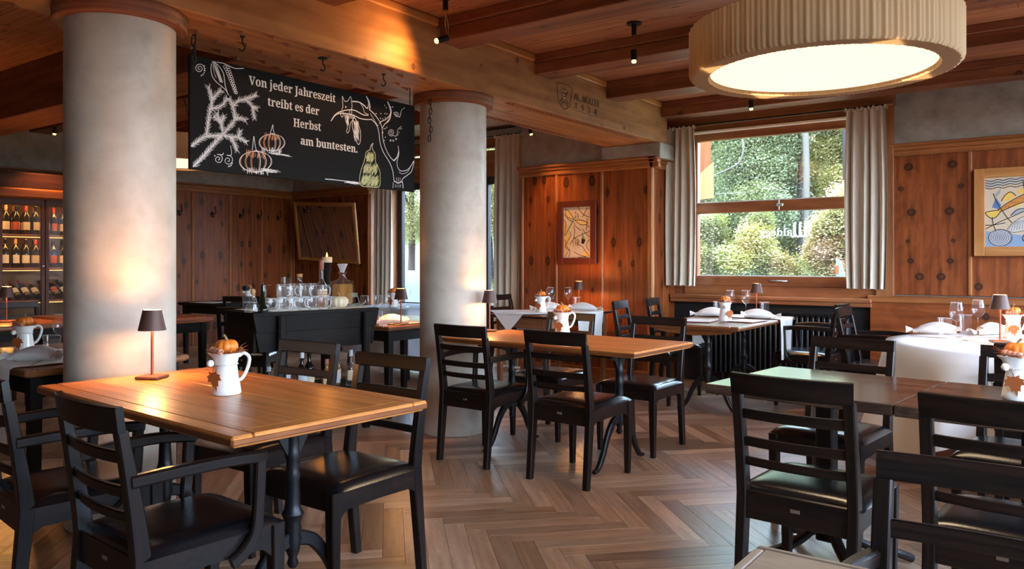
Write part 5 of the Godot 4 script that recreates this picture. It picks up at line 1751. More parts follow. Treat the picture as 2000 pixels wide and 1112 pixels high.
	fill(s, curve(g.call([90, 330, 180, 250, 300, 170, 420, 100, 520, 80, 520, 170, 420, 210, 280, 260, 180, 310, 110, 350, 90, 330]), 3), Color(0.6, 0.24, 0.05), 0.0004)
	fill(s, g.call([100, 330, 0, 350, 40, 410, 80, 400, 110, 355]), Color(0.8, 0.52, 0.1), 0.0005)
	fill(s, g.call([120, 240, 150, 180, 190, 150, 230, 190, 180, 240]), Color(0.82, 0.5, 0.1), 0.0003)
	fill(s, g.call([240, 170, 250, 120, 320, 130, 300, 165]), Color(0.82, 0.5, 0.1), 0.0003)
	fill(s, g.call([170, 300, 280, 250, 270, 290, 190, 310]), Color(0.82, 0.56, 0.12), 0.0003)
	for l in [[90, 330, 180, 250, 300, 170, 420, 100, 520, 80], [110, 350, 180, 310, 280, 260, 420, 210, 520, 170], [120, 240, 150, 180, 190, 150, 230, 190], [100, 330, 0, 350, 40, 410, 80, 400, 110, 355], [60, 160, 90, 260, 160, 400, 200, 460], [0, 520, 90, 460, 200, 400, 320, 330, 420, 250], [50, 400, 60, 480, 80, 540], [300, 250, 330, 330, 420, 460, 520, 560], [280, 40, 290, 120], [190, 390, 240, 330, 320, 320], [300, 560, 280, 640, 380, 680, 480, 620], [0, 480, 60, 480, 150, 460]]:
		stroke(s, curve(g.call(l), 4), 0.0065, dk, -1, 0.0007)
	for k in 16:
		var p: Vector2 = g.call([130 + k * 22, 300 - k * 13 + (k % 3) * 14])[0]
		stroke(s, [p, p + Vector2(0.006, 0.008)], 0.006, Color(0.35, 0.08, 0.04), -1, 0.0007)
	# shell and snail
	fill(s, curve(g.call([160, 540, 200, 470, 290, 400, 340, 420, 360, 480, 320, 530, 220, 560, 160, 540]), 3), Color(0.62, 0.56, 0.48), 0.0004)
	for k in 9:
		stroke(s, curve(g.call([175 + k * 20, 548 - k * 5, 190 + k * 18, 500 - k * 8, 230 + k * 12, 450 - k * 3]), 3), 0.0035, Color(0.16, 0.2, 0.3), -1, 0.0007)
	stroke(s, curve(g.call([160, 540, 200, 470, 290, 400, 340, 420, 360, 480, 320, 530, 220, 560, 160, 540]), 3), 0.004, dk, -1, 0.0007)
	var c: Vector2 = g.call([112, 610])[0]
	var ell := []
	for k in 20:
		ell.append(c + Vector2(cos(k * TAU / 20) * 0.085, sin(k * TAU / 20) * 0.07))
	fill(s, ell, Color(0.24, 0.25, 0.28), 0.0005)
	var sp := []
	for k in 60:
		sp.append(c + Vector2(cos(k * 0.55) * 0.085, sin(k * 0.55) * 0.075) * (1.0 - k / 62.0))
	stroke(s, sp, 0.006, Color(0.62, 0.62, 0.6), 0.003, 0.0007)
	stroke(s, ell + [ell[0]], 0.005, dk, -1, 0.0008)
	d = obj("painting", s, M.print, t)
	d.position.z = -0.002


func make_curtains():
	# [x centre, z, width, y0, y1, label, folds]
	for c in [
		[-3.44, -7.62, 0.4, 1.0, 2.62, "beige curtain at the left side of the big window", 5], [-1.61, -7.62, 0.36, 1.0, 2.62, "beige curtain at the right side of the big window", 5],
		[-5.5, -7.46, 0.42, 0.02, 2.72, "long beige curtain between the garden door and the pier", 5], [-7.64, -7.5, 0.3, 0.02, 2.72, "long beige curtain left of the garden door by the mirror wall", 4],
	]:
		var t := thing("curtain", c[5], "curtain", Vector3(c[0], 0, c[1]), 0, "beige curtains")
		var s := ST()
		var w: float = c[2]
		var n: int = c[6]
		var y0: float = c[3]
		var y1: float = c[4]
		for side in [1.0, -1.0]:
			grid(s, n * 10, 24, func(u, v):
				var uu: float = u if side > 0 else 1.0 - u
				var amp := lerpf(0.055, 0.026, v)
				var ph := uu * n * TAU + 0.6 * sin(uu * 7.0 + v * 1.2)
				return Vector3((uu - 0.5) * w * lerpf(0.95, 1.05, sin(v * 3.0)) + 0.008 * sin(ph * 0.5 + 1.0), lerpf(y0, y1, v) + 0.006 * sin(ph), amp * (sin(ph) + 0.25 * sin(ph * 2.3 + v * 2.0)) + side * 0.0015))
		obj("drape", s, M.curtain, t)
		s = ST()
		grid(s, n * 10, 3, func(u, v):
			var ph: float = u * n * TAU * 2.2
			return Vector3((u - 0.5) * w * 1.02, y1 - 0.01 + v * 0.035 + 0.008 * sin(ph * 0.7), 0.022 * sin(ph) + 0.012))
		obj("gathered_heading", s, M.curtain, t)
	for r in [[-3.58, -1.45, 2.655, -7.66, "dark curtain rail over the big window"], [-7.9, -5.25, 2.755, -7.48, "dark curtain rail over the garden door"]]:
		var s := ST()
		tube(s, [Vector3(r[0], r[2], r[3]), Vector3(r[1], r[2], r[3])], 0.008, 8)
		tag(obj("curtain_rail", s, M.black_metal), r[4], "curtain rail")


func make_radiator():
	var t := thing("radiator", "long black column radiator under the window sill", "radiator", Vector3(-3.08, 0, -7.68))
	var s := ST()
	for z in [-0.05, 0.0, 0.05]:
		tube(s, [Vector3(0, 0.14, z), Vector3(0, 0.17, z), Vector3(0, 0.7, z), Vector3(0, 0.73, z * 0.8)], [0.012, 0.016, 0.016, 0.012], 8, Vector3(1, 0, 0))
	tube(s, [Vector3(0, 0.725, -0.055), Vector3(0, 0.735, 0), Vector3(0, 0.725, 0.055)], [0.016, 0.02, 0.016], 8, Vector3(1, 0, 0))
	tube(s, [Vector3(0, 0.15, -0.055), Vector3(0, 0.145, 0.055)], 0.018, 8, Vector3(1, 0, 0))
	var m := fin(s)
	for k in 27:
		obj("fin", m, M.radiator, t).position.x = k * 0.05
	s = ST()
	tube(s, [Vector3(-0.02, 0.7, 0), Vector3(1.32, 0.7, 0)], 0.014, 8)
	tube(s, [Vector3(-0.02, 0.18, 0), Vector3(1.32, 0.18, 0)], 0.014, 8)
	for x in [0.1, 1.2]:
		tube(s, [Vector3(x, 0.0, 0), Vector3(x, 0.16, 0)], 0.014, 8, Vector3(1, 0, 0))
	obj("header_pipe", s, M.radiator, t)


# ------------------------------------------------------------------ tables
func table_top(t: Node3D, w: float, d: float, y: float, m: Material, em: Material, n := 5, rim := 0.07, th := 0.036):
	# frame of moulded edge rails round a field of planks running along x
	for sg in [-1.0, 1.0]:
		var s := ST()
		cbox(s, X(Vector3(0, y - th * 0.3, sg * (d - rim) * 0.5)), Vector3(w, th * 0.6, rim), 0.006)
		cbox(s, X(Vector3(0, y - th * 0.8, sg * ((d - rim) * 0.5 - 0.008))), Vector3(w - 0.016, th * 0.42, rim), 0.006)
		obj("edge_rail", s, em if rim < 0.03 else m, t)
		s = ST()
		cbox(s, X(Vector3(sg * (w - rim) * 0.5, y - th * 0.3, 0)), Vector3(rim, th * 0.6, d - 2 * rim - 0.001), 0.004)
		cbox(s, X(Vector3(sg * ((w - rim) * 0.5 - 0.008), y - th * 0.8, 0)), Vector3(rim, th * 0.42, d - 2 * rim + 0.02), 0.004)
		obj("edge_rail", s, m, t)
		s = ST()
		cbox(s, X(Vector3(0, y - th * 0.52, sg * (d * 0.5 - 0.001))), Vector3(w - 0.004, th * 0.5, 0.006), 0.0028)
		obj("edge_moulding", s, em, t)
		s = ST()
		cbox(s, X(Vector3(sg * (w * 0.5 - 0.001), y - th * 0.52, 0)), Vector3(0.006, th * 0.5, d - 0.004), 0.0028)
		obj("edge_moulding", s, em, t)
	var f := d - 2 * rim
	for k in n:
		var s := ST()
		cbox(s, X(Vector3(0, y - 0.0105, -f * 0.5 + f * (k + 0.5) / n)), Vector3(w - 2 * rim - 0.0012, 0.02, f / n - 0.0008), 0.0006, Vector2(0.6, 1.4), Vector2(rng.randf(), rng.randf()))
		obj("top_board", s, m, t)


# cast iron pedestal with two feet spread along z
func cast_pedestal(t: Node3D, at: Vector3, top: float, reach := 0.28, turn := 0.0):
	var p := base("cast_pedestal", at, turn, t)
	var h := top
	obj("column", lathem([Vector2(0, 0.2), Vector2(0.012, 0.2), Vector2(0.02, 0.215), Vector2(0.014, 0.235), Vector2(0.024, 0.26), Vector2(0.03, 0.3), Vector2(0.026, 0.32), Vector2(0.03, 0.335), Vector2(0.026, 0.35), Vector2(0.032, 0.37), Vector2(0.038, 0.385), Vector2(0.03, 0.4), Vector2(0.026, 0.42), Vector2(0.023, 0.5), Vector2(0.027, 0.515), Vector2(0.022, 0.53), Vector2(0.022, 0.57), Vector2(0.027, 0.585), Vector2(0.022, 0.6), Vector2(0.022, h - 0.05), Vector2(0.03, h - 0.03), Vector2(0.05, h), Vector2(0, h)], 18), M.iron, p)
	for sg in [-1.0, 1.0]:
		var s := ST()
		bar(s, curve3([Vector3(0, 0.3, sg * 0.01), Vector3(0, 0.275, sg * reach * 0.28), Vector3(0, 0.2, sg * reach * 0.5), Vector3(0, 0.1, sg * reach * 0.68), Vector3(0, 0.035, sg * reach * 0.86), Vector3(0, 0.02, sg * reach * 1.02)]), 0.03, [0.05, 0.05, 0.05, 0.048, 0.047, 0.046, 0.045, 0.043, 0.042, 0.04, 0.038, 0.036, 0.036, 0.034, 0.033, 0.032, 0.031, 0.03, 0.029, 0.028, 0.027, 0.026, 0.025, 0.024, 0.022, 0.018], Vector3(1, 0, 0) if false else Vector3(0, 1, 0.001), 0.006)
		obj("foot", s, M.iron, p)
		s = ST()
		slab(s, PackedVector2Array([Vector2(0.0, h - 0.02), Vector2(0.14, h - 0.02), Vector2(0.13, h - 0.04), Vector2(0.06, h - 0.06), Vector2(0.02, h - 0.13), Vector2(0.0, h - 0.13)]), 0.014, X(Vector3.ZERO, Vector3(0, -90 * sg, 0)))
		obj("bracket", s, M.iron, p)
	obj("top_plate", spanm(Vector3(-0.1, h - 0.022, -0.24), Vector3(0.1, h - 0.002, 0.24), 0.004), M.iron, p)


func four_legs(t: Node3D, w: float, d: float, h: float, th: float, m: Material, apron := 0.09):
	for sx in [-1.0, 1.0]:
		for sz in [-1.0, 1.0]:
			var s := ST()
			bar(s, [Vector3(sx * (w * 0.5 - 0.07), 0, sz * (d * 0.5 - 0.07)), Vector3(sx * (w * 0.5 - 0.07), h, sz * (d * 0.5 - 0.07))], [th * 0.75, th], [th * 0.75, th], Vector3(0, 0, 1))
			obj("leg", s, m, t)
	for sg in [-1.0, 1.0]:
		obj("apron", spanm(Vector3(-w * 0.5 + 0.09, h - apron, sg * (d * 0.5 - 0.06) - 0.01), Vector3(w * 0.5 - 0.09, h, sg * (d * 0.5 - 0.06) + 0.01), 0.002), m, t)
		obj("apron", spanm(Vector3(sg * (w * 0.5 - 0.06) - 0.01, h - apron, -d * 0.5 + 0.09), Vector3(sg * (w * 0.5 - 0.06) + 0.01, h, d * 0.5 - 0.09), 0.002), m, t)


func spider_base(t: Node3D, h: float):
	obj("post", spanm(Vector3(-0.035, 0.1, -0.035), Vector3(0.035, h, 0.035), 0.006), M.ebony, t)
	for k in 4:
		var s := ST()
		var d := Vector3(sin(k * PI / 2 + PI / 4), 0, cos(k * PI / 2 + PI / 4))
		bar(s, curve3([d * 0.03 + Vector3(0, 0.22, 0), d * 0.07 + Vector3(0, 0.14, 0), d * 0.17 + Vector3(0, 0.075, 0), d * 0.3 + Vector3(0, 0.04, 0), d * 0.36 + Vector3(0, 0.018, 0)]), 0.045, 0.032, Vector3(0, 1, 0), 0.01)
		obj("foot", s, M.ebony, t)
	obj("top_plate", spanm(Vector3(-0.2, h - 0.02, -0.2), Vector3(0.2, h, 0.2), 0.004), M.iron, t)


func make_tables():
	var t := thing("dining_table", "polished oak table nearest on the left, with lamp and pitcher by the broad column", "table", Vector3(-2.66, 0, -1.76), -3.5)
	table_top(t, 1.45, 0.77, 0.75, M.oak, M.oak_edge)
	cast_pedestal(t, Vector3(-0.44, 0, 0), 0.71)
	cast_pedestal(t, Vector3(0.46, 0, 0), 0.71)
	t = thing("dining_table", "polished oak table in the middle of the room with four black chairs", "table", Vector3(-2.72, 0, -4.27), -2.5)
	table_top(t, 1.47, 0.72, 0.75, M.oak, M.oak_edge)
	cast_pedestal(t, Vector3(-0.42, 0, 0), 0.71)
	cast_pedestal(t, Vector3(0.42, 0, 0), 0.71)
	# window table: long side away from the camera
	t = thing("dining_table", "old brown wooden table on iron pedestals before the radiator and big window", "table", Vector3(-2.51, 0, -6.53), 90)
	table_top(t, 1.42, 0.76, 0.75, M.brown_table, M.oak_edge, 4)
	for sg in [-1.0, 1.0]:
		var s := ST()
		slab(s, PackedVector2Array([Vector2(-0.33, 0.715), Vector2(0.33, 0.715), Vector2(0.3, 0.69), Vector2(0.15, 0.675), Vector2(0, 0.665), Vector2(-0.15, 0.675), Vector2(-0.3, 0.69)]), 0.02, X(Vector3(sg * 0.66, 0, 0), Vector3(0, 90, 0)))
		obj("apron", s, M.oak_edge, t)
	cast_pedestal(t, Vector3(-0.38, 0, 0), 0.71, 0.26)
	cast_pedestal(t, Vector3(0.47, 0, 0), 0.71, 0.26)
	t = thing("dining_table", "dark wooden table with white cloths in the nook before the panelled pier", "table", Vector3(-4.285, 0, -6.55), 90)
	table_top(t, 1.18, 0.68, 0.75, M.brown_table, M.ebony, 4, 0.06)
	four_legs(t, 1.18, 0.68, 0.714, 0.055, M.brown_table)
	var k := 0
	for p in [[-0.867, -3.385, "dark square table whose top mirrors the green window"], [-0.148, -3.31, "dark square table joined to the right of the green-reflecting one"]]:
		t = thing("square_table", p[2], "table", Vector3(p[0], 0, p[1]), -6.0, "dark square tables pushed together")
		var s := ST()
		cbox(s, X(Vector3(0, 0.73, 0)), Vector3(0.718, 0.04, 0.72), 0.003, Vector2(0.8, 1.2), Vector2(0.3 * k, 0.4 * k), false, 0)
		obj("top", s, M.wenge, t)
		spider_base(t, 0.71)
		k += 1
	t = thing("square_table", "grey-brown oak table corner at the bottom edge of the view", "table", Vector3(-0.07, 0, -1.02))
	table_top(t, 0.8, 0.72, 0.75, M.greyoak, M.greyoak, 4, 0.02, 0.04)
	spider_base(t, 0.71)
	t = thing("dining_table", "wooden table with white runner behind the broad column at the left edge", "table", Vector3(-4.76, 0, -2.1))
	table_top(t, 1.25, 0.86, 0.72, M.brown_table, M.oak_edge, 4, 0.06)
	four_legs(t, 1.25, 0.86, 0.684, 0.06, M.black_wood)
	t = thing("dining_table", "warm-lit wooden table in front of the wine cabinet", "table", Vector3(-7.1, 0, -2.45), 90)
	table_top(t, 1.3, 0.8, 0.75, M.red_table, M.oak_edge, 4, 0.06)
	four_legs(t, 1.3, 0.8, 0.714, 0.06, M.black_wood)
	t = thing("dining_table", "reddish wooden table with thick edge just right of the broad column", "table", Vector3(-7.16, 0, -3.72))
	table_top(t, 1.4, 0.95, 0.75, M.red_table, M.red_table, 4, 0.06, 0.05)
	four_legs(t, 1.4, 0.95, 0.7, 0.06, M.black_wood)
	t = thing("dining_table", "dark table with papers by the coat hook wall", "table", Vector3(-8.5, 0, -5.75))
	table_top(t, 1.0, 0.8, 0.75, M.black_wood, M.black_wood, 4, 0.05)
	four_legs(t, 1.0, 0.8, 0.714, 0.06, M.black_wood)
	t = thing("dining_table", "wooden table with lamp tucked behind the right-hand column", "table", Vector3(-4.88, 0, -4.96), 90)
	table_top(t, 1.1, 0.9, 0.735, M.brown_table, M.oak_edge, 4, 0.06)
	four_legs(t, 1.1, 0.9, 0.7, 0.06, M.black_wood)
	t = thing("dining_table", "cloth-covered table by the garden door seen left of the right-hand column", "table", Vector3(-6.15, 0, -6.4))
	table_top(t, 0.9, 0.9, 0.745, M.brown_table, M.oak_edge, 4, 0.06)
	four_legs(t, 0.9, 0.9, 0.7, 0.05, M.black_wood)
	t = thing("round_table", "round table hidden under a long white cloth at the right", "table", Vector3(-0.25, 0, -5.6))
	obj("top", lathem([Vector2(0, 0.71), Vector2(0.76, 0.71), Vector2(0.77, 0.72), Vector2(0.77, 0.744), Vector2(0, 0.746)], 40), M.brown_table, t)
	spider_base(t, 0.71)
	make_cloths()


# cloth laid over an edge: a strip along x of given width, hanging at both ends
func runner(t_label: String, at: Vector3, turn: float, len_top: float, width: float, drop: float, m: Material, group := "", drop2 := -1.0) -> void:
	if drop2 < 0:
		drop2 = drop
	var s := ST()
	var total := len_top + drop + drop2
	grid(s, 60, 14, func(u, v):
		var p: float = u * total - drop2
		var z: float = (v - 0.5) * width
		var wave: float = 0.012 * sin(v * 11.0 + 0.5) + 0.006 * sin(v * 23.0)
		if p < 0:
			return Vector3(-len_top * 0.5 - 0.006 - minf(-p, 0.012) * 0.5 - wave * minf(1.0, -p * 6.0), 0.004 + p + 0.01 * minf(1, -p * 50.0), -z * (1.0 + p * 0.15))
		if p > len_top:
			var q := p - len_top
			return Vector3(len_top * 0.5 + 0.006 + minf(q, 0.012) * 0.5 + wave * minf(1.0, q * 6.0), 0.004 - q + 0.01 * minf(1, q * 50.0), -z * (1.0 - q * 0.15))
		return Vector3(p - len_top * 0.5, 0.005 + 0.0012 * sin(p * 40 + v * 8), -z))
	var o := obj("table_runner", s, m)
	o.position = at
	o.rotation.y = deg_to_rad(turn)
	tag(o, t_label, "table runner", group)


# square cloth turned on its corner; hangs down past +x beyond edge e
func corner_cloth(label: String, at: Vector3, turn: float, half: float, e: float, m: Material):
	var s := ST()
	grid(s, 72, 72, func(u, v):
		var a: float = (u - 0.5) * 2.0 * half
		var b: float = (v - 0.5) * 2.0 * half
		var x := (a + b) * 0.7071
		var z := (a - b) * 0.7071
		if x > e:
			return Vector3(e + 0.008 + 0.02 * sin(z * 9.0) * minf(1.0, (x - e) * 5.0), 0.003 - (x - e), z * (1.0 - 0.1 * (x - e)))
		return Vector3(x, 0.005, z))
	var o := obj("table_cloth", s, m)
	o.position = at
	o.rotation.y = deg_to_rad(turn)
	tag(o, label, "tablecloth", "white cloths on the nook table")


func make_cloths():
	runner("white runner across the window table hanging down before the radiator", Vector3(-2.51, 0.752, -6.95), 0, 0.77, 0.36, 0.36, M.linen, "", 0.28)
	runner("white cloth hanging over the near edge of the left edge table", Vector3(-4.62, 0.722, -2.1), 90, 0.87, 0.72, 0.05, M.linen, "", 0.42)
	corner_cloth("white cloth hanging to a point over the near edge of the nook table", Vector3(-4.4, 0.752, -6.3), -90, 0.36, 0.34, M.linen)
	runner("white cloth hanging over the right edge of the nook table by the chair", Vector3(-4.285, 0.753, -6.68), 0, 0.69, 0.5, 0.36, M.linen)
	runner("cream place runner on the table behind the right-hand column", Vector3(-4.75, 0.737, -4.75), 0, 0.6, 0.4, 0.0, M.linen_cream)
	# square cloth of the far table, long drop
	for c in [["pale blue-grey cloth over the table by the garden door", Vector3(-6.15, 0.748, -6.4), 0.47, 0.45, M.linen_blue, 0.5]]:
		var s := ST()
		var hw: float = c[2]
		grid(s, 48, 48, func(u, v):
			var x: float = (u - 0.5) * 2.0 * (hw + c[5])
			var z: float = (0.5 - v) * 2.0 * (hw + c[5])
			var ox := maxf(0, absf(x) - hw)
			var oz := maxf(0, absf(z) - hw)
			var d := maxf(ox, oz)
			var fl := 0.02 * sin((x + z) * 14.0) * minf(1.0, d * 4.0)
			return Vector3(clampf(x, -hw, hw) + signf(x) * minf(ox, 0.05) * 0.6 + fl, 0.004 - d, clampf(z, -hw, hw) + signf(z) * minf(oz, 0.05) * 0.6 + fl))
		var o := obj("table_cloth", s, c[4])
		o.position = c[1]
		tag(o, c[0], "tablecloth")
	# round cloth
	var s := ST()
	var n := 96
	var rings := []
	for j in 22:
		var row := []
		for i in n:
			var a := TAU * i / n
			var r := 0.8 * minf(1.0, j / 9.0)
			var y := 0.752
			if j > 9:
				var q := (j - 9) / 12.0
				var f := 0.5 + 0.5 * sin(a * 9.0 + 0.7 * sin(a * 2.0))
				var sq := absf(sin(a * 2.0 + 0.5))
				r = 0.8 + 0.02 + q * (-0.02 + 0.2 * f * f)
				y = 0.752 - (0.03 if q > 0 else 0.0) - q * (0.42 + 0.2 * sq)
			row.append(Vector3(sin(a) * r, y, cos(a) * r))
		rings.append(row)
	s.set_smooth_group(1)
	for j in 21:
		for i in n:
			var i2 := (i + 1) % n
			if j == 0:
				tri(s, rings[0][0], rings[1][i], rings[1][i2])
			else:
				quad(s, rings[j + 1][i], rings[j + 1][i2], rings[j][i2], rings[j][i])
	var o := obj("table_cloth", s, M.linen)
	o.position = Vector3(-0.25, 0, -5.6)
	tag(o, "long white tablecloth falling in folds round the round table at the right", "tablecloth")


# ------------------------------------------------------------------ chairs. Local: seat looks along -z, back at +z
func post_z(y: float) -> float:
	if y < 0.42:
		return lerpf(0.245, 0.205, y / 0.42)
	return lerpf(0.205, 0.272, pow((y - 0.42) / 0.44, 1.25))


func make_chair(slatted: bool, arms: bool) -> Node3D:
	var t := base("dining_chair")
	tag(t, "black chair", "chair")
	var wd: Material = M.ebony
	for sx in [-1.0, 1.0]:
		var pts := []
		var w := []
		for k in 14:
			var y: float = 0.79 * k / 13.0 if slatted else 0.806 * k / 13.0
			pts.append(Vector3(sx * 0.19, y, post_z(y)))
			w.append(lerpf(0.034, 0.05, minf(1, y / 0.4)) if y < 0.42 else lerpf(0.05, 0.03, (y - 0.42) / 0.38))
		var s := ST()
		bar(s, pts, w, 0.036, Vector3(1, 0, 0), 0.004)
		obj("leg", s, wd, t).set_meta("label", "rear leg rising into the back post")
		s = ST()
		bar(s, [Vector3(sx * 0.193, 0, -0.212), Vector3(sx * 0.193, 0.3, -0.216), Vector3(sx * 0.193, 0.432, -0.216)], [0.03, 0.042, 0.044], [0.03, 0.042, 0.044], Vector3(0, 0, 1), 0.004)
		obj("leg", s, wd, t)
		# side apron with arched lower edge
		s = ST()
		slab(s, PackedVector2Array([Vector2(-0.2, 0.432), Vector2(0.2, 0.432), Vector2(0.2, 0.33), Vector2(0.186, 0.346), Vector2(0.16, 0.36), Vector2(0.0, 0.364), Vector2(-0.16, 0.36), Vector2(-0.18, 0.346), Vector2(-0.194, 0.33)]), 0.022, X(Vector3(sx * 0.195, 0, 0), Vector3(0, -90, 0)), 2.0)
		obj("side_apron", s, wd, t)
		for z in [0.245, -0.212]:
			obj("glide", lathem([Vector2(0, -0.003), Vector2(0.012, -0.003), Vector2(0.012, 0.006), Vector2(0, 0.006)], 10), M.steel, t).position = Vector3(sx * 0.191, 0.003, z)
	obj("front_apron", spanm(Vector3(-0.175, 0.36, -0.228), Vector3(0.175, 0.432, -0.206), 0.003), wd, t)
	obj("rear_apron", spanm(Vector3(-0.175, 0.34, 0.196), Vector3(0.175, 0.438, 0.222), 0.003), wd, t)
	obj("maker_plate", spanm(Vector3(-0.016, 0.39, 0.2215), Vector3(0.016, 0.404, 0.2245), 0.001), M.steel, t)
	var rails := [[0.824, 0.074, 0.024, 0.41], [0.717, 0.036, 0.016, 0.37], [0.617, 0.034, 0.016, 0.37], [0.545, 0.03, 0.016, 0.37]] if slatted else [[0.832, 0.058, 0.024, 0.41], [0.714, 0.037, 0.018, 0.37], [0.578, 0.03, 0.016, 0.37]]
	for k in rails.size():
		var r: Array = rails[k]
		var y: float = r[0]
		var bow := 0.028 if slatted else 0.012
		var pts := []
		for j in 11:
			var x: float = (j / 10.0 - 0.5) * r[3]
			pts.append(Vector3(x, y, post_z(y) + bow * (1.0 - pow(x / 0.205, 2.0)) - (0.008 if k else 0.0)))
		var s := ST()
		bar(s, pts, r[2], r[1], Vector3(0, 1, 0.14), 0.004)
		obj("slat" if k else "top_rail", s, wd, t)
	# leather pad
	var s := ST()
	grid(s, 20, 20, func(u, v):
		var a: float = (u - 0.5) * 2.0
		var b: float = (v - 0.5) * 2.0
		var e := pow(maxf(0.0, (1.0 - pow(absf(a), 5.0)) * (1.0 - pow(absf(b), 5.0))), 0.5)
		return Vector3(signf(a) * pow(absf(a), 0.8) * 0.216, 0.43 + 0.036 * e, -0.012 - signf(b) * pow(absf(b), 0.8) * 0.218))
	obj("seat", s, M.leather, t)
	if arms:
		for sx in [-1.0, 1.0]:
			s = ST()
			bar(s, curve3([Vector3(sx * 0.2, 0.652, 0.235), Vector3(sx * 0.218, 0.66, 0.12), Vector3(sx * 0.228, 0.663, -0.02), Vector3(sx * 0.22, 0.655, -0.12), Vector3(sx * 0.21, 0.65, -0.165)], 4), 0.03, 0.036, Vector3(0, 1, 0), 0.006)
			obj("armrest", s, wd, t)
			s = ST()
			bar(s, curve3([Vector3(sx * 0.219, 0.64, -0.145), Vector3(sx * 0.22, 0.5, -0.138), Vector3(sx * 0.22, 0.42, -0.125), Vector3(sx * 0.219, 0.37, -0.085), Vector3(sx * 0.218, 0.352, -0.05)], 4), 0.024, 0.036, Vector3(0, 0.1, 1), 0.005)
			obj("arm_support", s, wd, t)
	return t


func make_chairs():
	var kinds := [make_chair(true, false), make_chair(true, true), make_chair(false, false), make_chair(false, true)]
	var used := [false, false, false, false]
	var list := [
		[1, -2.27, -1.355, -4, "black slatted armchair nearest in front of the left oak table, under its corner"],
		[1, -3.01, -1.38, -7, "black slatted armchair at the left edge in front of the left oak table"],
		[2, -2.345, -2.085, 180, "black low-backed chair at the far right side of the left oak table"],
		[2, -3.045, -2.23, 182, "black low-backed chair behind the pitcher of the left oak table"],
		[1, -3.1, -3.97, -1, "black slatted armchair at the near left side of the middle oak table"],
		[0, -2.39, -3.945, -1, "black slatted armless chair at the near right side of the middle oak table"],
		[2, -2.42, -4.775, 180, "black low-backed chair at the far right side of the middle oak table"],
		[2, -3.15, -4.79, 180, "black low-backed chair at the far side of the middle oak table, behind its pitcher"],
		[0, -0.787, -2.95, -4, "black slatted chair before the green-reflecting table, seen from behind"],
		[0, -0.18, -2.87, -4, "black slatted chair at the right edge before the second square table"],
		[2, -0.99, -3.965, 174, "black low-backed chair at the far side of the green-reflecting table"],
		[2, -0.225, -3.975, 174, "black low-backed chair at the far side of the second square table, by the white cloth"],
		[3, -0.145, -1.485, 180, "black low-backed armchair in the bottom right corner facing the grey table"],
		[1, -0.15, -4.66, 0, "black slatted armchair backing onto the square tables, drawn up to the round table"],
		[1, -1.965, -7.08, 90, "black armchair at the right side of the window table before the radiator"],
		[1, -1.26, -6.5, -90, "black armchair left of the round table, turned towards it"],
		[0, -3.17, -6.43, -79, "black slatted chair left of the window table, nearer of the two by the pier"],
		[0, -3.17, -7.1, -79, "pale-shining slatted chair left of the window table, nearest the window"],
		[2, -4.86, -6.78, -90, "black low-backed chair left of the nook table before the long curtain"],
		[2, -7.05, -6.75, -60, "black low-backed chair by the garden door left of the blue-grey cloth"],
		[2, -6.0, -4.27, 36, "black chair between the red wooden table and the wine trough"],
		[2, -7.76, -5.5, 36, "black low-backed chair at the dark table with papers"],
		[2, -8.0, -3.25, -90, "dark chair before the wine cabinet behind the pitcher on the left"],
	]
	for c in list:
		var k: int = c[0]
		var at := Vector3(c[1], 0, c[2])
		var o: Node3D
		if used[k]:
			o = dup(kinds[k], c[4], at, c[3], "black dining chairs")
		else:
			used[k] = true
			o = kinds[k]
			o.position = at
			o.rotation.y = deg_to_rad(c[3])
			tag(o, c[4], "chair", "black dining chairs")
		if c[2] < -6.0 and c[1] > -5.0:
			o.scale = Vector3.ONE * 1.035


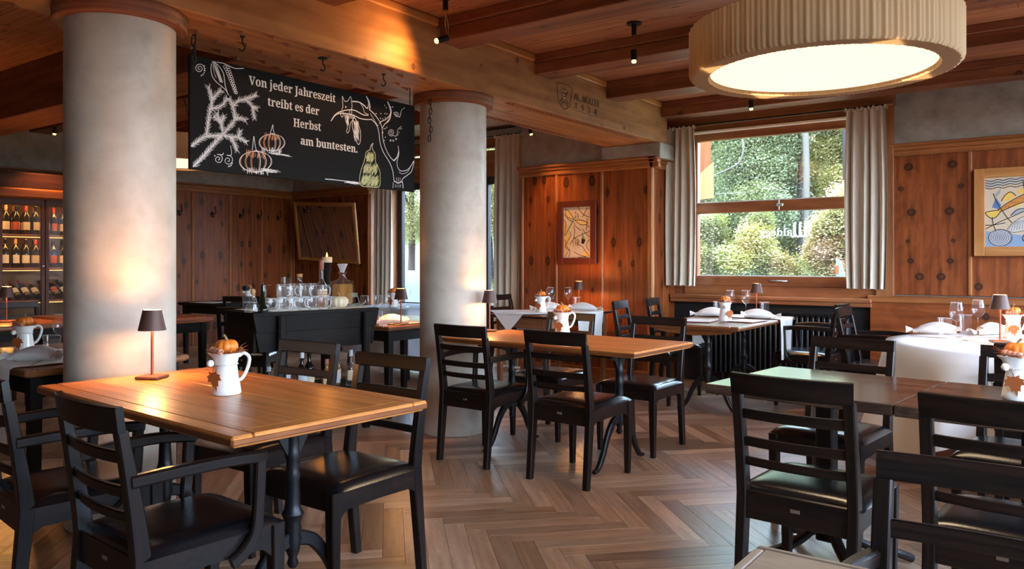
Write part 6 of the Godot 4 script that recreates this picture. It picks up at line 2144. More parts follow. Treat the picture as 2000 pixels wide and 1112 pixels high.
# ------------------------------------------------------------------ table lamps
func make_table_lamps():
	var proto: Node3D = null
	for l in [
		[-3.223, 0.751, -1.8, "brown table lamp glowing against the broad column on the left oak table", 0.1, 30],
		[-3.44, 0.751, -4.43, "brown table lamp at the left end of the middle oak table", 0.04, 30],
		[-4.25, 0.752, -6.98, "small brown lamp lighting the panelled pier on the nook table", 0.07, 0],
		[-2.44, 0.757, -7.12, "brown table lamp before the big window on the window table", 0.03, 10],
		[-0.43, 0.753, -5.66, "brown table lamp on the white round table at the right", 0.06, 20],
		[-7.15, 0.751, -2.75, "brown table lamp on the warm wooden table before the wine cabinet", 0.1, 40],
		[-4.5, 0.737, -4.62, "brown table lamp on the table just left of the right-hand column", 0.05, 20],
	]:
		var t: Node3D
		if proto == null:
			t = thing("table_lamp", l[3], "lamp", Vector3(l[0], l[1], l[2]), l[5], "small brown table lamps")
			proto = t
			obj("base", boxm(Vector3(0.1, 0.012, 0.1), 0.003), M.shade_brown, t).position.y = 0.0062
			obj("pole", lathem([Vector2(0.012, 0.012), Vector2(0.0055, 0.016), Vector2(0.0055, 0.275), Vector2(0.0, 0.276)], 12), M.copper, t)
			obj("shade", lathem([Vector2(0.0555, 0.205), Vector2(0.0565, 0.205), Vector2(0.0375, 0.293), Vector2(0.0365, 0.293)], 32), M.shade_brown, t)
			obj("shade_lining", lathem([Vector2(0.0362, 0.292), Vector2(0.0552, 0.206)], 32), M.shade_inner, t)
			var s := ST()
			for k in 3:
				tube(s, [Vector3(0, 0.272, 0), Vector3(sin(k * TAU / 3) * 0.039, 0.28, cos(k * TAU / 3) * 0.039)], 0.0015, 5)
			obj("spider_ring", s, M.copper, t)
			# one small bulb low in the shade and one near its open top
			for y in [0.214, 0.285]:
				obj("bulb", lathem([Vector2(0, y - 0.006), Vector2(0.012, y - 0.005), Vector2(0.014, y), Vector2(0.012, y + 0.005), Vector2(0, y + 0.006)], 14), M.lamp_bulb, t)
				var o := OmniLight3D.new()
				o.name = "lamp_light"
				o.position.y = y
				o.light_color = Color(1.0, 0.68, 0.37)
				o.omni_range = 8.0
				o.omni_attenuation = 2.0
				o.light_size = 0.01
				o.shadow_enabled = true
				o.light_energy = l[4] * (6.0 if y < 0.25 else 2.6)
				t.add_child(o, true)
		else:
			t = dup(proto, l[3], Vector3(l[0], l[1], l[2]), l[5])
			for ch in t.get_children():
				if ch is OmniLight3D:
					ch.light_energy = l[4] * (6.0 if ch.position.y < 0.25 else 2.6)


# ------------------------------------------------------------------ trough with bottles and glasses
func glass_ring(r: float, y: float) -> ArrayMesh:
	return lathem([Vector2(r - 0.0012, y), Vector2(r, y - 0.0012), Vector2(r + 0.0012, y), Vector2(r, y + 0.0012), Vector2(r - 0.0012, y)], 24)


func make_trough():
	var at := Vector3(-4.75, 0, -3.83)
	var turn := 78.6
	var xf := Transform3D(Basis(Vector3.UP, deg_to_rad(turn)), at)
	var t := thing("wooden_trough", "old black wooden trough on posts used as a serving station behind the left table", "sideboard", at, turn)
	var y0 := 0.62
	var y1 := 0.895
	# trapezoid long boards, two to a side
	for sg in [-1.0, 1.0]:
		for k in 2:
			var ya := lerpf(y0, y1 - 0.0, k * 0.5)
			var yb := lerpf(y0, y1 - 0.0, k * 0.5 + 0.5) - 0.003
			var s := ST()
			var ia := 0.055 * (1.0 - k * 0.5)
			var ib := 0.055 * (0.5 - k * 0.5)
			var p := PackedVector2Array([Vector2(-0.505 + ia, ya), Vector2(0.505 - ia, ya), Vector2(0.505 - ib, yb), Vector2(-0.505 + ib, yb)])
			slab(s, p, 0.028, X(Vector3(0, 0, sg * (0.262 - ia * 0.6))), 1.0)
			obj("side_board", s, M.black_wood, t)
		var e := ST()
		slab(e, PackedVector2Array([Vector2(-0.21, y0), Vector2(0.21, y0), Vector2(0.25, y1), Vector2(-0.25, y1)]), 0.028, Transform3D(Basis.from_euler(Vector3(0, PI / 2, 0)) , Vector3(sg * 0.47, 0, 0)) , 1.0)
		obj("end_board", e, M.black_wood, t)
	obj("bottom_board", spanm(Vector3(-0.44, y0, -0.21), Vector3(0.44, y0 + 0.02, 0.21)), M.black_wood, t)
	for k in 3:
		obj("lid_board", spanm(Vector3(-0.5, y1 - 0.022, -0.265 + 0.177 * k), Vector3(0.5, y1, -0.265 + 0.177 * (k + 1) - 0.002), 0.003), M.black_wood, t)
	for sx in [-0.31, 0.37]:
		for sz in [-1.0, 1.0]:
			var s := ST()
			bar(s, [Vector3(sx, 0, sz * 0.29), Vector3(sx, 0.7, sz * 0.285), Vector3(sx, 0.87, sz * 0.288)], 0.055, 0.055, Vector3(0, 0, 1), 0.012)
			obj("post", s, M.black_wood, t)
	obj("lower_shelf", spanm(Vector3(-0.42, 0.28, -0.27), Vector3(0.44, 0.305, 0.27), 0.004), M.black_wood, t)
	var top := y1 + 0.002
	var cl := ST()
	grid(cl, 20, 8, func(u, v): return xf * Vector3(lerpf(-0.42, 0.46, u), top + 0.001 + 0.001 * sin(u * 40), lerpf(0.25, -0.25, v)))
	tag(obj("tray_cloth", cl, M.linen_cream), "cream cloth spread over the top of the black trough", "cloth")
	top += 0.004
	# carafe and cruets at the left end
	bottle_at(xf, "carafe", "clear cone-shaped carafe with cork at the left end of the trough", Vector3(-0.475, top, 0.19), [Vector2(0, 0), Vector2(0.055, 0), Vector2(0.057, 0.008), Vector2(0.02, 0.095), Vector2(0.018, 0.125), Vector2(0.022, 0.132)], M.glass, Vector2(0.016, 0.035))
	bottle_at(xf, "cruet", "small clear cruet right behind the cone-shaped carafe", Vector3(-0.43, top, 0.1), [Vector2(0, 0), Vector2(0.034, 0), Vector2(0.036, 0.006), Vector2(0.014, 0.075), Vector2(0.012, 0.1), Vector2(0.016, 0.104)], M.glass, Vector2(0.011, 0.03))
	bottle_at(xf, "oil_bottle", "slim dark green oil bottle at the left front of the trough", Vector3(-0.415, top, 0.22), [Vector2(0, 0), Vector2(0.036, 0), Vector2(0.038, 0.01), Vector2(0.034, 0.032), Vector2(0.017, 0.048), Vector2(0.017, 0.17), Vector2(0.015, 0.185), Vector2(0.006, 0.19), Vector2(0.004, 0.205), Vector2(0, 0.205)], M.bottle_green)
	bottle_at(xf, "grinder", "tall clear mill with dark cap behind the oil bottle", Vector3(-0.44, top, 0.0), [Vector2(0, 0), Vector2(0.026, 0), Vector2(0.024, 0.06), Vector2(0.026, 0.15), Vector2(0, 0.152)], M.glass, Vector2(0.027, 0.035), M.black_metal)
	# mugs
	var mug := thing("glass_mug", "glass mug", "mug", xf * Vector3(0, top, 0), 0, "glass mugs on the trough")
	obj("cup", lathem([Vector2(0, 0.004), Vector2(0.03, 0.004), Vector2(0.036, 0.012), Vector2(0.037, 0.084), Vector2(0.0355, 0.085)], 18), M.glass, mug)
	obj("rim", glass_ring(0.0364, 0.0855), M.glass_edge, mug)
	obj("thick_base", lathem([Vector2(0, 0), Vector2(0.033, 0.001), Vector2(0.0345, 0.008), Vector2(0, 0.011)], 18), M.glass_edge, mug)
	var hs := ST()
	tube(hs, curve3([Vector3(0.036, 0.072, 0), Vector3(0.058, 0.07, 0), Vector3(0.064, 0.045, 0), Vector3(0.054, 0.02, 0), Vector3(0.036, 0.016, 0)]), 0.005, 7, Vector3(0, 0, 1))
	obj("handle", hs, M.glass_edge, mug)
	var n := 0
	for row in 2:
		for k in 7:
			var p := Vector3(-0.33 + 0.078 * k + 0.03 * row, top, 0.2 - row * 0.1)
			var lab := "glass mug, %s from the left in the %s row on the trough" % [nth(k), ["front", "second"][row]]
			var o := mug if n == 0 else dup(mug, lab, Vector3.ZERO)
			o.position = xf * p
			o.rotation.y = deg_to_rad(turn + [20, -30, 60, 150, 200, -60, 100][k])
			o.set_meta("label", lab)
			n += 1
	for k in 5:
		var o := dup(mug, "glass mug, %s from the left of those stacked on top on the trough" % nth(k), xf * Vector3(-0.24 + 0.085 * k, top + 0.0865, 0.15), turn + 70 * k)
		o.name = "glass_mug"
	# tall tumblers behind
	for k in 4:
		var g := thing("tall_glass", "tall clear glass, %s from the left behind the mugs on the trough" % nth(k), "glass", xf * Vector3(-0.16 + 0.085 * k, top, -0.03), 0, "tall glasses on the trough")
		obj("glass_body", lathem([Vector2(0, 0.004), Vector2(0.032, 0.004), Vector2(0.036, 0.18), Vector2(0.0345, 0.18)], 16), M.glass, g)
		obj("rim", glass_ring(0.0353, 0.1805), M.glass_edge, g)
	for k in 2:
		var g := thing("stemmed_glass", "upturned stemmed glass, %s one above the mugs on the trough" % ["left", "right"][k], "glass", xf * Vector3(-0.3 + 0.115 * k, top + 0.002, 0.02), 0, "upturned glasses on the trough")
		obj("glass_body", lathem([Vector2(0.038, 0), Vector2(0.04, 0.03), Vector2(0.03, 0.075), Vector2(0.006, 0.095), Vector2(0.005, 0.165), Vector2(0.008, 0.17), Vector2(0.038, 0.178), Vector2(0.04, 0.181), Vector2(0, 0.182)], 18), M.glass, g)
	var tb := thing("smoked_tumbler", "smoky brown tumbler behind the stacked mugs on the trough", "glass", xf * Vector3(-0.07, top + 0.16, -0.13))
	tb.position.y = top
	obj("glass_body", lathem([Vector2(0, 0), Vector2(0.032, 0), Vector2(0.036, 0.23)], 16), M.smoked, tb)
	# cork bottle, rose bottle, decanter, pumpkin, candle
	bottle_at(xf, "cork_bottle", "round-shouldered clear bottle with cork stopper among the glasses on the trough", Vector3(0.045, top, -0.14), [Vector2(0, 0), Vector2(0.05, 0), Vector2(0.053, 0.01), Vector2(0.053, 0.12), Vector2(0.045, 0.16), Vector2(0.022, 0.185), Vector2(0.019, 0.2), Vector2(0.019, 0.235), Vector2(0.022, 0.24)], M.glass, Vector2(0.024, 0.026))
	var rb := thing("spirit_bottle", "tall clear bottle of pale amber spirit with pink capsule on the trough", "bottle", xf * Vector3(0.14, top, 0.03), turn)
	obj("glass_body", lathem(bottle_shape(0.355, 0.042, 0.42, 0.3), 24), M.glass, rb)
	obj("spirit", lathem([Vector2(0, 0.006), Vector2(0.038, 0.006), Vector2(0.038, 0.12), Vector2(0, 0.12)], 20), M.rose, rb)
	obj("capsule", lathem([Vector2(0.0155, 0.285), Vector2(0.0165, 0.286), Vector2(0.0185, 0.357), Vector2(0, 0.358)], 16), M.capsule_pink, rb)
	var ls := ST()
	grid(ls, 12, 2, func(u, v): return Vector3(sin((u - 0.5) * 2.6) * 0.0428, 0.085 + 0.055 * v, cos((u - 0.5) * 2.6) * 0.0428))
	obj("paper_label", ls, M.label_white, rb)
	for k in 2:
		ls = ST()
		grid(ls, 12, 1, func(u, v): return Vector3(sin((u - 0.5) * 2.0) * 0.0434, 0.098 + 0.018 * k + 0.007 * v, cos((u - 0.5) * 2.0) * 0.0434))
		obj("label_print", ls, M.label_red, rb)
	var de := thing("decanter", "square glass decanter of amber spirit with big glass stopper on the trough", "decanter", xf * Vector3(0.32, top, 0.03), turn + 12)
	var ds := ST()
	for pr in [[0.078, 0.0, 0.088, 0.2]]:
		cbox(ds, X(Vector3(0, 0.1, 0)), Vector3(0.165, 0.2, 0.11), 0.012)
	lathe(ds, [Vector2(0.06, 0.198), Vector2(0.03, 0.215), Vector2(0.022, 0.23), Vector2(0.022, 0.25), Vector2(0.034, 0.258), Vector2(0.034, 0.268), Vector2(0.024, 0.274)], 20)
	obj("glass_body", ds, M.glass, de)
	obj("spirit", spanm(Vector3(-0.072, 0.02, -0.045), Vector3(0.072, 0.175, 0.045), 0.01), M.amber, de)
	obj("stopper", lathem([Vector2(0, 0.262), Vector2(0.016, 0.265), Vector2(0.02, 0.28), Vector2(0.038, 0.325), Vector2(0.034, 0.332), Vector2(0, 0.334)], 8), M.frosted, de)
	var wp := thing("white_pumpkin", "small cream white pumpkin at the front of the trough", "pumpkin", xf * Vector3(0.2, top, 0.19))
	obj("body", pumpkin_mesh(0.068, 0.092), M.pumpkin_white, wp)
	obj("stem", pumpkin_stem(0.092), M.stem, wp)
	var ca := thing("candle_holder", "black turned wooden candle holder standing at the back of the trough", "candle holder", xf * Vector3(0.28, top, -0.14))
	obj("turned_post", lathem([Vector2(0, 0), Vector2(0.05, 0), Vector2(0.05, 0.02), Vector2(0.025, 0.04), Vector2(0.03, 0.08), Vector2(0.022, 0.12), Vector2(0.028, 0.18), Vector2(0.022, 0.24), Vector2(0.034, 0.29), Vector2(0.026, 0.31), Vector2(0.04, 0.33), Vector2(0.04, 0.34), Vector2(0, 0.34)], 20), M.black_wood, ca)
	var cn := thing("candle", "short cream candle burning on the black turned holder", "candle", xf * Vector3(0.28, top + 0.341, -0.14))
	obj("wax_body", lathem([Vector2(0, 0), Vector2(0.038, 0), Vector2(0.04, 0.004), Vector2(0.04, 0.04), Vector2(0.034, 0.044), Vector2(0.02, 0.034), Vector2(0, 0.032)], 24, func(a, y): return 1.0 + 0.04 * sin(a * 3.0 + y * 20.0)), M.wax, cn)
	obj("wick", lathem([Vector2(0.0015, 0.032), Vector2(0.0015, 0.042), Vector2(0, 0.042)], 6), M.black_metal, cn)
	obj("flame", lathem([Vector2(0, 0.038), Vector2(0.006, 0.046), Vector2(0.0075, 0.054), Vector2(0.004, 0.068), Vector2(0, 0.082)], 12), M.flame, cn)
	var ol := OmniLight3D.new()
	ol.name = "candle_light"
	ol.position.y = 0.056
	ol.light_color = Color(1.0, 0.62, 0.28)
	ol.light_energy = 0.08
	ol.omni_range = 5.0
	ol.omni_attenuation = 2.0
	ol.light_size = 0.01
	ol.shadow_enabled = true
	cn.add_child(ol)
	# bottles on the lower shelf
	var low := [[-0.2, 0.12, "black bottle", M.bottle_black, M.label_grey, M.bottle_black, 0.29], [-0.1, 0.18, "black bottle with pale grey capsule", M.bottle_black, M.label_grey, M.label_grey, 0.295], [0.0, 0.1, "dark bottle with white banded neck", M.bottle_black, M.label_white, M.bottle_black, 0.3], [0.09, 0.2, "brown round bottle", M.amber, M.label_white, M.capsule_pink, 0.22], [0.17, 0.18, "clear bottle with black cap", M.glass, M.label_grey, M.bottle_black, 0.24], [0.25, 0.05, "brown bottle with red cap", M.amber, M.label_white, M.capsule_red, 0.27], [0.31, 0.17, "clear bottle with white label", M.glass, M.label_white, M.label_grey, 0.27], [-0.34, 0.15, "squat jar-like bottle", M.bottle_green, M.label_white, M.label_grey, 0.2]]
	for b in low:
		bottle("spirit_bottle", "%s standing on the lower shelf of the black trough" % b[2], xf * Vector3(b[0], 0.307, b[1]), b[6], 0.038, b[3], b[4], b[5], "bottles under the trough", Vector3(0, turn, 0), 0.5)


func bottle_at(xf: Transform3D, called: String, label: String, p: Vector3, prof: Array, m: Material, stopper := Vector2.ZERO, sm: Material = null):
	var b := thing(called, label, "bottle", xf * p)
	obj("glass_body", lathem(prof, 20), m, b)
	if stopper != Vector2.ZERO:
		var y: float = prof.map(func(v): return v.y).max()
		obj("stopper", lathem([Vector2(0, y - 0.012), Vector2(stopper.x * 0.7, y - 0.012), Vector2(stopper.x, y), Vector2(stopper.x, y + stopper.y - 0.012), Vector2(stopper.x * 0.7, y + stopper.y - 0.012), Vector2(0, y + stopper.y - 0.01)], 14), sm if sm else M.cork, b)


# ------------------------------------------------------------------ pitchers with pumpkins
func pumpkin_mesh(r: float, h: float) -> ArrayMesh:
	var prof := []
	for k in 17:
		var a := PI * k / 16.0
		prof.append(Vector2(maxf(0.0, r * pow(sin(a), 0.75) * (1.0 if k not in [0, 16] else 0.0)), h * 0.5 * (1.0 - cos(a)) - (0.08 * h * exp(-pow((PI - a) * 3.0, 2.0)))))
	return lathem(prof, 64, func(t, _y): return 1.0 - 0.09 * pow(absf(cos(t * 5.0)), 6.0))


func pumpkin_stem(h: float) -> ArrayMesh:
	var s := ST()
	tube(s, [Vector3(0, h * 0.86, 0), Vector3(0.001, h * 0.98, 0.001), Vector3(-0.005, h * 1.14, 0.002), Vector3(-0.012, h * 1.22, 0.002)], [0.008, 0.0055, 0.0045, 0.005], 7, Vector3(0, 0, 1))
	return fin(s)


func leaf_shape(k: float) -> PackedVector2Array:
	var half := [Vector2(0, -0.1), Vector2(0.1, -0.08), Vector2(0.3, -0.16), Vector2(0.26, 0.0), Vector2(0.5, 0.1), Vector2(0.42, 0.2), Vector2(0.52, 0.42), Vector2(0.3, 0.38), Vector2(0.24, 0.5), Vector2(0.2, 0.74), Vector2(0.1, 0.66)]
	var p := PackedVector2Array()
	for v in half:
		p.append(v * k)
	p.append(Vector2(0, 1.0) * k)
	for i in range(half.size() - 1, 0, -1):
		p.append(Vector2(-half[i].x, half[i].y) * k)
	return p


func make_pitchers():
	var t := thing("pitcher", "white pitcher", "pitcher")
	var body := [Vector2(0, 0), Vector2(0.05, 0), Vector2(0.054, 0.006), Vector2(0.052, 0.02), Vector2(0.045, 0.06), Vector2(0.04, 0.1), Vector2(0.0385, 0.112), Vector2(0.041, 0.12), Vector2(0.046, 0.14), Vector2(0.054, 0.155), Vector2(0.051, 0.156), Vector2(0.042, 0.14), Vector2(0.036, 0.115), Vector2(0.036, 0.1)]
	obj("body", lathem(body, 40, func(a, y): return 1.0 + (0.28 * exp(-pow(angle_difference(a, -PI / 2) * 2.2, 2.0)) * smoothstep(0.12, 0.156, y))), M.porcelain, t)
	var s := ST()
	tube(s, curve3([Vector3(0.046, 0.142, 0), Vector3(0.066, 0.153, 0), Vector3(0.085, 0.135, 0), Vector3(0.078, 0.095, 0), Vector3(0.06, 0.06, 0), Vector3(0.046, 0.052, 0)]), 0.0065, 9, Vector3(0, 0, 1))
	obj("handle", s, M.porcelain, t)
	s = ST()
	for k in 28:
		lathe(s, [Vector2(0, -0.0028), Vector2(0.0028, 0), Vector2(0, 0.0028)], 6, X(Vector3(sin(k * TAU / 28) * 0.0415, 0.112, cos(k * TAU / 28) * 0.0415)))
	obj("bead_band", s, M.porcelain, t)
	obj("pompom", lathem([Vector2(0, -0.014), Vector2(0.01, -0.01), Vector2(0.014, 0), Vector2(0.01, 0.01), Vector2(0, 0.014)], 12, func(a, y): return 1.0 + 0.08 * sin(a * 7.0 + y * 300.0)), M.pompom, t).position = Vector3(-0.05, 0.118, 0.028)
	s = ST()
	slab(s, leaf_shape(0.068), 0.0012)
	var lf := obj("maple_leaf", s, M.leaf_rust, t)
	lf.transform = Transform3D(Basis.from_euler(Vector3(0.12, -0.5, PI + 0.15)), Vector3(-0.032, 0.082, 0.056))
	s = ST()
	tube(s, [Vector3(-0.034, 0.11, 0.03), Vector3(-0.032, 0.095, 0.052), Vector3(-0.032, 0.08, 0.057)], 0.0015, 5)
	obj("string", s, M.twig, t)
	# nest of dried moss and red twigs round the rim
	s = ST()
	for k in 80:
		var a := rng.randf() * TAU
		var p := Vector3(sin(a) * 0.046, 0.152 + rng.randf() * 0.01, cos(a) * 0.046)
		var q := p + Vector3(sin(a + rng.randf_range(-1.4, 1.4)), rng.randf_range(-0.2, 0.9), cos(a + rng.randf_range(-1.4, 1.4))) * rng.randf_range(0.012, 0.034)
		tube(s, [p, p.lerp(q, 0.5) + Vector3(0, 0.004, 0), q], [0.0011, 0.001, 0.0005], 4)
	for k in 14:
		var a := rng.randf() * TAU
		lathe(s, [Vector2(0, -0.004), Vector2(0.0045, 0), Vector2(0, 0.004)], 6, X(Vector3(sin(a) * 0.054, 0.162 + rng.randf() * 0.014, cos(a) * 0.054)))
	var ms := obj("dried_moss", s, M.moss, t)
	ms.set_meta("kind", "stuff")
	for k in 4:
		var fl := obj("dried_flower", lathem([Vector2(0, -0.012), Vector2(0.012, -0.006), Vector2(0.014, 0.002), Vector2(0.008, 0.011), Vector2(0, 0.012)], 12, func(a, y): return 1.0 + 0.12 * sin(a * 5.0 + y * 200.0)), M.dried_flower, t)
		fl.position = Vector3(-0.046 + 0.012 * k, 0.168 - 0.002 * k, 0.016 + 0.01 * k)
	# one long bare twig
	s = ST()
	var tw := curve3([Vector3(0.0, 0.15, -0.03), Vector3(-0.03, 0.2, -0.035), Vector3(-0.075, 0.25, -0.02), Vector3(-0.11, 0.29, 0.0)])
	tube(s, tw, 0.0016, 5)
	for k in 4:
		tube(s, [tw[6 + k * 3], tw[6 + k * 3] + Vector3(-0.004, 0.006, 0.003)], [0.003, 0.001], 5)
	obj("twig", s, M.twig, t)
	var pm := pumpkin_mesh(0.044, 0.058)
	var ps := pumpkin_stem(0.058)
	var places := [
		[-2.62, 0.751, -1.755, "left oak table", true, 40], [-2.87, 0.751, -4.5, "middle oak table", true, 36], [-4.28, 0.756, -6.33, "nook table", true, 30],
		[-2.42, 0.757, -6.3, "window table", false, 86], [-0.385, 0.753, -6.0, "white round table", true, 36], [-0.2, 0.751, -3.38, "second dark square table", false, 20],
		[-4.93, 0.727, -1.99, "left edge table", false, 60], [-8.41, 0.751, -5.94, "dark table with papers", false, 36], [-6.05, 0.757, -6.1, "blue-grey clothed table", false, 36],
	]
	var n := 0
	for p in places:
		var o := dup(t, "white pitcher with autumn leaf on the %s" % p[3], Vector3(p[0], p[1], p[2]), p[5], "white autumn pitchers")
		if not p[4] or n < 1:
			o.get_node("twig").free()
		var pk := thing("pumpkin", "little orange pumpkin in the pitcher on the %s" % p[3], "pumpkin", Vector3(p[0], p[1] + 0.149, p[2]), 30 * n, "orange pumpkins in the pitchers")
		obj("body", pm, M.pumpkin, pk)
		obj("stem", ps, M.stem, pk)
		n += 1
	t.free()


# ------------------------------------------------------------------ glasses, napkins, cutlery, cards
var wine_proto: Node3D
var tumbler_proto: Node3D
var roll_proto: Node3D


func wine_glass(label: String, at: Vector3):
	if wine_proto == null:
		wine_proto = thing("wine_glass", label, "glass", at, 0, "wine glasses on the tables")
		obj("rim", glass_ring(0.0335, 0.2255), M.glass_edge, wine_proto)
		obj("bowl", lathem([Vector2(0.004, 0.1), Vector2(0.018, 0.108), Vector2(0.036, 0.128), Vector2(0.0435, 0.152), Vector2(0.042, 0.185), Vector2(0.034, 0.225), Vector2(0.033, 0.2255)], 28), M.glass, wine_proto)
		obj("stem", lathem([Vector2(0.0045, 0.008), Vector2(0.0035, 0.02), Vector2(0.0033, 0.09), Vector2(0.005, 0.102)], 10), M.glass, wine_proto)
		obj("foot", lathem([Vector2(0, 0), Vector2(0.036, 0), Vector2(0.0365, 0.002), Vector2(0.012, 0.005), Vector2(0.0045, 0.01)], 24), M.glass, wine_proto)
	else:
		dup(wine_proto, label, at)


func tumbler(label: String, at: Vector3):
	if tumbler_proto == null:
		tumbler_proto = thing("tumbler", label, "glass", at, 0, "tumblers on the tables")
		obj("rim", glass_ring(0.0419, 0.1256), M.glass_edge, tumbler_proto)
		obj("thick_base", lathem([Vector2(0, 0.001), Vector2(0.032, 0.001), Vector2(0.034, 0.014), Vector2(0, 0.016)], 18), M.glass_edge, tumbler_proto)
		obj("glass_body", lathem([Vector2(0, 0), Vector2(0.034, 0), Vector2(0.036, 0.004), Vector2(0.0425, 0.125), Vector2(0.0412, 0.1255)], 22, func(a, _y): return 1.0 + 0.008 * cos(a * 11.0)), M.glass, tumbler_proto)
	else:
		dup(tumbler_proto, label, at)


func napkin_roll(label: String, at: Vector3, turn: float):
	if roll_proto == null:
		roll_proto = thing("napkin", label, "napkin", at, turn, "rolled napkins with wooden rings")
		var s := ST()
		# rolled cone lying along x, ring near the narrow end
		var prof := []
		for k in 13:
			var u := k / 12.0
			prof.append([u * 0.26 - 0.13, 0.014 + 0.03 * pow(sin(PI * minf(1.0, u * 0.75 + 0.06)), 1.0) * (1.0 if u > 0.15 else 0.55)])
		grid(s, 12, 28, func(u, v):
			var k: int = roundi(u * 12)
			var a: float = v * TAU
			var r: float = prof[k][1] * (1.0 + 0.07 * sin(a * 3.0 + u * 4.0) + 0.03 * sin(a * 8.0))
			return Vector3(prof[k][0], maxf(0.001, r * 0.85 + sin(a) * r * 0.85), cos(a) * r * 1.15))
		grid(s, 10, 6, func(u, v): return Vector3(0.13 + v * 0.05 - 0.02, 0.02 + 0.025 * sin(u * PI) + 0.012 * v, (u - 0.5) * 0.1 * (1 + v * 0.3)))
		grid(s, 8, 4, func(u, v): return Vector3(-0.13 - v * 0.045, 0.012 + 0.016 * sin(u * PI * 2.0) * (0.4 + v) + 0.012, (u - 0.5) * 0.05 * (1 + v)))
		obj("folded_linen", s, M.linen, roll_proto)
		s = ST()
		var ring := []
		for k in 25:
			ring.append(Vector3(-0.088, 0.022 + 0.0245 * sin(TAU * k / 24), 0.0245 * cos(TAU * k / 24)))
		tube(s, ring, 0.006, 7, Vector3(1, 0, 0))
		obj("wooden_ring", s, M.ring_wood, roll_proto)
	else:
		dup(roll_proto, label, at, turn)


func cutlery(label: String, at: Vector3, turn: float, fork: bool):
	var t := thing("fork" if fork else "knife", label, "cutlery", at, turn, "forks" if fork else "knives")
	var s := ST()
	bar(s, [Vector3(0, 0.003, 0), Vector3(0.06, 0.004, 0), Vector3(0.12, 0.005, 0)], [0.012, 0.009, 0.006], 0.003, Vector3(0, 1, 0), 0.001)
	if fork:
		slab(s, PackedVector2Array([Vector2(0.118, -0.004), Vector2(0.14, -0.012), Vector2(0.16, -0.012), Vector2(0.16, 0.012), Vector2(0.14, 0.012), Vector2(0.118, 0.004)]), 0.002, X(Vector3(0, 0.006, 0), Vector3(90, 0, 0)))
		for k in 4:
			bar(s, [Vector3(0.158, 0.006, -0.0105 + 0.007 * k), Vector3(0.195, 0.011, -0.0105 + 0.007 * k)], 0.003, 0.002, Vector3(0, 1, 0), 0.0005)
	else:
		slab(s, PackedVector2Array([Vector2(0.115, -0.005), Vector2(0.2, -0.01), Vector2(0.218, -0.002), Vector2(0.21, 0.008), Vector2(0.115, 0.006)]), 0.002, X(Vector3(0, 0.006, 0), Vector3(90, 0, 0)))
	obj("metal_body", s, M.steel, t)


func card(label: String, at: Vector3, turn: float, w: float, d: float, red: bool):
	var t := thing("menu_card", label, "menu", at, turn, "menu cards and papers")
	if red:
		obj("cover", boxm(Vector3(w, 0.006, d), 0.002), M.menu_red, t).position.y = 0.003
	obj("page", boxm(Vector3(w - 0.006, 0.003, d - 0.006), 0.001), M.paper, t).position.y = 0.0078 if red else 0.002


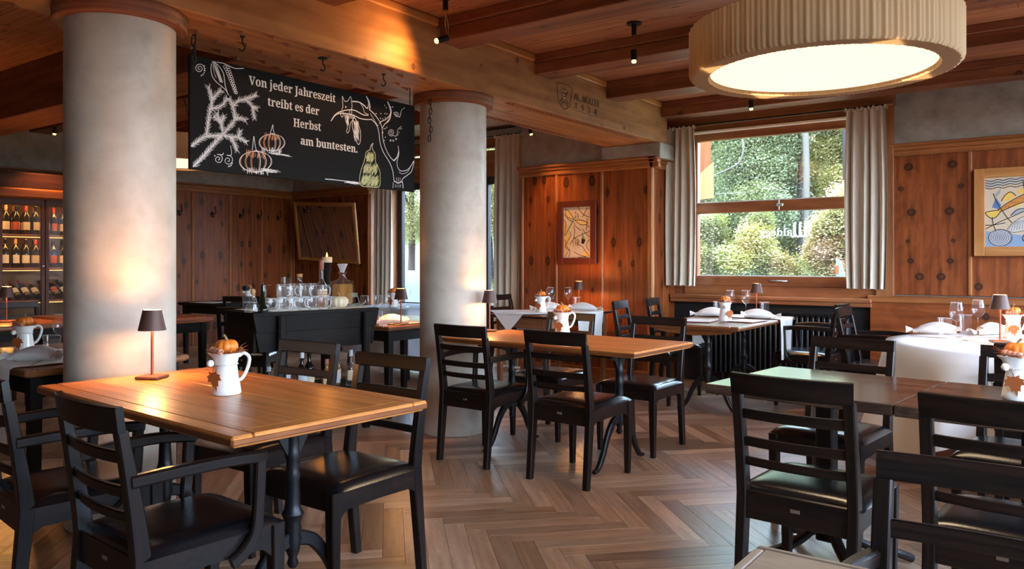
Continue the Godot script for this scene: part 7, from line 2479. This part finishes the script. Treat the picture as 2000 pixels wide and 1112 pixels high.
func make_tableware():
	# round table
	wine_glass("wine glass nearest the folded napkin on the round table, before its taller twin", Vector3(-0.687, 0.756, -5.855))
	wine_glass("wine glass further back on the round table against the bench panel", Vector3(-0.61, 0.756, -6.33))
	tumbler("tumbler at the near left of the round table beside the napkin", Vector3(-0.745, 0.756, -5.78))
	tumbler("tumbler between the two wine glasses on the round table", Vector3(-0.676, 0.756, -6.22))
	napkin_roll("rolled white napkin with wooden ring at the left rim of the round table", Vector3(-0.84, 0.757, -6.03), 10)
	napkin_roll("rolled napkin lit warm by the lamp on the round table", Vector3(-0.53, 0.757, -6.2), 60)
	cutlery("fork beside the lamp base on the round table", Vector3(-0.45, 0.756, -5.45), 150, true)
	cutlery("knife by the napkin at the left rim of the round table", Vector3(-0.72, 0.756, -5.68), 175, false)
	cutlery("fork at the right rim of the round table", Vector3(-0.3, 0.756, -5.4), 150, true)
	# window table
	wine_glass("wine glass behind the pitcher on the window table", Vector3(-2.66, 0.757, -7.05))
	wine_glass("wine glass beside the lamp on the window table", Vector3(-2.53, 0.757, -7.1))
	tumbler("tumbler left of the pitcher on the window table", Vector3(-2.72, 0.757, -6.9))
	tumbler("tumbler under the lamp on the window table", Vector3(-2.34, 0.757, -7.04))
	napkin_roll("napkin with wooden ring left of the pitcher on the window table", Vector3(-2.74, 0.758, -6.76), 25)
	napkin_roll("large rolled napkin with ring right of the pitcher on the window table", Vector3(-2.3, 0.758, -6.8), 200)
	card("dark red menu card at the near left corner of the window table", Vector3(-2.6, 0.752, -6.2), 8, 0.24, 0.3, true)
	card("dark red menu card at the near right edge of the window table", Vector3(-2.27, 0.752, -6.4), -5, 0.22, 0.3, true)
	cutlery("knife beside the left menu card on the window table", Vector3(-2.68, 0.759, -6.5), 20, false)
	# nook table
	wine_glass("wine glass behind the pitcher on the nook table", Vector3(-4.45, 0.758, -6.75))
	wine_glass("wine glass before the small lamp on the nook table", Vector3(-4.33, 0.758, -6.9))
	tumbler("tumbler right of the pitcher on the nook table", Vector3(-4.3, 0.758, -6.52))
	tumbler("tumbler beside the small lamp on the nook table", Vector3(-4.2, 0.758, -6.86))
	napkin_roll("napkin lit warm behind the pitcher on the nook table", Vector3(-4.42, 0.759, -6.64), 40)
	napkin_roll("white napkin at the right end of the nook table", Vector3(-4.07, 0.759, -6.8), 200)
	card("menu card at the near left corner of the nook table", Vector3(-4.45, 0.758, -6.12), 0, 0.2, 0.22, false)
	cutlery("knife at the right end of the nook table", Vector3(-4.02, 0.759, -6.62), 10, false)
	# left edge table
	wine_glass("wine glass beside the broad column on the left edge table", Vector3(-4.66, 0.727, -2.07))
	wine_glass("wine glass half hidden by the broad column on the left edge table", Vector3(-4.62, 0.727, -2.2))
	tumbler("tumbler against the broad column on the left edge table", Vector3(-4.5, 0.727, -1.95))
	napkin_roll("rolled napkin with wooden ring on the left edge table", Vector3(-4.45, 0.73, -1.84), 36)
	cutlery("knife in front of the napkin on the left edge table", Vector3(-4.28, 0.727, -1.76), 140, false)
	cutlery("fork behind the napkin on the left edge table", Vector3(-4.55, 0.727, -1.8), 150, true)
	# table behind the right-hand column
	tumbler("ribbed tumbler of water on the table left of the right-hand column", Vector3(-4.5, 0.739, -4.42))
	wine_glass("wine glass nearer the trough on the table behind the right-hand column", Vector3(-4.85, 0.739, -4.55))
	wine_glass("wine glass behind the tumbler on the table behind the right-hand column", Vector3(-4.78, 0.739, -4.7))
	napkin_roll("warm-lit napkin by the lamp on the table behind the right-hand column", Vector3(-4.62, 0.739, -4.6), 70)
	wine_glass("wine glass beside the pitcher on the blue-grey clothed table", Vector3(-5.95, 0.757, -6.2))
	tumbler("tumbler on the blue-grey clothed table by the garden door", Vector3(-6.2, 0.757, -6.0))
	# papers on the dark far table
	card("white paper place mat at the left of the dark far table", Vector3(-8.62, 0.751, -5.55), 5, 0.4, 0.3, false)
	card("white paper place mat at the right of the dark far table", Vector3(-8.2, 0.751, -5.95), 5, 0.3, 0.28, false)
